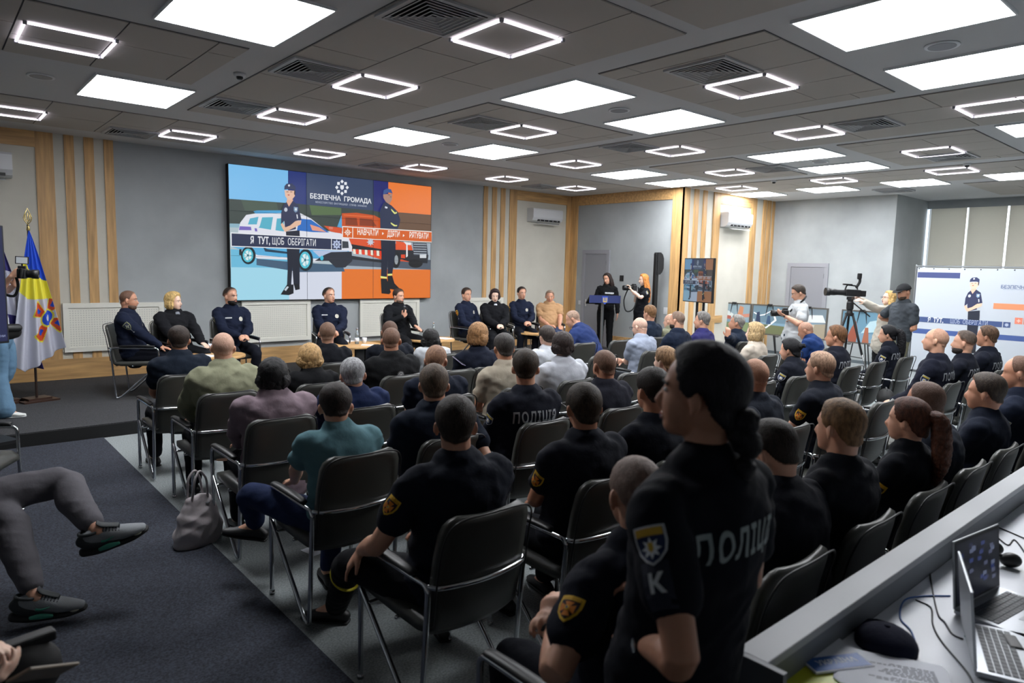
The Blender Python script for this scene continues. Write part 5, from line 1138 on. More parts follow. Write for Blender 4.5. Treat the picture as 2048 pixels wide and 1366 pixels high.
# empty chairs
for row, xs in {1: [(2.45, 'left of the man in the black jacket'), (4.95, 'right of the woman in a white top'), (5.6, 'in front of the person in the striped white shirt'), (7.6, 'between the bald man in blue and the ginger haired man'), (6.2, 'left of the bald man in blue leaning forward')],
  2: [(3.93, 'between the sun print man and the caramel bob woman'), (6.05, 'left of the folded arms man')],
  3: [(5.31, 'behind the woman in a white blouse on her right'), (6.2, 'between the seats of the white blouse and the blond woman'), (7.03, 'left of the blond woman with sunglasses'), (8.5, 'right of the blond woman with sunglasses')],
  4: [(5.9, 'left of the policewoman with the bun'), (8.5, 'between the brown haired officer and the policewoman with the ponytail')],
  5: [(5.85, 'in the gap right of the fair man with the orange patch'), (6.65, 'left of the heavy bald officer')]}.items():
    for x, t in xs: place_chair(x, ROWY[row], 0, 'empty '+ROWN_[row]+' chair '+t, 'audience chairs')
# ================================================================ the panel on the stage
def panelist(who, X, Y, zt, phi, label, **k):
    r, i = person(X, Y, zt, phi=phi, floor=SZ, label=label, face=True, vox=.0075, **k)
    rx, ry = r.location.x, r.location.y; a = math.radians(phi)
    place_chair(rx-.16*math.sin(a), ry-.16*math.cos(a), phi, 'stage chair under the '+who, 'chairs on the stage', SZ)
    return r, i
UNI = dict(shirt=('long', '#161d30'), pants='#10131c')
panelist('officer with the olive sleeve patch', 2.066, 9.95, 1.525, 118, 'officer in profile at the left end of the stage with an olive sleeve patch', head=(-6, 4, 0), hair=('buzz', '#4a3a30'), skin_='c', arms=('lap', 'knees'), marks=[('olive', 1, .4, .1), ('rank', 1), ('badge', 0)], build=1.08, beard=('short', '#5a463a'), **UNI)
panelist('blond woman in black', 2.645, 10.1, 1.482, 165, 'woman with curly blond hair in a black jacket with grey trim on the stage', head=(-35, 2, 0), hair=('bob', '#c9a96e'), shirt=('blouse', '#15161a'), pants='#14161a', skin_='d', female=True, build=1.15, arms='knees', ex={'inner': '#7d8088', 'brow': '#7a5c3e'})
panelist('officer with the black beard', 3.457, 10.25, 1.543, 178, 'police officer with a full black beard seated on the stage left of the video wall', head=(-22, 0, 0), hair=('fade', '#1d1816'), skin_='b', beard=('full', '#15110f'), marks=[('badge', 0), ('plate', 0), ('olive', 1, .4, .09)], build=1.08, arms='clasp', **UNI)
panelist('dark haired officer under the white part of the screen', 5.001, 10.25, 1.54, 198, 'police officer with slick dark hair seated under the middle of the video wall', head=(-30, -4, 0), hair=('fade', '#1c1815'), skin_='b', marks=[('badge', 0), ('plate', 0), ('olive', 1, .35, .09), ('rank', 1)], build=1.15, arms='clasp', **UNI)
pm = panelist('man with the microphone', 6.261, 10.2, 1.522, 178, 'man in black speaking into a microphone under the orange corner of the video wall', head=(-12, 2, 0), hair=('crop', '#3a2f28'), shirt=('long', '#101216'), pants='#101114', skin_='b', beard=('short', '#5a4a40'), build=1.12,
     hands={'R': ((6.164, 9.909, 1.071), (.1, -.15, 1), (-.5, -.8, 0), 1.35, (-1, .3, -.6)), 'L': ((6.293, 9.706, 0.905), (.2, -.9, -.4), (.1, -.2, 1), .3)})
panelist('officer at the left of the right table', 7.724, 10.2, 1.536, 172, 'young police officer in profile seated left of the woman in the black blazer', head=(8, 2, 0), hair=('crop', '#30261f'), skin_='b', marks=[('fire', 1, .35, .1), ('rank', 1), ('badge', 0)], **UNI)
panelist('woman in a black blazer', 8.234, 10.0, 1.515, 205, 'woman with short dark hair in a black blazer and white shirt seated on the stage', head=(8, 14, 0), hair=('bobshort', '#2a1e20'), shirt=('jacket', '#111216'), pants='#111216', skin_='d', female=True, build=1.25, arms='clasp', ex={'inner': '#c8ccd4'})
panelist('officer beside the wooden column', 9.182, 10.3, 1.549, 205, 'young police officer with dark hair and clasped hands beside the wooden column', head=(-12, 0, 0), hair=('crop', '#241c18'), skin_='b', marks=[('badge', 0), ('fire', 1, .35, .1)], arms='clasp', **UNI)
panelist('man in the tan polo', 9.675, 10.0, 1.49, 215, 'red faced man in a tan polo at the right end of the stage panel', head=(6, 6, 0), hair=('short', '#7c6a5c'), shirt=('polo', '#a5825f'), pants='#4a5a7c', skin_='c', build=1.25, ex={'belly': .06}, arms=('knees', 'lap'))
# microphone in the speaker's hand
W = pm[1]['W']; wr = pm[1]['hand'][1]; grip = W @ (wr[1]+wr[2].normalized()*.07)
r = empty('microphone', grip, 0, 'black hand microphone held by the man in black on the stage', 'microphone'); r.rotation_euler = (.35, -.1, 0)
bm = BM(); lathe(bm, [(.010, -.09), (.012, -.085), (.014, .06), (.015, .075)], 14); to_obj('handle', bm, M_black, r, True)
bm = BM(); lathe(bm, [(.015, .075), (.024, .09), (.026, .11), (.02, .128), (.008, .135)], 14); to_obj('grille', bm, mat('mic_mesh', '#55585c', .4, .7), r, True)
# round tables with their things
def round_table(x, y, rad_, lab):
    r = empty('round_table', (x, y, SZ), 0, lab, 'table', 'round tables on the stage')
    bm = BM(); lathe(bm, [(rad_-.008, .505), (rad_, .512), (rad_, .532), (rad_-.008, .54)], 48); to_obj('tabletop', bm, M_wood_h, r)
    for k in range(3):
        a = k*2*PI/3+.4; bm = BM(); M = Matrix.Translation((.55*rad_*math.cos(a), .55*rad_*math.sin(a), 0)) @ Matrix.Rotation(a, 4, 'Z'); box(bm, (-.03, -.07, 0), (.03, .07, .507), M=M, bev=.006); to_obj('leg', bm, M_black, r)
def bottle(x, y, z, lab):
    r = empty('water_bottle', (x, y, z), 0, lab, 'bottle', 'glass water bottles on the stage tables'); g = mat('bottle_glass', '#aebbc0', .08, spec=.6, coat=.5)
    g.node_tree.nodes['Principled BSDF'].inputs['Transmission Weight'].default_value = .7
    bm = BM(); lathe(bm, [(.030, 0), (.033, .006), (.033, .13), (.028, .16), (.014, .19), (.013, .225)], 18); to_obj('glass', bm, g, r, True)
    bm = BM(); lathe(bm, [(.015, .222), (.0155, .25), (.013, .252)], 16); to_obj('cap', bm, M_chrome, r, True)
    bm = BM(); lathe(bm, [(.0338, .04), (.0338, .1)], 18); to_obj('bottle_label', bm, M_paper, r, True)
def cup(x, y, z, lab):
    r = empty('paper_cup', (x, y, z), 0, lab, 'cup', 'white cups on the stage tables')
    bm = BM(); lathe(bm, [(.027, 0), (.038, .085), (.036, .085), (.026, .006)], 20); to_obj('wall', bm, M_paper, r, True)
    bm = BM(); tube(bm, [(.038*math.cos(t), .038*math.sin(t), .085, .002) for t in [2*PI*i/20 for i in range(20)]], up=(0, 0, 1), seg=6, closed=True); to_obj('rolled_lip', bm, M_paper, r, True)
def sheet(x, y, z, rz, w_, l, lab, n=3, m=None):
    r = empty('paper_sheets' if n > 1 else 'paper_sheet', (x, y, z), rz, lab, 'paper'); rnd = random.Random(int(x*99))
    for i in range(n):
        M = Matrix.Rotation(rnd.uniform(-.08, .08), 4, 'Z'); bm = BM(); box(bm, (-w_/2, -l/2, .0015*i), (w_/2, l/2, .0015*i+.001), M=M)
        o = to_obj('sheet', bm, m or M_paper, r)
    return r
TZ = SZ+.54
tabs = [((2.994, 9.476), .36, 'round wooden table with papers and a cup before the blond woman'), ((5.145, 9.706), .42, 'round wooden table with a bottle, cup and papers in front of the dark haired officer'), ((6.667, 9.823), .42, 'round wooden table in front of the man with the microphone'), ((9.214, 9.843), .42, 'round wooden table with two bottles at the right end of the stage')]
for (x, y), rd, lab in tabs: round_table(x, y, rd, lab)
(t1x, t1y), (t2x, t2y), (t3x, t3y), (t4x, t4y) = [t[0] for t in tabs]
cup(3.061, 10.005, TZ, 'white cup on the table before the blond woman'); cup(5.354, 9.751, TZ, 'white cup on the table beside the bottle in front of the dark haired officer'); cup(9.513, 10.164, TZ, 'white cup on the table at the right end of the stage')
bottle(5.185, 9.684, TZ, 'clear glass water bottle on the table in front of the dark haired officer'); bottle(6.952, 10.149, TZ, 'clear glass water bottle on the table of the man with the microphone')
bottle(9.726, 10.181, TZ, 'left one of the two water bottles on the rightmost table'); bottle(9.823, 10.133, TZ, 'right one of the two water bottles on the rightmost table')
sheet(5.221, 10.154, TZ, .3, .21, .29, 'white papers on the left part of the table in front of the dark haired officer'); sheet(5.274, 9.479, TZ, 1.0, .16, .22, 'white napkin sheet under the cup on the bottle table', 1)
sheet(2.818, 9.401, TZ, .5, .21, .29, 'white papers on the table before the blond woman'); sheet(6.874, 9.713, TZ, .2, .2, .28, 'white papers on the table of the man with the microphone')
r = empty('folder', (2.892, 9.907, TZ), .3, 'purple blue folder on the table before the blond woman', 'folder')
bm = BM(); box(bm, (-.12, -.16, 0), (.12, .16, .004)); to_obj('back_cover', bm, mat('violet_cover', '#3a3f94', .4), r)
bm = BM(); box(bm, (-.12, -.16, .010), (.12, .16, .013)); to_obj('front_cover', bm, mat('violet_cover', '#3a3f94', .4), r); bm = BM(); box(bm, (-.115, -.155, .004), (.112, .155, .010)); to_obj('pages', bm, M_paper, r)
# ================================================================ lectern and the women behind it
LX, LY = 11.0, 9.75
r = empty('lectern', (LX, LY, SZ), math.radians(143), 'slim metal lectern with a dark tilted top and a golden trident emblem', 'lectern')
bm = BM(); cylinder(bm, (0, 0, .02), .03, 1.1, 20); to_obj('column', bm, mat('brushed_steel', '#9a9da0', .3, .9), r)
bm = BM(); box(bm, (-.25, -.2, 0), (.25, .2, .02), bev=.006); to_obj('base', bm, M_black, r)
bm = BM(); MT = Matrix.Translation((0, 0, 1.15)) @ Matrix.Rotation(.35, 4, 'X'); box(bm, (-.33, -.22, -.02), (.33, .22, .02), M=MT, bev=.006); to_obj('tilted_top', bm, M_blackm, r)
bm = BM(); box(bm, (-.33, .2, 1.10), (.33, .225, 1.26)); to_obj('front_panel', bm, mat('navy_panel', '#1d2a5c', .5), r)
bm = BM()
prism(bm, [(-.06, .08), (.06, .08), (.06, -.03), (0, -.09), (-.06, -.03)], 0, .004, 0, Matrix.Translation((-.0, .2265, 1.16)) @ Matrix.Rotation(-PI/2, 4, 'X') @ Matrix.Scale(-1, 4, (0, 1, 0)))
for x0 in (-.035, 0, .035): prism(bm, [(x0-.007, .055), (x0+.007, .055), (x0+.007, -.035), (x0-.007, -.035)], 0, .004, 1, Matrix.Translation((0, .232, 1.16)) @ Matrix.Rotation(-PI/2, 4, 'X') @ Matrix.Scale(-1, 4, (0, 1, 0)))
box(bm, (-.042, .230, 1.12), (.042, .236, 1.135), 1); to_obj('emblem', bm, [mat('emblem_blue', '#2a4ab0', .5), mat('emblem_gold', '#d8b93a', .4)], r)
person(11.4, 10.0, 1.86, phi=238, floor=SZ, pose='stand', head=(25, 14, 8), hair=('long', '#2a1f1c'), shirt=('long', '#0f1012'), pants='#0e0f11', skin_='b', female=True, face=True, vox=.0075, arms=('side', 'side'), ex={'hairlen': .3},
       hands={'R': ((11.274, 9.956, 1.235), (-.6, -.6, 0), (0, 0, 1), .5)}, marks=[('text', 'ПОЛІЦІЯ', (-.08, .12, .40), (0, 1, .1), .035, '#c8ccd0')], label='woman with long dark hair in black standing behind the lectern')
pr = person(11.51, 9.1, 1.864, phi=302, floor=SZ, pose='stand', head=(0, 8, 0), hair=('long', '#c07a3c'), shirt=('tee', '#121419'), pants='#111216', skin_='d', female=True, face=True, vox=.0075, ex={'hairlen': .42, 'brow': '#8a5a30'},
       hands={'L': ((11.102, 9.083, 1.542), (-.3, .3, .9), (.6, -.4, .2), 1.1), 'R': ((11.295, 9.104, 1.458), (-.6, .3, .7), (.6, .6, .2), 1.0)}, marks=[('police', -1, .4)], label='woman with long orange hair taking photographs beside the column loudspeaker')
def photo_camera(p, az, el, lab, k=1.0, lens=.12, flash=False, strap=None, panel=False):
    r = empty('photo_camera', p, 0, lab, 'camera'); r.rotation_euler = (el, 0, -math.radians(az))
    bm = BM(); box(bm, (-.07*k, -.03*k, -.045*k), (.07*k, .035*k, .045*k), bev=.008*k); box(bm, (-.028*k, -.03*k, .04*k), (.028*k, .03*k, .07*k), bev=.006*k); to_obj('camera_body', bm, M_black, r)
    MR = Matrix.Rotation(-PI/2, 4, 'X')
    bm = BM(); lathe(bm, [(.034*k, .03*k), (.036*k, .05*k), (.036*k, lens*.7*k), (.042*k, lens*.8*k), (.042*k, (lens+.03)*k), (.036*k, (lens+.03)*k), (.03*k, (lens)*k)], 20, M=MR); to_obj('lens', bm, M_black, r, True)
    bm = BM(); tube(bm, [(.075*k, -.0, -.03*k, .014*k), (.078*k, .01*k, .04*k, .014*k)], n=1); to_obj('grip', bm, M_blackm, r, True)
    if panel:
        bm = BM(); box(bm, (-.008, -.06, .10), (.012, .06, .18), bev=.004); rod(bm, [(0, 0, .07), (0, 0, .11)], .008); f = to_obj('light_panel', bm, M_black, r)
        bm = BM(); box(bm, (.0125, -.05, .108), (.0135, .05, .172)); box(bm, (-.0095, -.05, .108), (-.0085, .05, .172)); to_obj('diffuser', bm, mat('frosted', '#d4dade', .5), f)
    if strap:
        bm = BM(); Mi = (Matrix.Translation(p) @ r.rotation_euler.to_matrix().to_4x4()).inverted()
        pts = [Mi @ V(q) for q in strap]; tube(bm, [(*q, .014, .0016) for q in pts], up=(1, 0, 0), seg=8, n=4); to_obj('neck_strap', bm, M_blackm, r, True)
    return r
cp = V((11.191, 9.079, 1.583)); photo_camera(cp, 300, .0, 'black photo camera held up by the woman with orange hair', 1.25, .16, strap=[cp+V((-.1, .06, 0)), cp+V((-.16, .12, -.25)), cp+V((-.1, .1, -.48)), cp+V((.02, .0, -.42)), cp+V((.08, -.05, -.1)), cp+V((.06, -.06, .02))])
r = empty('column_loudspeaker', (11.78, 8.98, SZ), math.radians(-20), 'tall black column loudspeaker on a pole beside the doorway wall', 'loudspeaker')
bm = BM(); box(bm, (-.05, -.05, .55), (.03, .05, 2.16), bev=.012); to_obj('pole', bm, M_blackm, r)
bm = BM(); prism(bm, [(-.05, 0), (-.05, .46), (.02, .46), (.07, .42), (.1, .33), (.1, .13), (.07, .05), (.02, 0)], -.07, .07, M=Matrix.Translation((.03, 0, 1.72)) @ Matrix.Rotation(PI/2, 4, 'X')); to_obj('cabinet', bm, M_black, r)
bm = BM(); box(bm, (-.2, -.2, 0), (.2, .2, .45), bev=.02); rod(bm, [(0, 0, .45), (0, 0, .6)], .02); to_obj('bass_box', bm, M_blackm, r)
# ================================================================ camera crew at right
pc = person(10.310, 5.141, 1.775, phi=318, pose='stand', head=(2, 22, 0), hair=('short', '#3c342e'), shirt=('tee', '#b2b6b8'), pants='#22303c', skin_='b', face=True, vox=.0075, build=1.1,
   hands={'L': ((9.984, 5.158, 1.310), (-.5, .3, .25), (.0, -.2, -1), .9), 'R': ((10.212, 5.150, 1.242), (-.6, .4, .4), (.6, .3, .6), 1.0)}, label='cameraman in a white T-shirt standing behind the seats, looking down at his camera')
cp = V((10.034, 5.186, 1.345)); photo_camera(cp, 318, .0, 'black camera with a big lens held by the man in the white T-shirt', 1.2, .14, strap=[cp+V((.05, -.05, .03)), cp+V((.25, -.05, .12)), V((10.210, 4.997, 1.559)), V((10.395, 5.044, 1.616))])
person(12.221, 4.535, 1.698, phi=312, pose='stand', head=(4, -4, 0), hair=('long', '#c7a468'), shirt=('blouse', '#b9b3a6'), pants='#17181b', skin_='d', female=True, face=True, vox=.0075, glasses=True, ex={'hairlen': .24, 'brow': '#8c6a40'},
   hands={'L': ((11.668, 4.794, 1.551), (-.6, .4, .3), (-.3, -.5, .5), .9, (0, 0, -1)), 'R': ((11.808, 4.880, 1.594), (-.6, .4, .3), (.3, .3, .8), .9, (0, 0, -1))}, label='blond woman in a cream blouse reaching up to the video camera on the tripod')
person(11.599, 4.095, 1.829, phi=300, pose='stand', head=(-4, 10, 0), hair=('buzz', '#4a3b30'), shirt=('tee', '#3e4348'), pants='#73705c', skin_='c', face=True, vox=.0075, build=1.1, beard=('short', '#4a3a30'), ex={'cap': '#2b2c2e'},
   hands={'L': ((11.597, 4.137, 1.178), (-.7, .5, 0), (-.2, -.3, .9), .6), 'R': ((11.978, 4.277, 1.209), (-.7, .5, 0), (.2, .3, .9), .6)}, label='man in a dark cap and grey T-shirt leaning towards the blond woman')
tx, ty, tz = (11.667, 4.914, 1.445)
r = empty('tripod', (tx, ty, 0), 0, 'tall black camera tripod standing behind the seated brown haired officer', 'tripod')
for k in range(3):
    a = k*2*PI/3+.5; c, s_ = math.cos(a), math.sin(a); lg = BM(); rod(lg, [(.05*c, .05*s_, 1.32), (.25*c, .25*s_, .66)], .019); rod(lg, [(.03*c+.02, .05*s_, 1.32), (.25*c, .25*s_, .66)], .01); lo = to_obj('leg', lg, M_black, r, True)
    bm = BM(); rod(bm, [(.25*c, .25*s_, .68), (.46*c, .46*s_, .02)], .013); to_obj('lower_tube', bm, M_chrome, lo, True)
    bm = BM(); ellipsoid(bm, (.46*c, .46*s_, .015), (.025, .025, .015)); to_obj('rubber_foot', bm, M_blackm, lo, True)
bm = BM()
for k in range(3): a = k*2*PI/3+.5; rod(bm, [(0, 0, .62), (.27*math.cos(a), .27*math.sin(a), .6)], .008)
to_obj('spreader', bm, M_black, r)
bm = BM(); cylinder(bm, (0, 0, 1.28), .07, .05, 20); lathe(bm, [(.05, 1.33), (.04, 1.37), (.055, 1.4), (.055, 1.5), (.045, 1.52), (.045, 1.56)], 18); box(bm, (-.06, -.04, 1.55), (.06, .04, 1.6)); rod(bm, [(.04, -.03, 1.5), (.26, -.22, 1.28)], .011); to_obj('fluid_head', bm, M_black, r)
r = empty('video_camera', (tx, ty, 1.66), 0, 'black video camera with a long lens mounted on the tripod', 'camera'); r.rotation_euler = (.03, 0, math.radians(47))
bm = BM(); box(bm, (-.055, -.14, -.055), (.055, .1, .06), bev=.012); to_obj('camera_body', bm, M_black, r)
bm = BM(); lathe(bm, [(.045, .08), (.048, .12), (.046, .22), (.055, .28), (.055, .34), (.065, .35), (.068, .42), (.06, .42)], 22, M=Matrix.Rotation(-PI/2, 4, 'X')); to_obj('lens', bm, M_black, r, True)
bm = BM(); rod(bm, [(0, -.1, .06), (0, -.08, .12), (0, .08, .13), (0, .1, .06)], .012, .03); box(bm, (-.03, .0, .125), (.03, .14, .15), bev=.006); to_obj('top_handle', bm, M_black, r)
bm = BM(); rod(bm, [(0, -.08, .1), (-.0, -.13, .2), (0, -.1, .3)], .022, .04); lathe(bm, [(.03, .2), (.036, .22), (.036, .29), (.03, .3)], 14, c=(0, -.11, .03)); to_obj('viewfinder', bm, M_blackm, r)
bm = BM(); box(bm, (-.02, -.24, -.05), (.02, -.14, .05), bev=.008); to_obj('battery', bm, M_black, r)
# ---------------------------------------------------------------- pictures on easels
def easel_pic(y0, y1, lab, art):
    r = empty('picture_easel', (14.0, (y0+y1)/2, 0), 0, lab, 'framed picture', 'framed pictures on easels'); h = (y1-y0)/2
    bm = BM(); f = .03; T_ = Matrix.Translation((0, 0, .61)) @ Matrix.Rotation(.06, 4, 'Y')
    for a, b in (((-.015, -h, 0), (.015, h, f)), ((-.015, -h, .66-f), (.015, h, .66)), ((-.015, -h, f), (.015, -h+f, .66-f)), ((-.015, h-f, f), (.015, h, .66-f))): box(bm, a, b, M=T_)
    fr = to_obj('picture_frame', bm, mat('dark_grey_frame', '#57544e', .5), r)
    bm = BM(); pal = Pal(); W_, H_ = 2*h-2*f, .6
    def F(u, v, d): return T_ @ V((-.009-d, h-f-u*W_, f+v*H_))
    flat(bm, [(0, 0), (1, 0), (1, 1), (0, 1)], pal(mat('print', '#7f9fb4', .35)), F)
    for i, (c, p) in enumerate(art): flat(bm, p, pal(mat('print', c, .35)), F, .0004*(i+1))
    to_obj('picture', bm, pal.m, r)
    for s in (-1, 1):
        bm = BM(); rod(bm, [(.01, s*h*.55, 0), (.03, s*.06, 1.25)], .012); box(bm, (-.05, s*h*.5-.03, .585), (.02, s*h*.5+.03, .6)); to_obj('leg', bm, M_black, r)
    bm = BM(); rod(bm, [(.42, 0, 0), (.04, 0, 1.25)], .012); to_obj('leg', bm, M_black, r)
    bm = BM(); box(bm, (-.02, -.04, 1.24), (.05, .04, 1.285)); to_obj('clamp', bm, M_black, r)
sky = [('#8fa5b0', [(0, .45), (1, .45), (1, 1), (0, 1)]), ('#d9e2e0', [(.1, .6), (.3, .75), (.5, .62), (.45, .5), (.15, .5)])]
easel_pic(8.04, 8.88, 'framed picture with sky and an orange beam, leftmost of the easels', sky+[('#7d8f6a', [(0, 0), (1, 0), (1, .35), (0, .3)]), ('#c78a68', [(.6, .5), (.68, .95), (.8, .9), (.78, .5)]), ('#c98a78', [(.7, .5), (1, .55), (1, .68), (.7, .62)]), ('#b8685a', [(.18, .45), (.42, .42), (.42, .55), (.18, .58)]), ('#e6eaea', [(.1, .22), (.17, .22), (.17, .4), (.1, .4)])])
easel_pic(7.17, 8.02, 'framed picture with a white zigzag outline over two figures, second of the easels', [('#6c8796', [(0, .4), (1, .4), (1, 1), (0, 1)]), ('#6f7656', [(0, 0), (1, 0), (1, .3), (0, .35)]), ('#e8eef0', [(.02, .72), (.2, .62), (.35, .66), (.55, .82), (.56, .86), (.34, .7), (.2, .66), (.03, .76)]), ('#e8eef0', [(.55, .86), (.62, .86), (.72, .5), (.66, .5), (.58, .8)]), ('#e8eef0', [(.72, .5), (.45, .2), (.25, .12), (.25, .17), (.43, .25), (.66, .52)]), ('#e8eef0', [(.25, .12), (.05, .3), (.03, .5), (.06, .5), (.08, .32), (.26, .18)]), ('#2c3c58', [(.12, .75), (.2, .78), (.26, .3), (.2, .2), (.1, .3)]), ('#3c5878', [(.45, .65), (.52, .65), (.56, .35), (.42, .35)])])
easel_pic(6.33, 7.14, 'framed picture of a pale road, half hidden by the cameraman in white', [('#7a8a94', [(0, .5), (1, .5), (1, 1), (0, 1)]), ('#dfe4e2', [(.1, .75), (.9, .8), (1, .55), (.2, .5)]), ('#a79c88', [(0, 0), (1, 0), (1, .5), (.5, .45), (0, .5)]), ('#c9c2b4', [(.3, 0), (.6, 0), (.7, .45), (.6, .45)])])
easel_pic(5.25, 6.06, 'framed blue picture with red shapes behind the tripod, rightmost of the easels', [('#6a93a8', [(0, .3), (1, .3), (1, 1), (0, 1)]), ('#b8d4dc', [(.5, .3), (1, .4), (1, .8), (.7, .7)]), ('#9a5542', [(.15, .1), (.25, .45), (.35, .7), (.42, .4), (.4, 0), (.2, 0)]), ('#a8684f', [(.55, 0), (.6, .5), (.68, .5), (.72, 0)]), ('#6c8aa0', [(0, 0), (.2, 0), (.15, .3), (0, .3)])])
WOMAN = [
 ('#1d2232', [(-0.206,1.185),(0.041,1.218),(0.049,1.033),(0.036,0.826),(0.035,0.266),(-0.078,0.266),(-0.097,0.575),(-0.121,0.266),(-0.197,0.266),(-0.181,0.573)]),
 ('#12151d', [(-0.315,0.091),(-0.197,0.266),(-0.078,0.266),(-0.08,0.11),(-0.166,0.079)]),
 ('#12151d', [(-0.078,0.286),(0.031,0.266),(0.036,0.182),(-0.047,0.166)]),
 ('#c9d4e0', [(-0.25,0.173),(-0.197,0.234),(-0.164,0.224),(-0.219,0.152)]),
 ('#e6b59c', [(-0.177,1.751),(-0.072,1.74),(-0.083,1.658),(-0.148,1.592),(-0.2,1.66)]),
 ('#2c3152', [(-0.242,1.637),(-0.189,1.691),(-0.148,1.613),(-0.078,1.719),(0.024,1.646),(0.077,1.404),(-0.034,1.373),(-0.024,1.235),(-0.217,1.184),(-0.235,1.365),(-0.294,1.301),(-0.287,1.503)]),
 ('#e8bda2', [(-0.034,1.373),(0.077,1.394),(0.063,1.322),(-0.153,1.208),(-0.221,1.174),(-0.262,1.222),(-0.298,1.301),(-0.267,1.333),(-0.216,1.255),(-0.131,1.291)]),
 ('#eac0a8', [(-0.225,1.888),(-0.038,1.894),(-0.039,1.804),(-0.094,1.734),(-0.167,1.732),(-0.213,1.788)]),
 ('#3a2a24', [(-0.049,1.903),(-0.028,1.885),(-0.035,1.814),(-0.054,1.833)]),
 ('#b8392f', [(-0.17,1.819),(-0.133,1.822),(-0.137,1.806),(-0.166,1.803)]),
 ('#553d36', [(-0.191,1.867),(-0.153,1.87),(-0.153,1.86),(-0.191,1.857)]),
 ('#553d36', [(-0.124,1.873),(-0.085,1.874),(-0.085,1.864),(-0.124,1.863)]),
 ('#343c5e', [(-0.229,1.897),(-0.224,1.957),(-0.185,2.002),(-0.091,2.015),(-0.027,1.966),(-0.028,1.881),(-0.08,1.911),(-0.176,1.908)]),
 ('#dfe3ee', [(-0.125,1.978),(-0.126,1.971),(-0.128,1.966),(-0.133,1.961),(-0.138,1.958),(-0.144,1.957),(-0.149,1.957),(-0.155,1.959),(-0.159,1.963),(-0.161,1.968),(-0.162,1.974),(-0.161,1.98),(-0.159,1.985),(-0.154,1.989),(-0.149,1.992),(-0.143,1.994),(-0.137,1.993),(-0.132,1.991),(-0.128,1.988),(-0.125,1.983)]),
 ('#c9d0dc', [(-0.176,1.56),(-0.177,1.549),(-0.181,1.539),(-0.188,1.53),(-0.197,1.525),(-0.206,1.522),(-0.215,1.523),(-0.223,1.528),(-0.23,1.535),(-0.234,1.545),(-0.235,1.556),(-0.233,1.567),(-0.229,1.578),(-0.223,1.586),(-0.214,1.592),(-0.205,1.594),(-0.196,1.593),(-0.187,1.589),(-0.181,1.581),(-0.177,1.571)]),
 ('#7f9ab8', [(-0.063,1.619),(0.014,1.614),(0.004,1.543),(-0.032,1.52),(-0.063,1.548)]),
 ('#dfe7ef', [(-0.006,1.579),(-0.007,1.571),(-0.01,1.564),(-0.014,1.558),(-0.019,1.554),(-0.025,1.553),(-0.031,1.554),(-0.036,1.557),(-0.041,1.562),(-0.043,1.568),(-0.044,1.576),(-0.043,1.583),(-0.04,1.59),(-0.036,1.596),(-0.031,1.6),(-0.025,1.601),(-0.019,1.601),(-0.013,1.598),(-0.009,1.593),(-0.007,1.586)]),
 ('#e8edf4', [(-0.017,1.491),(0.004,1.488),(0.012,1.421),(-0.005,1.415)])]
# ---------------------------------------------------------------- white banner on a frame
r = empty('banner_stand', (15.5, 3.6, 0), 0, 'big white banner with navy and orange stripes and a policewoman print', 'banner')
y0b, y1b, zb = 5.27, 1.6, 2.19
bm = BM(); box(bm, (.0, y1b-3.6, .05), (.004, y0b-3.6-.03, zb-.05)); sh_ = to_obj('banner_sheet', bm, mat('banner_white', '#b9c0c8', .7), r)
bm = BM(); rod(bm, [(.02, y0b-3.6, .0), (.02, y0b-3.6, zb)], .018); rod(bm, [(.02, y1b-3.6, .0), (.02, y1b-3.6, zb)], .018); rod(bm, [(.02, y0b-3.6, zb-.02), (.02, y1b-3.6, zb-.02)], .018); rod(bm, [(.02, y0b-3.6, .05), (.02, y1b-3.6, .05)], .018)
for yy in (y0b, y1b): rod(bm, [(-.35, yy-3.6, .02), (.35, yy-3.6, .02)], .018)
to_obj('banner_frame', bm, mat('steel_tube', '#a8acb0', .3, .8), r)
bm = BM()
for k in range(14): cylinder(bm, (0, 0, 0), .012, .004, 10, M=Matrix.Translation((-.004, y0b-3.6-.06-.27*k, zb-.07)) @ Matrix.Rotation(PI/2, 4, 'Y'))
to_obj('eyelet', bm, M_chrome, r)
bm = BM(); pal = Pal(); bc = lambda h: pal(mat('banner_print', h, .7))
F = lambda u, v, d: V((-.001-d, y0b-3.6-u, v))
rect = lambda a, b, c, d_: [(a, c), (b, c), (b, d_), (a, d_)]
flat(bm, rect(.04, .80, 1.94, 2.05), bc('#404a78'), F, .0005); flat(bm, rect(1.4, 3.66, 1.38, 1.49), bc('#dd8a62'), F, .0005)
flat(bm, rect(.04, 1.57, 1.04, 1.145), bc('#3c4f7c'), F, .003); flat(bm, rect(1.585, 1.7, 1.04, 1.145), bc('#3c4f7c'), F, .003)
flat(bm, rect(.04, 3.66, .80, .90), bc('#415890'), F, .0005); flat(bm, rect(1.76, 1.88, 1.12, 1.24), bc('#dd8068'), F, .0005); flat(bm, rect(1.895, 3.66, 1.12, 1.24), bc('#dd8a62'), F, .0005)
flat_text(bm, 'Я ТУТ,', .12, bc('#dfe4ec'), F, (.44, 1.09), .0045, .003, .72); flat_text(bm, 'ЩОБ ОБЕРІГАТИ', .12, bc('#a9b4cc'), F, (1.02, 1.09), .0045, 0, .62)
flat(bm, [(1.642+x*.09, 1.092+y*.09) for x, y in starp(8, .45, .25)], bc('#aeb9d0'), F, .0045); flat(bm, [(1.82+x*.09, 1.18+y*.09) for x, y in starp(4, .45, .2)], bc('#e8b8a8'), F, .001)
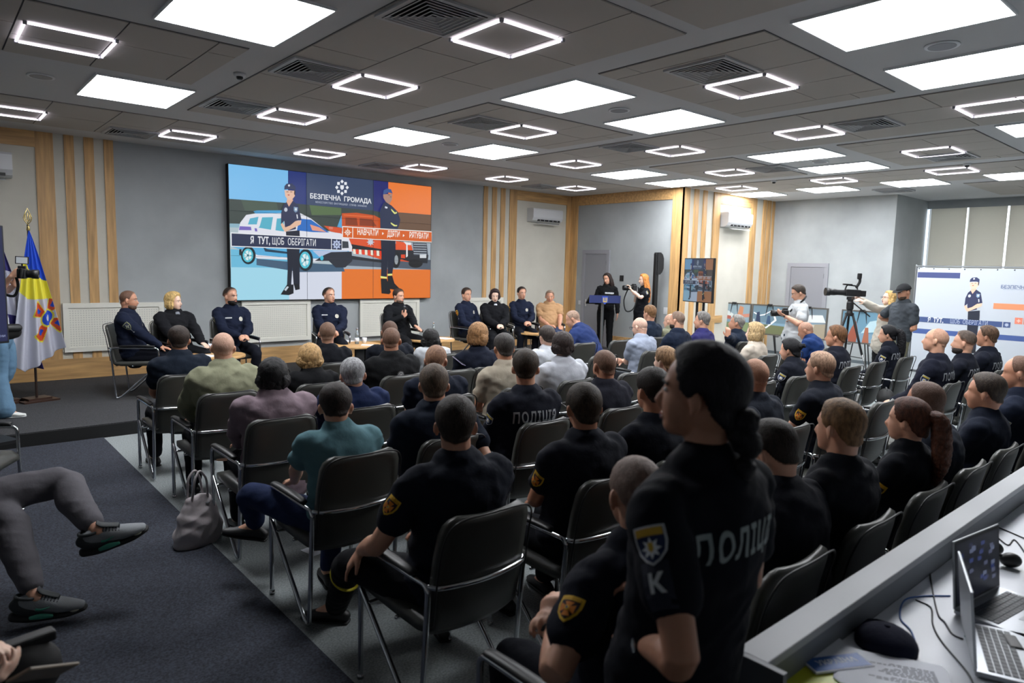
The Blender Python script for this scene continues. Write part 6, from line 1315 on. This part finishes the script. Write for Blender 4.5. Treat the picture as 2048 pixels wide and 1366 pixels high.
for k in range(8):
    a = k*PI/4; cx, cy = 1.93+.07*math.cos(a), 1.94+.07*math.sin(a); flat(bm, [(cx+.022*math.cos(a+q*PI/2+PI/4), cy+.022*math.sin(a+q*PI/2+PI/4)) for q in range(4)], bc('#7fb6d8'), F, .001)
flat(bm, rect(1.905, 1.955, 1.91, 1.965), bc('#2c3450'), F, .001)
flat_text(bm, 'БЕЗПЕЧНА ГРОМАДА', .085, bc('#5a6a8c'), F, (1.93, 1.80), .001, .002, .95); flat_text(bm, 'МІНІСТЕРСТВО ВНУТРІШНІХ СПРАВ УКРАЇНИ', .034, bc('#8a98b4'), F, (1.93, 1.76), .001)
k_ = .80
for i, (c, p) in enumerate(WOMAN): flat(bm, [(1.22+(u-.08)*k_, (v-1.0)*k_+1.28-.12) for u, v in p], bc(c), F, .0007+.00012*i)
to_obj('printed_artwork', bm, pal.m, r)
# ---------------------------------------------------------------- flags and the far left corner
def flag(x, y, top, lab, cloth_fn, yaw):
    r = empty('flag', (x, y, SZ), 0, lab, 'flag'); h = top-SZ
    bm = BM(); box(bm, (-.2, -.15, 0), (.2, .15, .02), M=Matrix.Rotation(.3, 4, 'Z')); box(bm, (-.13, -.1, .02), (.13, .1, .045), M=Matrix.Rotation(.3, 4, 'Z')); to_obj('base', bm, mat('dark_wood', '#3a251b', .4), r)
    bm = BM(); cylinder(bm, (0, 0, .04), .014, h-.24, 14); to_obj('pole', bm, mat('pole_wood', '#2c1f1a', .4), r)
    bm = BM()
    G = mat('gold', '#c9b275', .25, .9); z = h-.2
    tube(bm, [(0, 0, z-.06, .02), (0, 0, z, .012)], n=1); pts = [(0, -.0), (-.035, .05), (-.045, .085), (-.03, .13), (0, .2), (.03, .13), (.045, .085), (.035, .05)]
    tube(bm, [(px*.9, 0, z+py, .006) for px, py in pts], up=(0, 1, 0), seg=6, closed=True); rod(bm, [(0, 0, z), (0, 0, z+.14)], .005); rod(bm, [(-.022, 0, z+.12), (-.02, 0, z+.06), (0, 0, z+.04), (.02, 0, z+.06), (.022, 0, z+.12)], .005, .01); to_obj('finial', bm, G, r, True)
    cloth_fn(r, h-.27)
def drape(r, W_, segs, H0, painter, spread_l, spread_r, hang, yaw, name='cloth'):
    """folded flag hanging from the pole: fans out downwards with vertical folds"""
    N, K = 130, 170; bm = BM(); grid = []
    pal = Pal(); cy, sy = math.cos(yaw), math.sin(yaw)
    for j in range(K+1):
        v = j/K; row = []
        for i in range(N+1):
            u = i/N; t = v**.85
            xl, xr = -spread_l*t, spread_r*t
            x = xl+(xr-xl)*u; fold = .05*t*math.sin(u*PI*7+v*1.2)+.02*t*math.sin(u*PI*3)
            low = hang(u); z = H0-v*low
            X = x; Yf = fold-.02
            row.append(bm.verts.new((X*cy-Yf*sy, X*sy+Yf*cy, z)))
        grid.append(row)
    for j in range(K):
        for i in range(N):
            f = bm.faces.new((grid[j][i], grid[j+1][i], grid[j+1][i+1], grid[j][i+1])); f.material_index = pal(painter((i+.5)/N, (j+.5)/K)); f.smooth = True
    o = to_obj(name, bm, pal.m, r); md = o.modifiers.new('t', 'SOLIDIFY'); md.thickness = .003; return o
FB, FYL, FWH = mat('flag_blue', '#1646b8', .75), mat('flag_yellow', '#d8cf3c', .75), mat('flag_white', '#b9bbc8', .75)
FO, FN = mat('flag_orange', '#c84a1e', .75), mat('flag_navy', '#2c2768', .75)
def inpoly(x, y, P_):
    c = False; n = len(P_)
    for i in range(n):
        (x1, y1), (x2, y2) = P_[i], P_[i-1]
        if (y1 > y) != (y2 > y) and x < (x2-x1)*(y-y1)/(y2-y1)+x1: c = not c
    return c
def paint_rescue(u, v):
    s = v+.0*u; a = v-.30*u*1.0
    if v < .20+.22*u: return FB
    if v < .45+.12*u: return FYL
    cx, cy_ = .80, .70; dx, dy = (u-cx)*.62, (v-cy_)*1.5
    rr = math.hypot(dx, dy)
    if rr < .035: return FWH
    if rr < .085: return FB
    if rr < .105: return FYL
    an = (math.degrees(math.atan2(dy, dx))+360) % 90
    if rr < .27 and abs(an-45) < 22:
        if rr > .14 and rr < .2 and abs(an-45) < 8: return FB
        if rr > .255 or abs(an-45) > 19: return FYL
        return FO
    return FWH
flag(1.056, 10.235, 2.52, 'white flag with blue and yellow top and an orange cross emblem', lambda r, h: drape(r, 1, 1, h, paint_rescue, .25, .33, lambda u: 1.45+.28*(1-abs(u-.25)/.75), .25), 0)
flag(0.726, 10.279, 2.5, 'dark violet and white flag at the left edge behind the photographer', lambda r, h: drape(r, 1, 1, h, lambda u, v: FN if v < .28 or v > .62 else FWH, .2, .42, lambda u: 1.5+.2*u, .2), 0)
pj = person(.62, 9.6, 1.86, phi=115, floor=SZ, pose='stand', head=(-10, 6, 0), hair=('tied', '#4a3a30'), shirt=('tee', '#b9bcc2'), pants='#5a7890', shoes='#d8dad6', skin_='b', female=True, vox=.0075, ex={'leg': 1.3, 'flare': 1.35},
   hands={'R': ((0.765, 9.097, 1.722), (.6, -.2, .6), (-.3, -.8, .2), 1.0, (-.2, -.4, -1)), 'L': ((0.848, 9.081, 1.653), (.3, -.3, .9), (.4, -.8, 0), 1.0, (.5, -.1, -1))}, joints={'ankR': (.66, 9.32, SZ+.09), 'ankL': (.50, 9.75, SZ+.09), 'toeR': (.9, -.3, 0), 'toeL': (.95, .1, 0)}, label='photographer in blue jeans and white sneakers at the left edge of the stage')
cp = V((0.844, 8.900, 1.759)); photo_camera(cp, 105, -.05, 'black camera with a small light panel held at the left edge', 1.15, .1, panel=True, strap=[cp+V((-.05, 0, -.04)), cp+V((-.04, 0, -.14)), cp+V((-.08, .03, -.24)), cp+V((-.2, .05, -.2))])
r = empty('shoulder_bag', (0.697, 9.006, 1.145), .3, 'black camera bag at the hip of the photographer in jeans', 'bag')
bm = BM(); tube(bm, [(-.09, 0, 0, .05, .075), (0, 0, -.01, .055, .085), (.09, 0, 0, .05, .075)], up=(0, 0, 1), seg=18); to_obj('pouch', bm, M_blackm, r, True)
bm = BM(); tube(bm, [(-.09, -.03, .03, .05, .045), (.09, -.03, .03, .05, .045)], up=(0, 0, 1), seg=14, n=1); to_obj('flap', bm, M_black, r, True)
bm = BM(); tube(bm, [(-.15, 0, .06, .02, .003), (-.1, .0, .4, .02, .003), (.0, 0, .62, .02, .003)], n=3); to_obj('shoulder_strap', bm, M_blackm, r, True)
def tone_navy(h): return '#171c3c'
r = empty('display_board', (0.650, 8.209, SZ), math.radians(20), 'dark navy upright display cut by the left edge, in front of the flags', 'screen')
bm = BM(); box(bm, (-.62, 0, .95), (.0, .05, 2.08), bev=.006); to_obj('casing', bm, M_black, r)
bm = BM(); box(bm, (-.60, -.003, .97), (-.015, 0, 2.065), 0); F = lambda u, v, d: V((u, -.0035-d, v)); flat_text(bm, 'УКРАЇНИ', .03, 1, F, (-.1, 1.02)); to_obj('picture', bm, [emitc('#1c2146', .5), emitc('#9aa4c8', .5)], r)
bm = BM(); box(bm, (-.37, .05, 0), (-.25, .1, 1.4)); to_obj('pole', bm, M_black, r); bm = BM(); box(bm, (-.55, -.2, 0), (-.05, .3, .03)); to_obj('base', bm, M_black, r)
# ---------------------------------------------------------------- left foreground: crossed legs in sneakers, handbag, phone
PX = dict(kneeR=(0.572, 4.709, 0.621), ankR=(0.683, 4.228, 0.449), kneeL=(.30, 4.62, .50), ankL=(0.388, 4.229, 0.155))
pl, il = person(-.22, 4.95, 1.36, phi=118, pose='sit', hair=('short', '#2c241e'), shirt=('long', '#2a2c30'), pants='#57555a', skin_='b', vox=.0065, root=(-.16, 4.82), arms='lap', ex={'leg': 1.25, 'flare': .8, 'custom_shoes': 1},
   joints=dict(PX, toeR=(.92, -.3, .3), toeL=(.93, -.32, 0)), hands={'R': ((0.319, 4.855, 0.572), (.5, -.5, -.5), (.2, -.4, .9), .5)}, label='person in grey joggers and sneakers with crossed legs, cut by the left edge')
M_sn, M_mint, M_sn2 = mat('sneaker_mesh', '#84888c', .8, bump=(300, .6, .003)), mat('mint_rubber', '#3f8f78', .5), mat('sneaker_dark', '#22272a', .7)
def sneaker(parent, a, t, down, side):
    """running shoe: upper, tongue, laces, tick, sole with mint wedge; a ankle, t toe direction"""
    t = t.normalized(); down = (down-t*down.dot(t)).normalized(); w_ = t.cross(down)
    f = lambda u, v, s=0: a+t*u+down*v+w_*s
    bm = BM(); tube(bm, [(*f(-.08, .03), .03, .045), (*f(-.04, .035), .04, .058), (*f(.03, .038), .045, .056), (*f(.09, .052), .049, .044), (*f(.15, .064), .05, .032), (*f(.205, .072), .036, .02)], up=tuple(-down), seg=20, n=4); sh = to_obj('shoe', bm, M_sn, parent, True)
    bm = BM(); tube(bm, [(*f(-.09, .015), .028, .04), (*f(-.05, .05), .043, .042), (*f(.03, .07), .0475, .024), (*f(.08, .08), .05, .014)], up=tuple(-down), seg=16, n=4); to_obj('heel_overlay', bm, M_sn2, sh, True)
    bm = BM(); tube(bm, [(*f(-.105, .088), .034, .026), (*f(-.03, .1), .047, .026), (*f(.06, .102), .05, .022), (*f(.15, .1), .052, .019), (*f(.22, .088), .036, .013)], up=tuple(-down), seg=16, n=4); to_obj('sole', bm, M_sole, sh, True)
    for s in (-1, 1):
        bm = BM(); tube(bm, [(*f(-.02, .088, s*.046), .006, .010), (*f(.03, .085, s*.05), .007, .015), (*f(.08, .09, s*.051), .005, .008)], up=tuple(-down), seg=10, n=3); to_obj('mint_wedge', bm, M_mint, sh, True)
        bm = BM(); tube(bm, [(*f(.005, .045, s*.047), .002, .007), (*f(.03, .05, s*.049), .003, .006), (*f(.07, .040, s*.049), .002, .001)], up=tuple(-down), seg=8, n=3); to_obj('side_tick', bm, M_mint, sh, True)
    bm = BM(); tube(bm, [(*f(.012, -.05), .024, .006), (*f(.03, -.026), .027, .009), (*f(.1, .006), .026, .006)], up=tuple(-down), seg=12, n=3); to_obj('tongue', bm, M_sn2, sh, True)
    bm = BM(); tube(bm, [(*f(-.038+.052*math.cos(q), -.012+.008*math.cos(q), .036*math.sin(q)), .009) for q in [2*PI*i/18 for i in range(18)]], up=tuple(-down), seg=8, closed=True); to_obj('padded_collar', bm, M_sn2, sh, True)
    bm = BM(); ellipsoid(bm, (0, 0, 0), (.034, .047, .011), Matrix.Translation(f(.175, .085)) @ Matrix((t, w_, -down)).transposed().to_4x4(), 16, 8); to_obj('toe_cap', bm, mat('pale_rubber', '#9a9a8c', .6), sh, True)
    bm = BM()
    for k in range(6):
        u = .03+k*.014; v = -.02+(u-.03)*.43; rod(bm, [f(u, v+.016, -.034), f(u+.008, v-.006, 0), f(u, v+.016, .034)], .0035, .01, 6)
    to_obj('laces', bm, mat('lace', '#1a2228', .8), sh, True)
for s, dn in ((1, V((.25, .05, -1))), (-1, V((0, 0, -1)))):
    a = il['An'][s]; t = il['toe'][s]; d2 = (il['W'].inverted().to_3x3() @ dn); sneaker(pl, a-V((0, 0, 0)), t, d2, s)
place_chair(-.34, 4.86, 118, 'charcoal visitor chair at the left edge under the person with crossed legs', 'chairs by the left wall')
place_chair(-.05, 6.3, 118, 'empty charcoal visitor chair at the left edge below the stage', 'chairs by the left wall')
p2, i2 = person(-.30, 2.02, 1.24, phi=88, pose='sit', lean=.5, hair=('short', '#3a2c22'), shirt=('long', '#c9a08a'), pants='#0f1012', skin_='d', vox=.006, female=True, arms='lap',
   hands={'L': ((0.134, 2.359, 0.815), (.8, -.15, .1), (-.2, .3, .9), 1.2, (-.3, .8, -.5)), 'R': ((0.130, 2.128, 0.851), (.9, -.1, .15), (.1, -.6, -.75), .9, (-.2, -.8, -.6))}, label='seated person at the bottom left corner, only the hands with a phone visible')
place_chair(-.86, 2.02, 88, 'charcoal visitor chair outside the left edge under the person with the phone', 'chairs by the left wall')
r = empty('smartphone', (0.198, 2.070, 0.865), 0, 'smartphone in a beige case held at the bottom left corner', 'phone')
r.rotation_euler = (math.radians(-30), math.radians(-30), math.radians(-38))
bm = BM(); box(bm, (-.038, -.08, -.006), (.038, .08, .003), bev=.004); to_obj('case', bm, mat('beige_case', '#8c8274', .5), r)
bm = BM(); box(bm, (-.033, -.074, .0031), (.033, .074, .0045)); to_obj('screen', bm, mat('phone_glass', '#16181c', .1), r)
r = empty('black_bag', (0.186, 2.517, 0.649), .2, 'rounded black bag on the lap at the bottom left corner', 'bag')
bm = BM(); ellipsoid(bm, (0, 0, 0), (.11, .09, .10)); to_obj('pouch', bm, M_blackm, r, True); bm = BM(); box(bm, (-.05, -.03, .08), (.09, .02, .115), bev=.008); to_obj('top_flap', bm, M_black, r); bm = BM(); rod(bm, [(-.16, 0, .05), (-.05, 0, .1), (.02, 0, .1)], .008); to_obj('handle', bm, M_grey, r)
# handbag on the carpet edge
r = empty('handbag', (1.39, 4.87, .006), .5, 'slouchy pale grey leather handbag standing at the edge of the dark carpet', 'handbag')
M_bag = mat('taupe_leather', '#aaa3a5', .45, bump=(16, .5, .01))
bm = BM(); tube(bm, [(0, 0, .02, .185, .11), (0, 0, .10, .18, .115), (0, 0, .20, .15, .085), (0, 0, .28, .11, .045), (0, 0, .31, .10, .022)], up=(0, 1, 0), seg=28, n=4)
o = to_obj('bag_body', bm, M_bag, r); remesh(o, .008, 3, .5, (.014, 10))
for s in (-1, 1):
    bm = BM(); rod(bm, [(-.08, s*.02, .27), (-.05, s*.03, .46), (.0, s*.02, .51), (.05, s*.03, .44), (.07, s*.02, .27)], .008, .05); to_obj('handle', bm, M_bag, r, True)
bm = BM(); cylinder(bm, (.03, -.05, .27), .016, .006, 14, M=Matrix.Rotation(.0, 4, 'X')); to_obj('clasp', bm, M_chrome, r)
sheet(1.995, 4.251, .001, .2, .21, .15, 'white sheet of paper lying on the grey floor under a chair', 1)
r = empty('shoulder_bag', (8.168, 2.975, .5), .4, 'black bag lying on the empty chair beside the fair man with the orange patch', 'bag')
bm = BM(); tube(bm, [(-.16, 0, .07, .07, .08), (0, 0, .09, .09, .11), (.16, 0, .07, .07, .08)], up=(0, 0, 1), seg=16); to_obj('pouch', bm, M_blackm, r, True); bm = BM(); rod(bm, [(-.15, 0, .12), (-.05, 0, .2), (.08, 0, .2), (.15, 0, .12)], .01); to_obj('handle', bm, M_black, r)
# smartphone of the woman with the caramel bob
r = empty('smartphone', (4.086, 5.508, 0.998), 0, 'smartphone in the hand of the woman with the caramel bob', 'phone'); r.rotation_euler = (.5, .3, .4)
bm = BM(); box(bm, (-.035, -.075, -.004), (.035, .075, .003), bev=.003); to_obj('case', bm, mat('lilac_case', '#8f8aa8', .4), r); bm = BM(); box(bm, (-.031, -.07, .0031), (.031, .07, .004)); to_obj('screen', bm, M_black, r)
# ---------------------------------------------------------------- the tall standing woman in front
pw, iw = person(1.395, 0.921, 1.772, phi=2, pose='stand', hair=('braid', '#15131a'), shirt=('polo', '#10131c'), pants='#0e1017', skin_='c', female=True, vox=.0055, head=(-20, -2, 0), build=1.06, ex={'hairlen': .42},
   hands={'L': ((1.257, 0.940, 1.070), (.3, .7, -.1), (-.4, 0, .9), .6, (-.7, -1, -.2)), 'R': (1.55, 1.12, 1.02, )and ((1.56, 1.14, 1.04), (-.5, .8, 0), (.2, 0, 1), .6, (.6, -1, -.2))}, marks=[('police_big', -1, .30, .082), ('letterk', -1), ('back', 0, .092, '#8a9698')], face=True, label='tall policewoman with a dark braid standing in the foreground, back turned')
# ---------------------------------------------------------------- details on people
def wrist_band(info, root, s, m, name):
    el, wr = info['hand'][s][0], info['hand'][s][1]; d = (wr-el).normalized(); c = wr-d*.02
    u1 = d.orthogonal().normalized(); u2 = d.cross(u1); bm = BM()
    tube(bm, [(*(c+u1*(.031*math.cos(t))+u2*(.031*math.sin(t))), .009, .003) for t in [2*PI*i/20 for i in range(20)]], up=tuple(d), seg=8, closed=True)
    w_ = to_obj(name, bm, m, root, True); return w_
wrist_band(iw, pw, -1, M_chrome, 'bracelet'); wrist_band(p48[1], p48[0], -1, M_black, 'wrist_watch')
# ================================================================ the control desk at bottom right
M_desk = mat('desk_laminate', '#a0a3a6', .5); M_desk2 = mat('desk_side', '#6c7076', .5); M_top = mat('desk_top', '#ccd0d8', .35)
r = empty('control_desk', (3.4, .3, 0), 0, 'long grey control desk with a raised front ledge at the bottom right', 'desk')
x0, x1 = 1.69-3.4, 6.2-3.4
bm = BM(); box(bm, (x0, .556, .872), (x1, .650, .90), bev=.003); to_obj('ledge', bm, M_desk, r)
bm = BM(); box(bm, (x0+.02, .568, 0), (x1-.02, .64, .872)); to_obj('front_panel', bm, M_desk2, r)
bm = BM(); box(bm, (x0, -.45, .745), (x1, .568, .775), bev=.002); to_obj('desktop', bm, M_top, r)
bm = BM(); box(bm, (x0-.02, -.45, 0), (x0, .568, .80)); box(bm, (x0-.02, .50, .80), (x0, .65, .90)); to_obj('side_panel', bm, M_desk2, r)
bm = BM(); box(bm, (x1, -.45, 0), (x1+.02, .568, .80)); to_obj('side_panel', bm, M_desk2, r)
DZ = .775
def laptop(x, y, rz, open_, lab, scr, w_=.345, d=.24, metal='#a7abb0'):
    r = empty('laptop', (x, y, DZ+.001), rz, lab, 'laptop'); ms = mat('laptop_shell', metal, .35, .6); kb = mat('laptop_key', '#3f444a', .5)
    bm = BM(); box(bm, (-w_/2, -d, .004), (w_/2, 0, .019), bev=.003); base = to_obj('base', bm, ms, r)
    bm = BM()
    for row in range(5):
        for c in range(13):
            ww = (w_-.04)/13; xx = -w_/2+.02+c*ww; yy = -.035-row*.0195; box(bm, (xx+.0012, yy-.0165, .0192), (xx+ww-.0012, yy, .0212))
    ks = to_obj('keyboard', bm, kb, base)
    bm = BM(); box(bm, (-.05, -d+.015, .0192), (.05, -.15, .0197)); to_obj('touchpad', bm, mat('touchpad', '#8a8e94', .3, .4), base)
    M = Matrix.Translation((0, 0, .018)) @ Matrix.Rotation(-open_, 4, 'X')
    bm = BM(); box(bm, (-w_/2, -.004, 0), (w_/2, .003, d), M=M, bev=.002); lid = to_obj('lid', bm, ms, r)
    bm = BM(); box(bm, (-w_/2+.004, -.0052, .008), (w_/2-.004, -.0042, d-.003), M=M); to_obj('bezel', bm, M_black, lid)
    bm = BM(); pal = Pal(); F = lambda u, v, dd: M @ V((-w_/2+.012+u*(w_-.024), -.0056-dd, .016+v*(d-.03)))
    flat(bm, [(0, 0), (1, 0), (1, 1), (0, 1)], pal(emitc(scr, .35)), F)
    rnd = random.Random(5)
    for i in range(26):
        u, v = rnd.uniform(.05, .85), rnd.uniform(.15, .9); flat(bm, [(u, v), (u+.09, v), (u+.09, v+.07), (u, v+.07)], pal(emitc(rnd.choice(['#303a66', '#4a4f66', '#23305c', '#586078', '#2a2d44']), .35)), F, .0003+.00002*i)
    to_obj('screen', bm, pal.m, lid); return r
laptop(2.86, .675, math.radians(-8), .10, 'open silver laptop with a dark screen on the desk near the right edge', '#12141e')
laptop(2.467, 0.593, 0.376, .12, 'open laptop seen edge on, in front of the silver one', '#1c2a44')
def cable(pts, m, lab, rr=.0028): return tag(to_obj('cable', _cb(pts, rr), m, None, True), lab, 'cable', 'cables on the desk')
def _cb(pts, rr): bm = BM(); wire(bm, pts, rr, 8, 6); return bm
CB = mat('blue_cable', '#2b5a9c', .5); CK = mat('black_cable', '#17181b', .5); CT = mat('teal_cable', '#3c7f78', .5)
cable([(2.834, 0.753, 0.778), (2.758, 0.812, 0.778), (2.664, 0.847, 0.778), (2.510, 0.808, 0.778), (2.442, 0.750, 0.778), (2.332, 0.692, 0.778)], CB, 'blue network cable curving across the desk left of the silver laptop')
cable([(2.697, 0.821, 0.778), (2.677, 0.766, 0.778), (2.545, 0.717, 0.778), (2.445, 0.658, 0.778), (2.314, 0.551, 0.778), (2.231, 0.509, 0.778)], CK, 'black cable winding towards the edge on laptop')
cable([(3.079, 0.898, 0.778), (2.926, 0.846, 0.778), (2.655, 0.738, 0.778), (2.597, 0.697, 0.778), (2.531, 0.655, 0.778), (2.522, 0.623, 0.778)], CK, 'black cable beside the hinge of the silver laptop')
cable([(2.550, 0.624, 0.778), (2.519, 0.580, 0.778), (2.572, 0.553, 0.778), (2.651, 0.552, 0.778)], CT, 'teal cable looping in front of the silver laptop')
cable([(3.834, 0.873, 0.778), (3.806, 0.816, 0.778), (3.760, 0.738, 0.778), (3.717, 0.664, 0.778)], CK, 'upper thin black cable behind the silver laptop')
cable([(3.719, 0.844, 0.778), (3.597, 0.756, 0.778), (3.695, 0.751, 0.778), (3.479, 0.649, 0.778)], CK, 'lower thin black cable behind the silver laptop')
r = empty('headphones', (3.374, 0.713, DZ), .6, 'black headphones lying on the desk behind the silver laptop', 'headphones')
bm = BM(); ellipsoid(bm, (-.05, 0, .03), (.03, .04, .03)); to_obj('ear_cup', bm, M_black, r, True); bm = BM(); ellipsoid(bm, (.07, .02, .03), (.03, .04, .03)); to_obj('ear_cup', bm, M_black, r, True)
bm = BM(); rod(bm, [(-.05, 0, .04), (-.04, .1, .05), (.02, .14, .05), (.07, .1, .05), (.07, .02, .04)], .007, .05); to_obj('headband', bm, M_black, r, True)
r = empty('desk_monitor', (3.587, 0.394, 0.775), math.radians(-62), 'black monitor seen edge on at the right edge of the desk', 'screen')
bm = BM(); box(bm, (-.3, -.02, .08), (.3, .02, .46), bev=.004); to_obj('casing', bm, M_black, r); bm = BM(); box(bm, (-.285, -.022, .1), (.285, -.0205, .45)); to_obj('screen', bm, mat('dark_glass', '#0e1014', .15), r)
bm = BM(); box(bm, (-.1, -.08, 0), (.1, .08, .012)); box(bm, (-.02, -.0, .01), (.02, .03, .2)); to_obj('stand', bm, M_black, r)
# papers, folder, booklet and cap
M_bright = mat('printer_paper', '#f0f3fb', .8)
r = empty('paper_sheets', (2.100, 0.685, DZ+.0135), 0.447, 'stack of printed white pages on the desk beside the dark cap', 'paper')
for i in range(4):
    bm = BM(); box(bm, (-.105, -.15, .0012*i), (.105, .15, .0012*i+.001), M=Matrix.Rotation(.05*i-.08, 4, 'Z')); s_ = to_obj('sheet', bm, M_bright, r)
bm = BM()
for k in range(17):
    x = -.085+.0085*k; L = random.Random(k).uniform(.07, .2)
    if k in (2, 8): continue
    yy = -.12
    while yy < -.12+L:
        wl = random.Random(int(yy*9999)+k).uniform(.006, .018); v = [bm.verts.new(p) for p in ((x, yy, .0052), (x+.0032, yy, .0052), (x+.0032, yy+wl, .0052), (x, yy+wl, .0052))]; bm.faces.new(v); yy += wl+.004
o = to_obj('printed_lines', bm, mat('ink', '#5b5f6a', .8), s_); o.rotation_euler = (0, 0, .07)
r = empty('folder', (*(1.899, 0.847), DZ), math.radians(70), 'bright yellow green folder at the near end of the desk', 'folder')
bm = BM(); box(bm, (-.11, -.155, 0), (.11, .155, .003)); to_obj('back_cover', bm, mat('lime_cover', '#c6cc2a', .4), r); bm = BM(); box(bm, (-.11, -.155, .009), (.11, .155, .012)); to_obj('front_cover', bm, mat('lime_cover', '#c6cc2a', .4), r); bm = BM(); box(bm, (-.105, -.15, .003), (.105, .15, .009)); to_obj('pages', bm, M_paper, r)
r = empty('booklet', (*(2.048, 0.849), DZ+.015), math.radians(62), 'white booklet with a blue band between the yellow folder and the pages', 'booklet')
bm = BM(); box(bm, (-.08, -.1, 0), (.08, .1, .006)); bo = to_obj('cover', bm, M_paper, r)
bm = BM(); box(bm, (-.075, -.095, .0062), (-.01, .095, .0068)); to_obj('blue_band', bm, mat('band_blue', '#2f62b0', .5), bo)
bm = BM(); flat_text(bm, 'УКРАЇНА', .03, 0, lambda u, v, d: V((-.04+v, -u, .0075)), (0, 0), 0, .001); to_obj('lettering', bm, mat('ink_white', '#d8e2f0', .6), bo)
r = empty('booklet', (*(2.160, 0.879), DZ), math.radians(50), 'blue folder edge lying behind the white pages', 'folder')
bm = BM(); box(bm, (-.1, -.15, 0), (.1, .15, .004)); to_obj('cover', bm, mat('band_blue', '#2f62b0', .5), r); bm = BM(); box(bm, (-.095, -.145, .0041), (.095, .145, .0055)); to_obj('pages', bm, M_paper, r)
r = empty('cap', (*(2.271, 0.765), DZ), math.radians(-60), 'dark navy uniform cap lying on the desk behind the papers', 'cap')
bm = BM(); Rg = []
for j in range(9):
    e_ = math.radians(8+80*j/8); Rg.append((.092*math.cos(e_), .012+.06*math.sin(e_)))
lathe(bm, [(.09, .0)]+Rg, 32); to_obj('crown', bm, cloth('#171a2c'), r, True)
bm = BM(); prism(bm, [(-.09, 0), (-.085, .05), (-.05, .1), (0, .115), (.05, .1), (.085, .05), (.09, 0)], 0, .004, M=Matrix.Translation((0, .05, .01))); to_obj('peak', bm, cloth('#171a2c'), r)
bm = BM(); ellipsoid(bm, (0, 0, .073), (.009, .009, .004)); to_obj('button', bm, cloth('#171a2c'), r, True)
r = empty('power_adapter', (*(2.594, 0.505), DZ), .5, 'small black adapter in front of the silver laptop', 'adapter')
bm = BM(); box(bm, (-.045, -.02, 0), (.045, .02, .025), bev=.006); to_obj('housing', bm, M_black, r); bm = BM(); rod(bm, [(-.045, 0, .012), (-.07, 0, .012)], .004); to_obj('plug', bm, M_blackm, r)
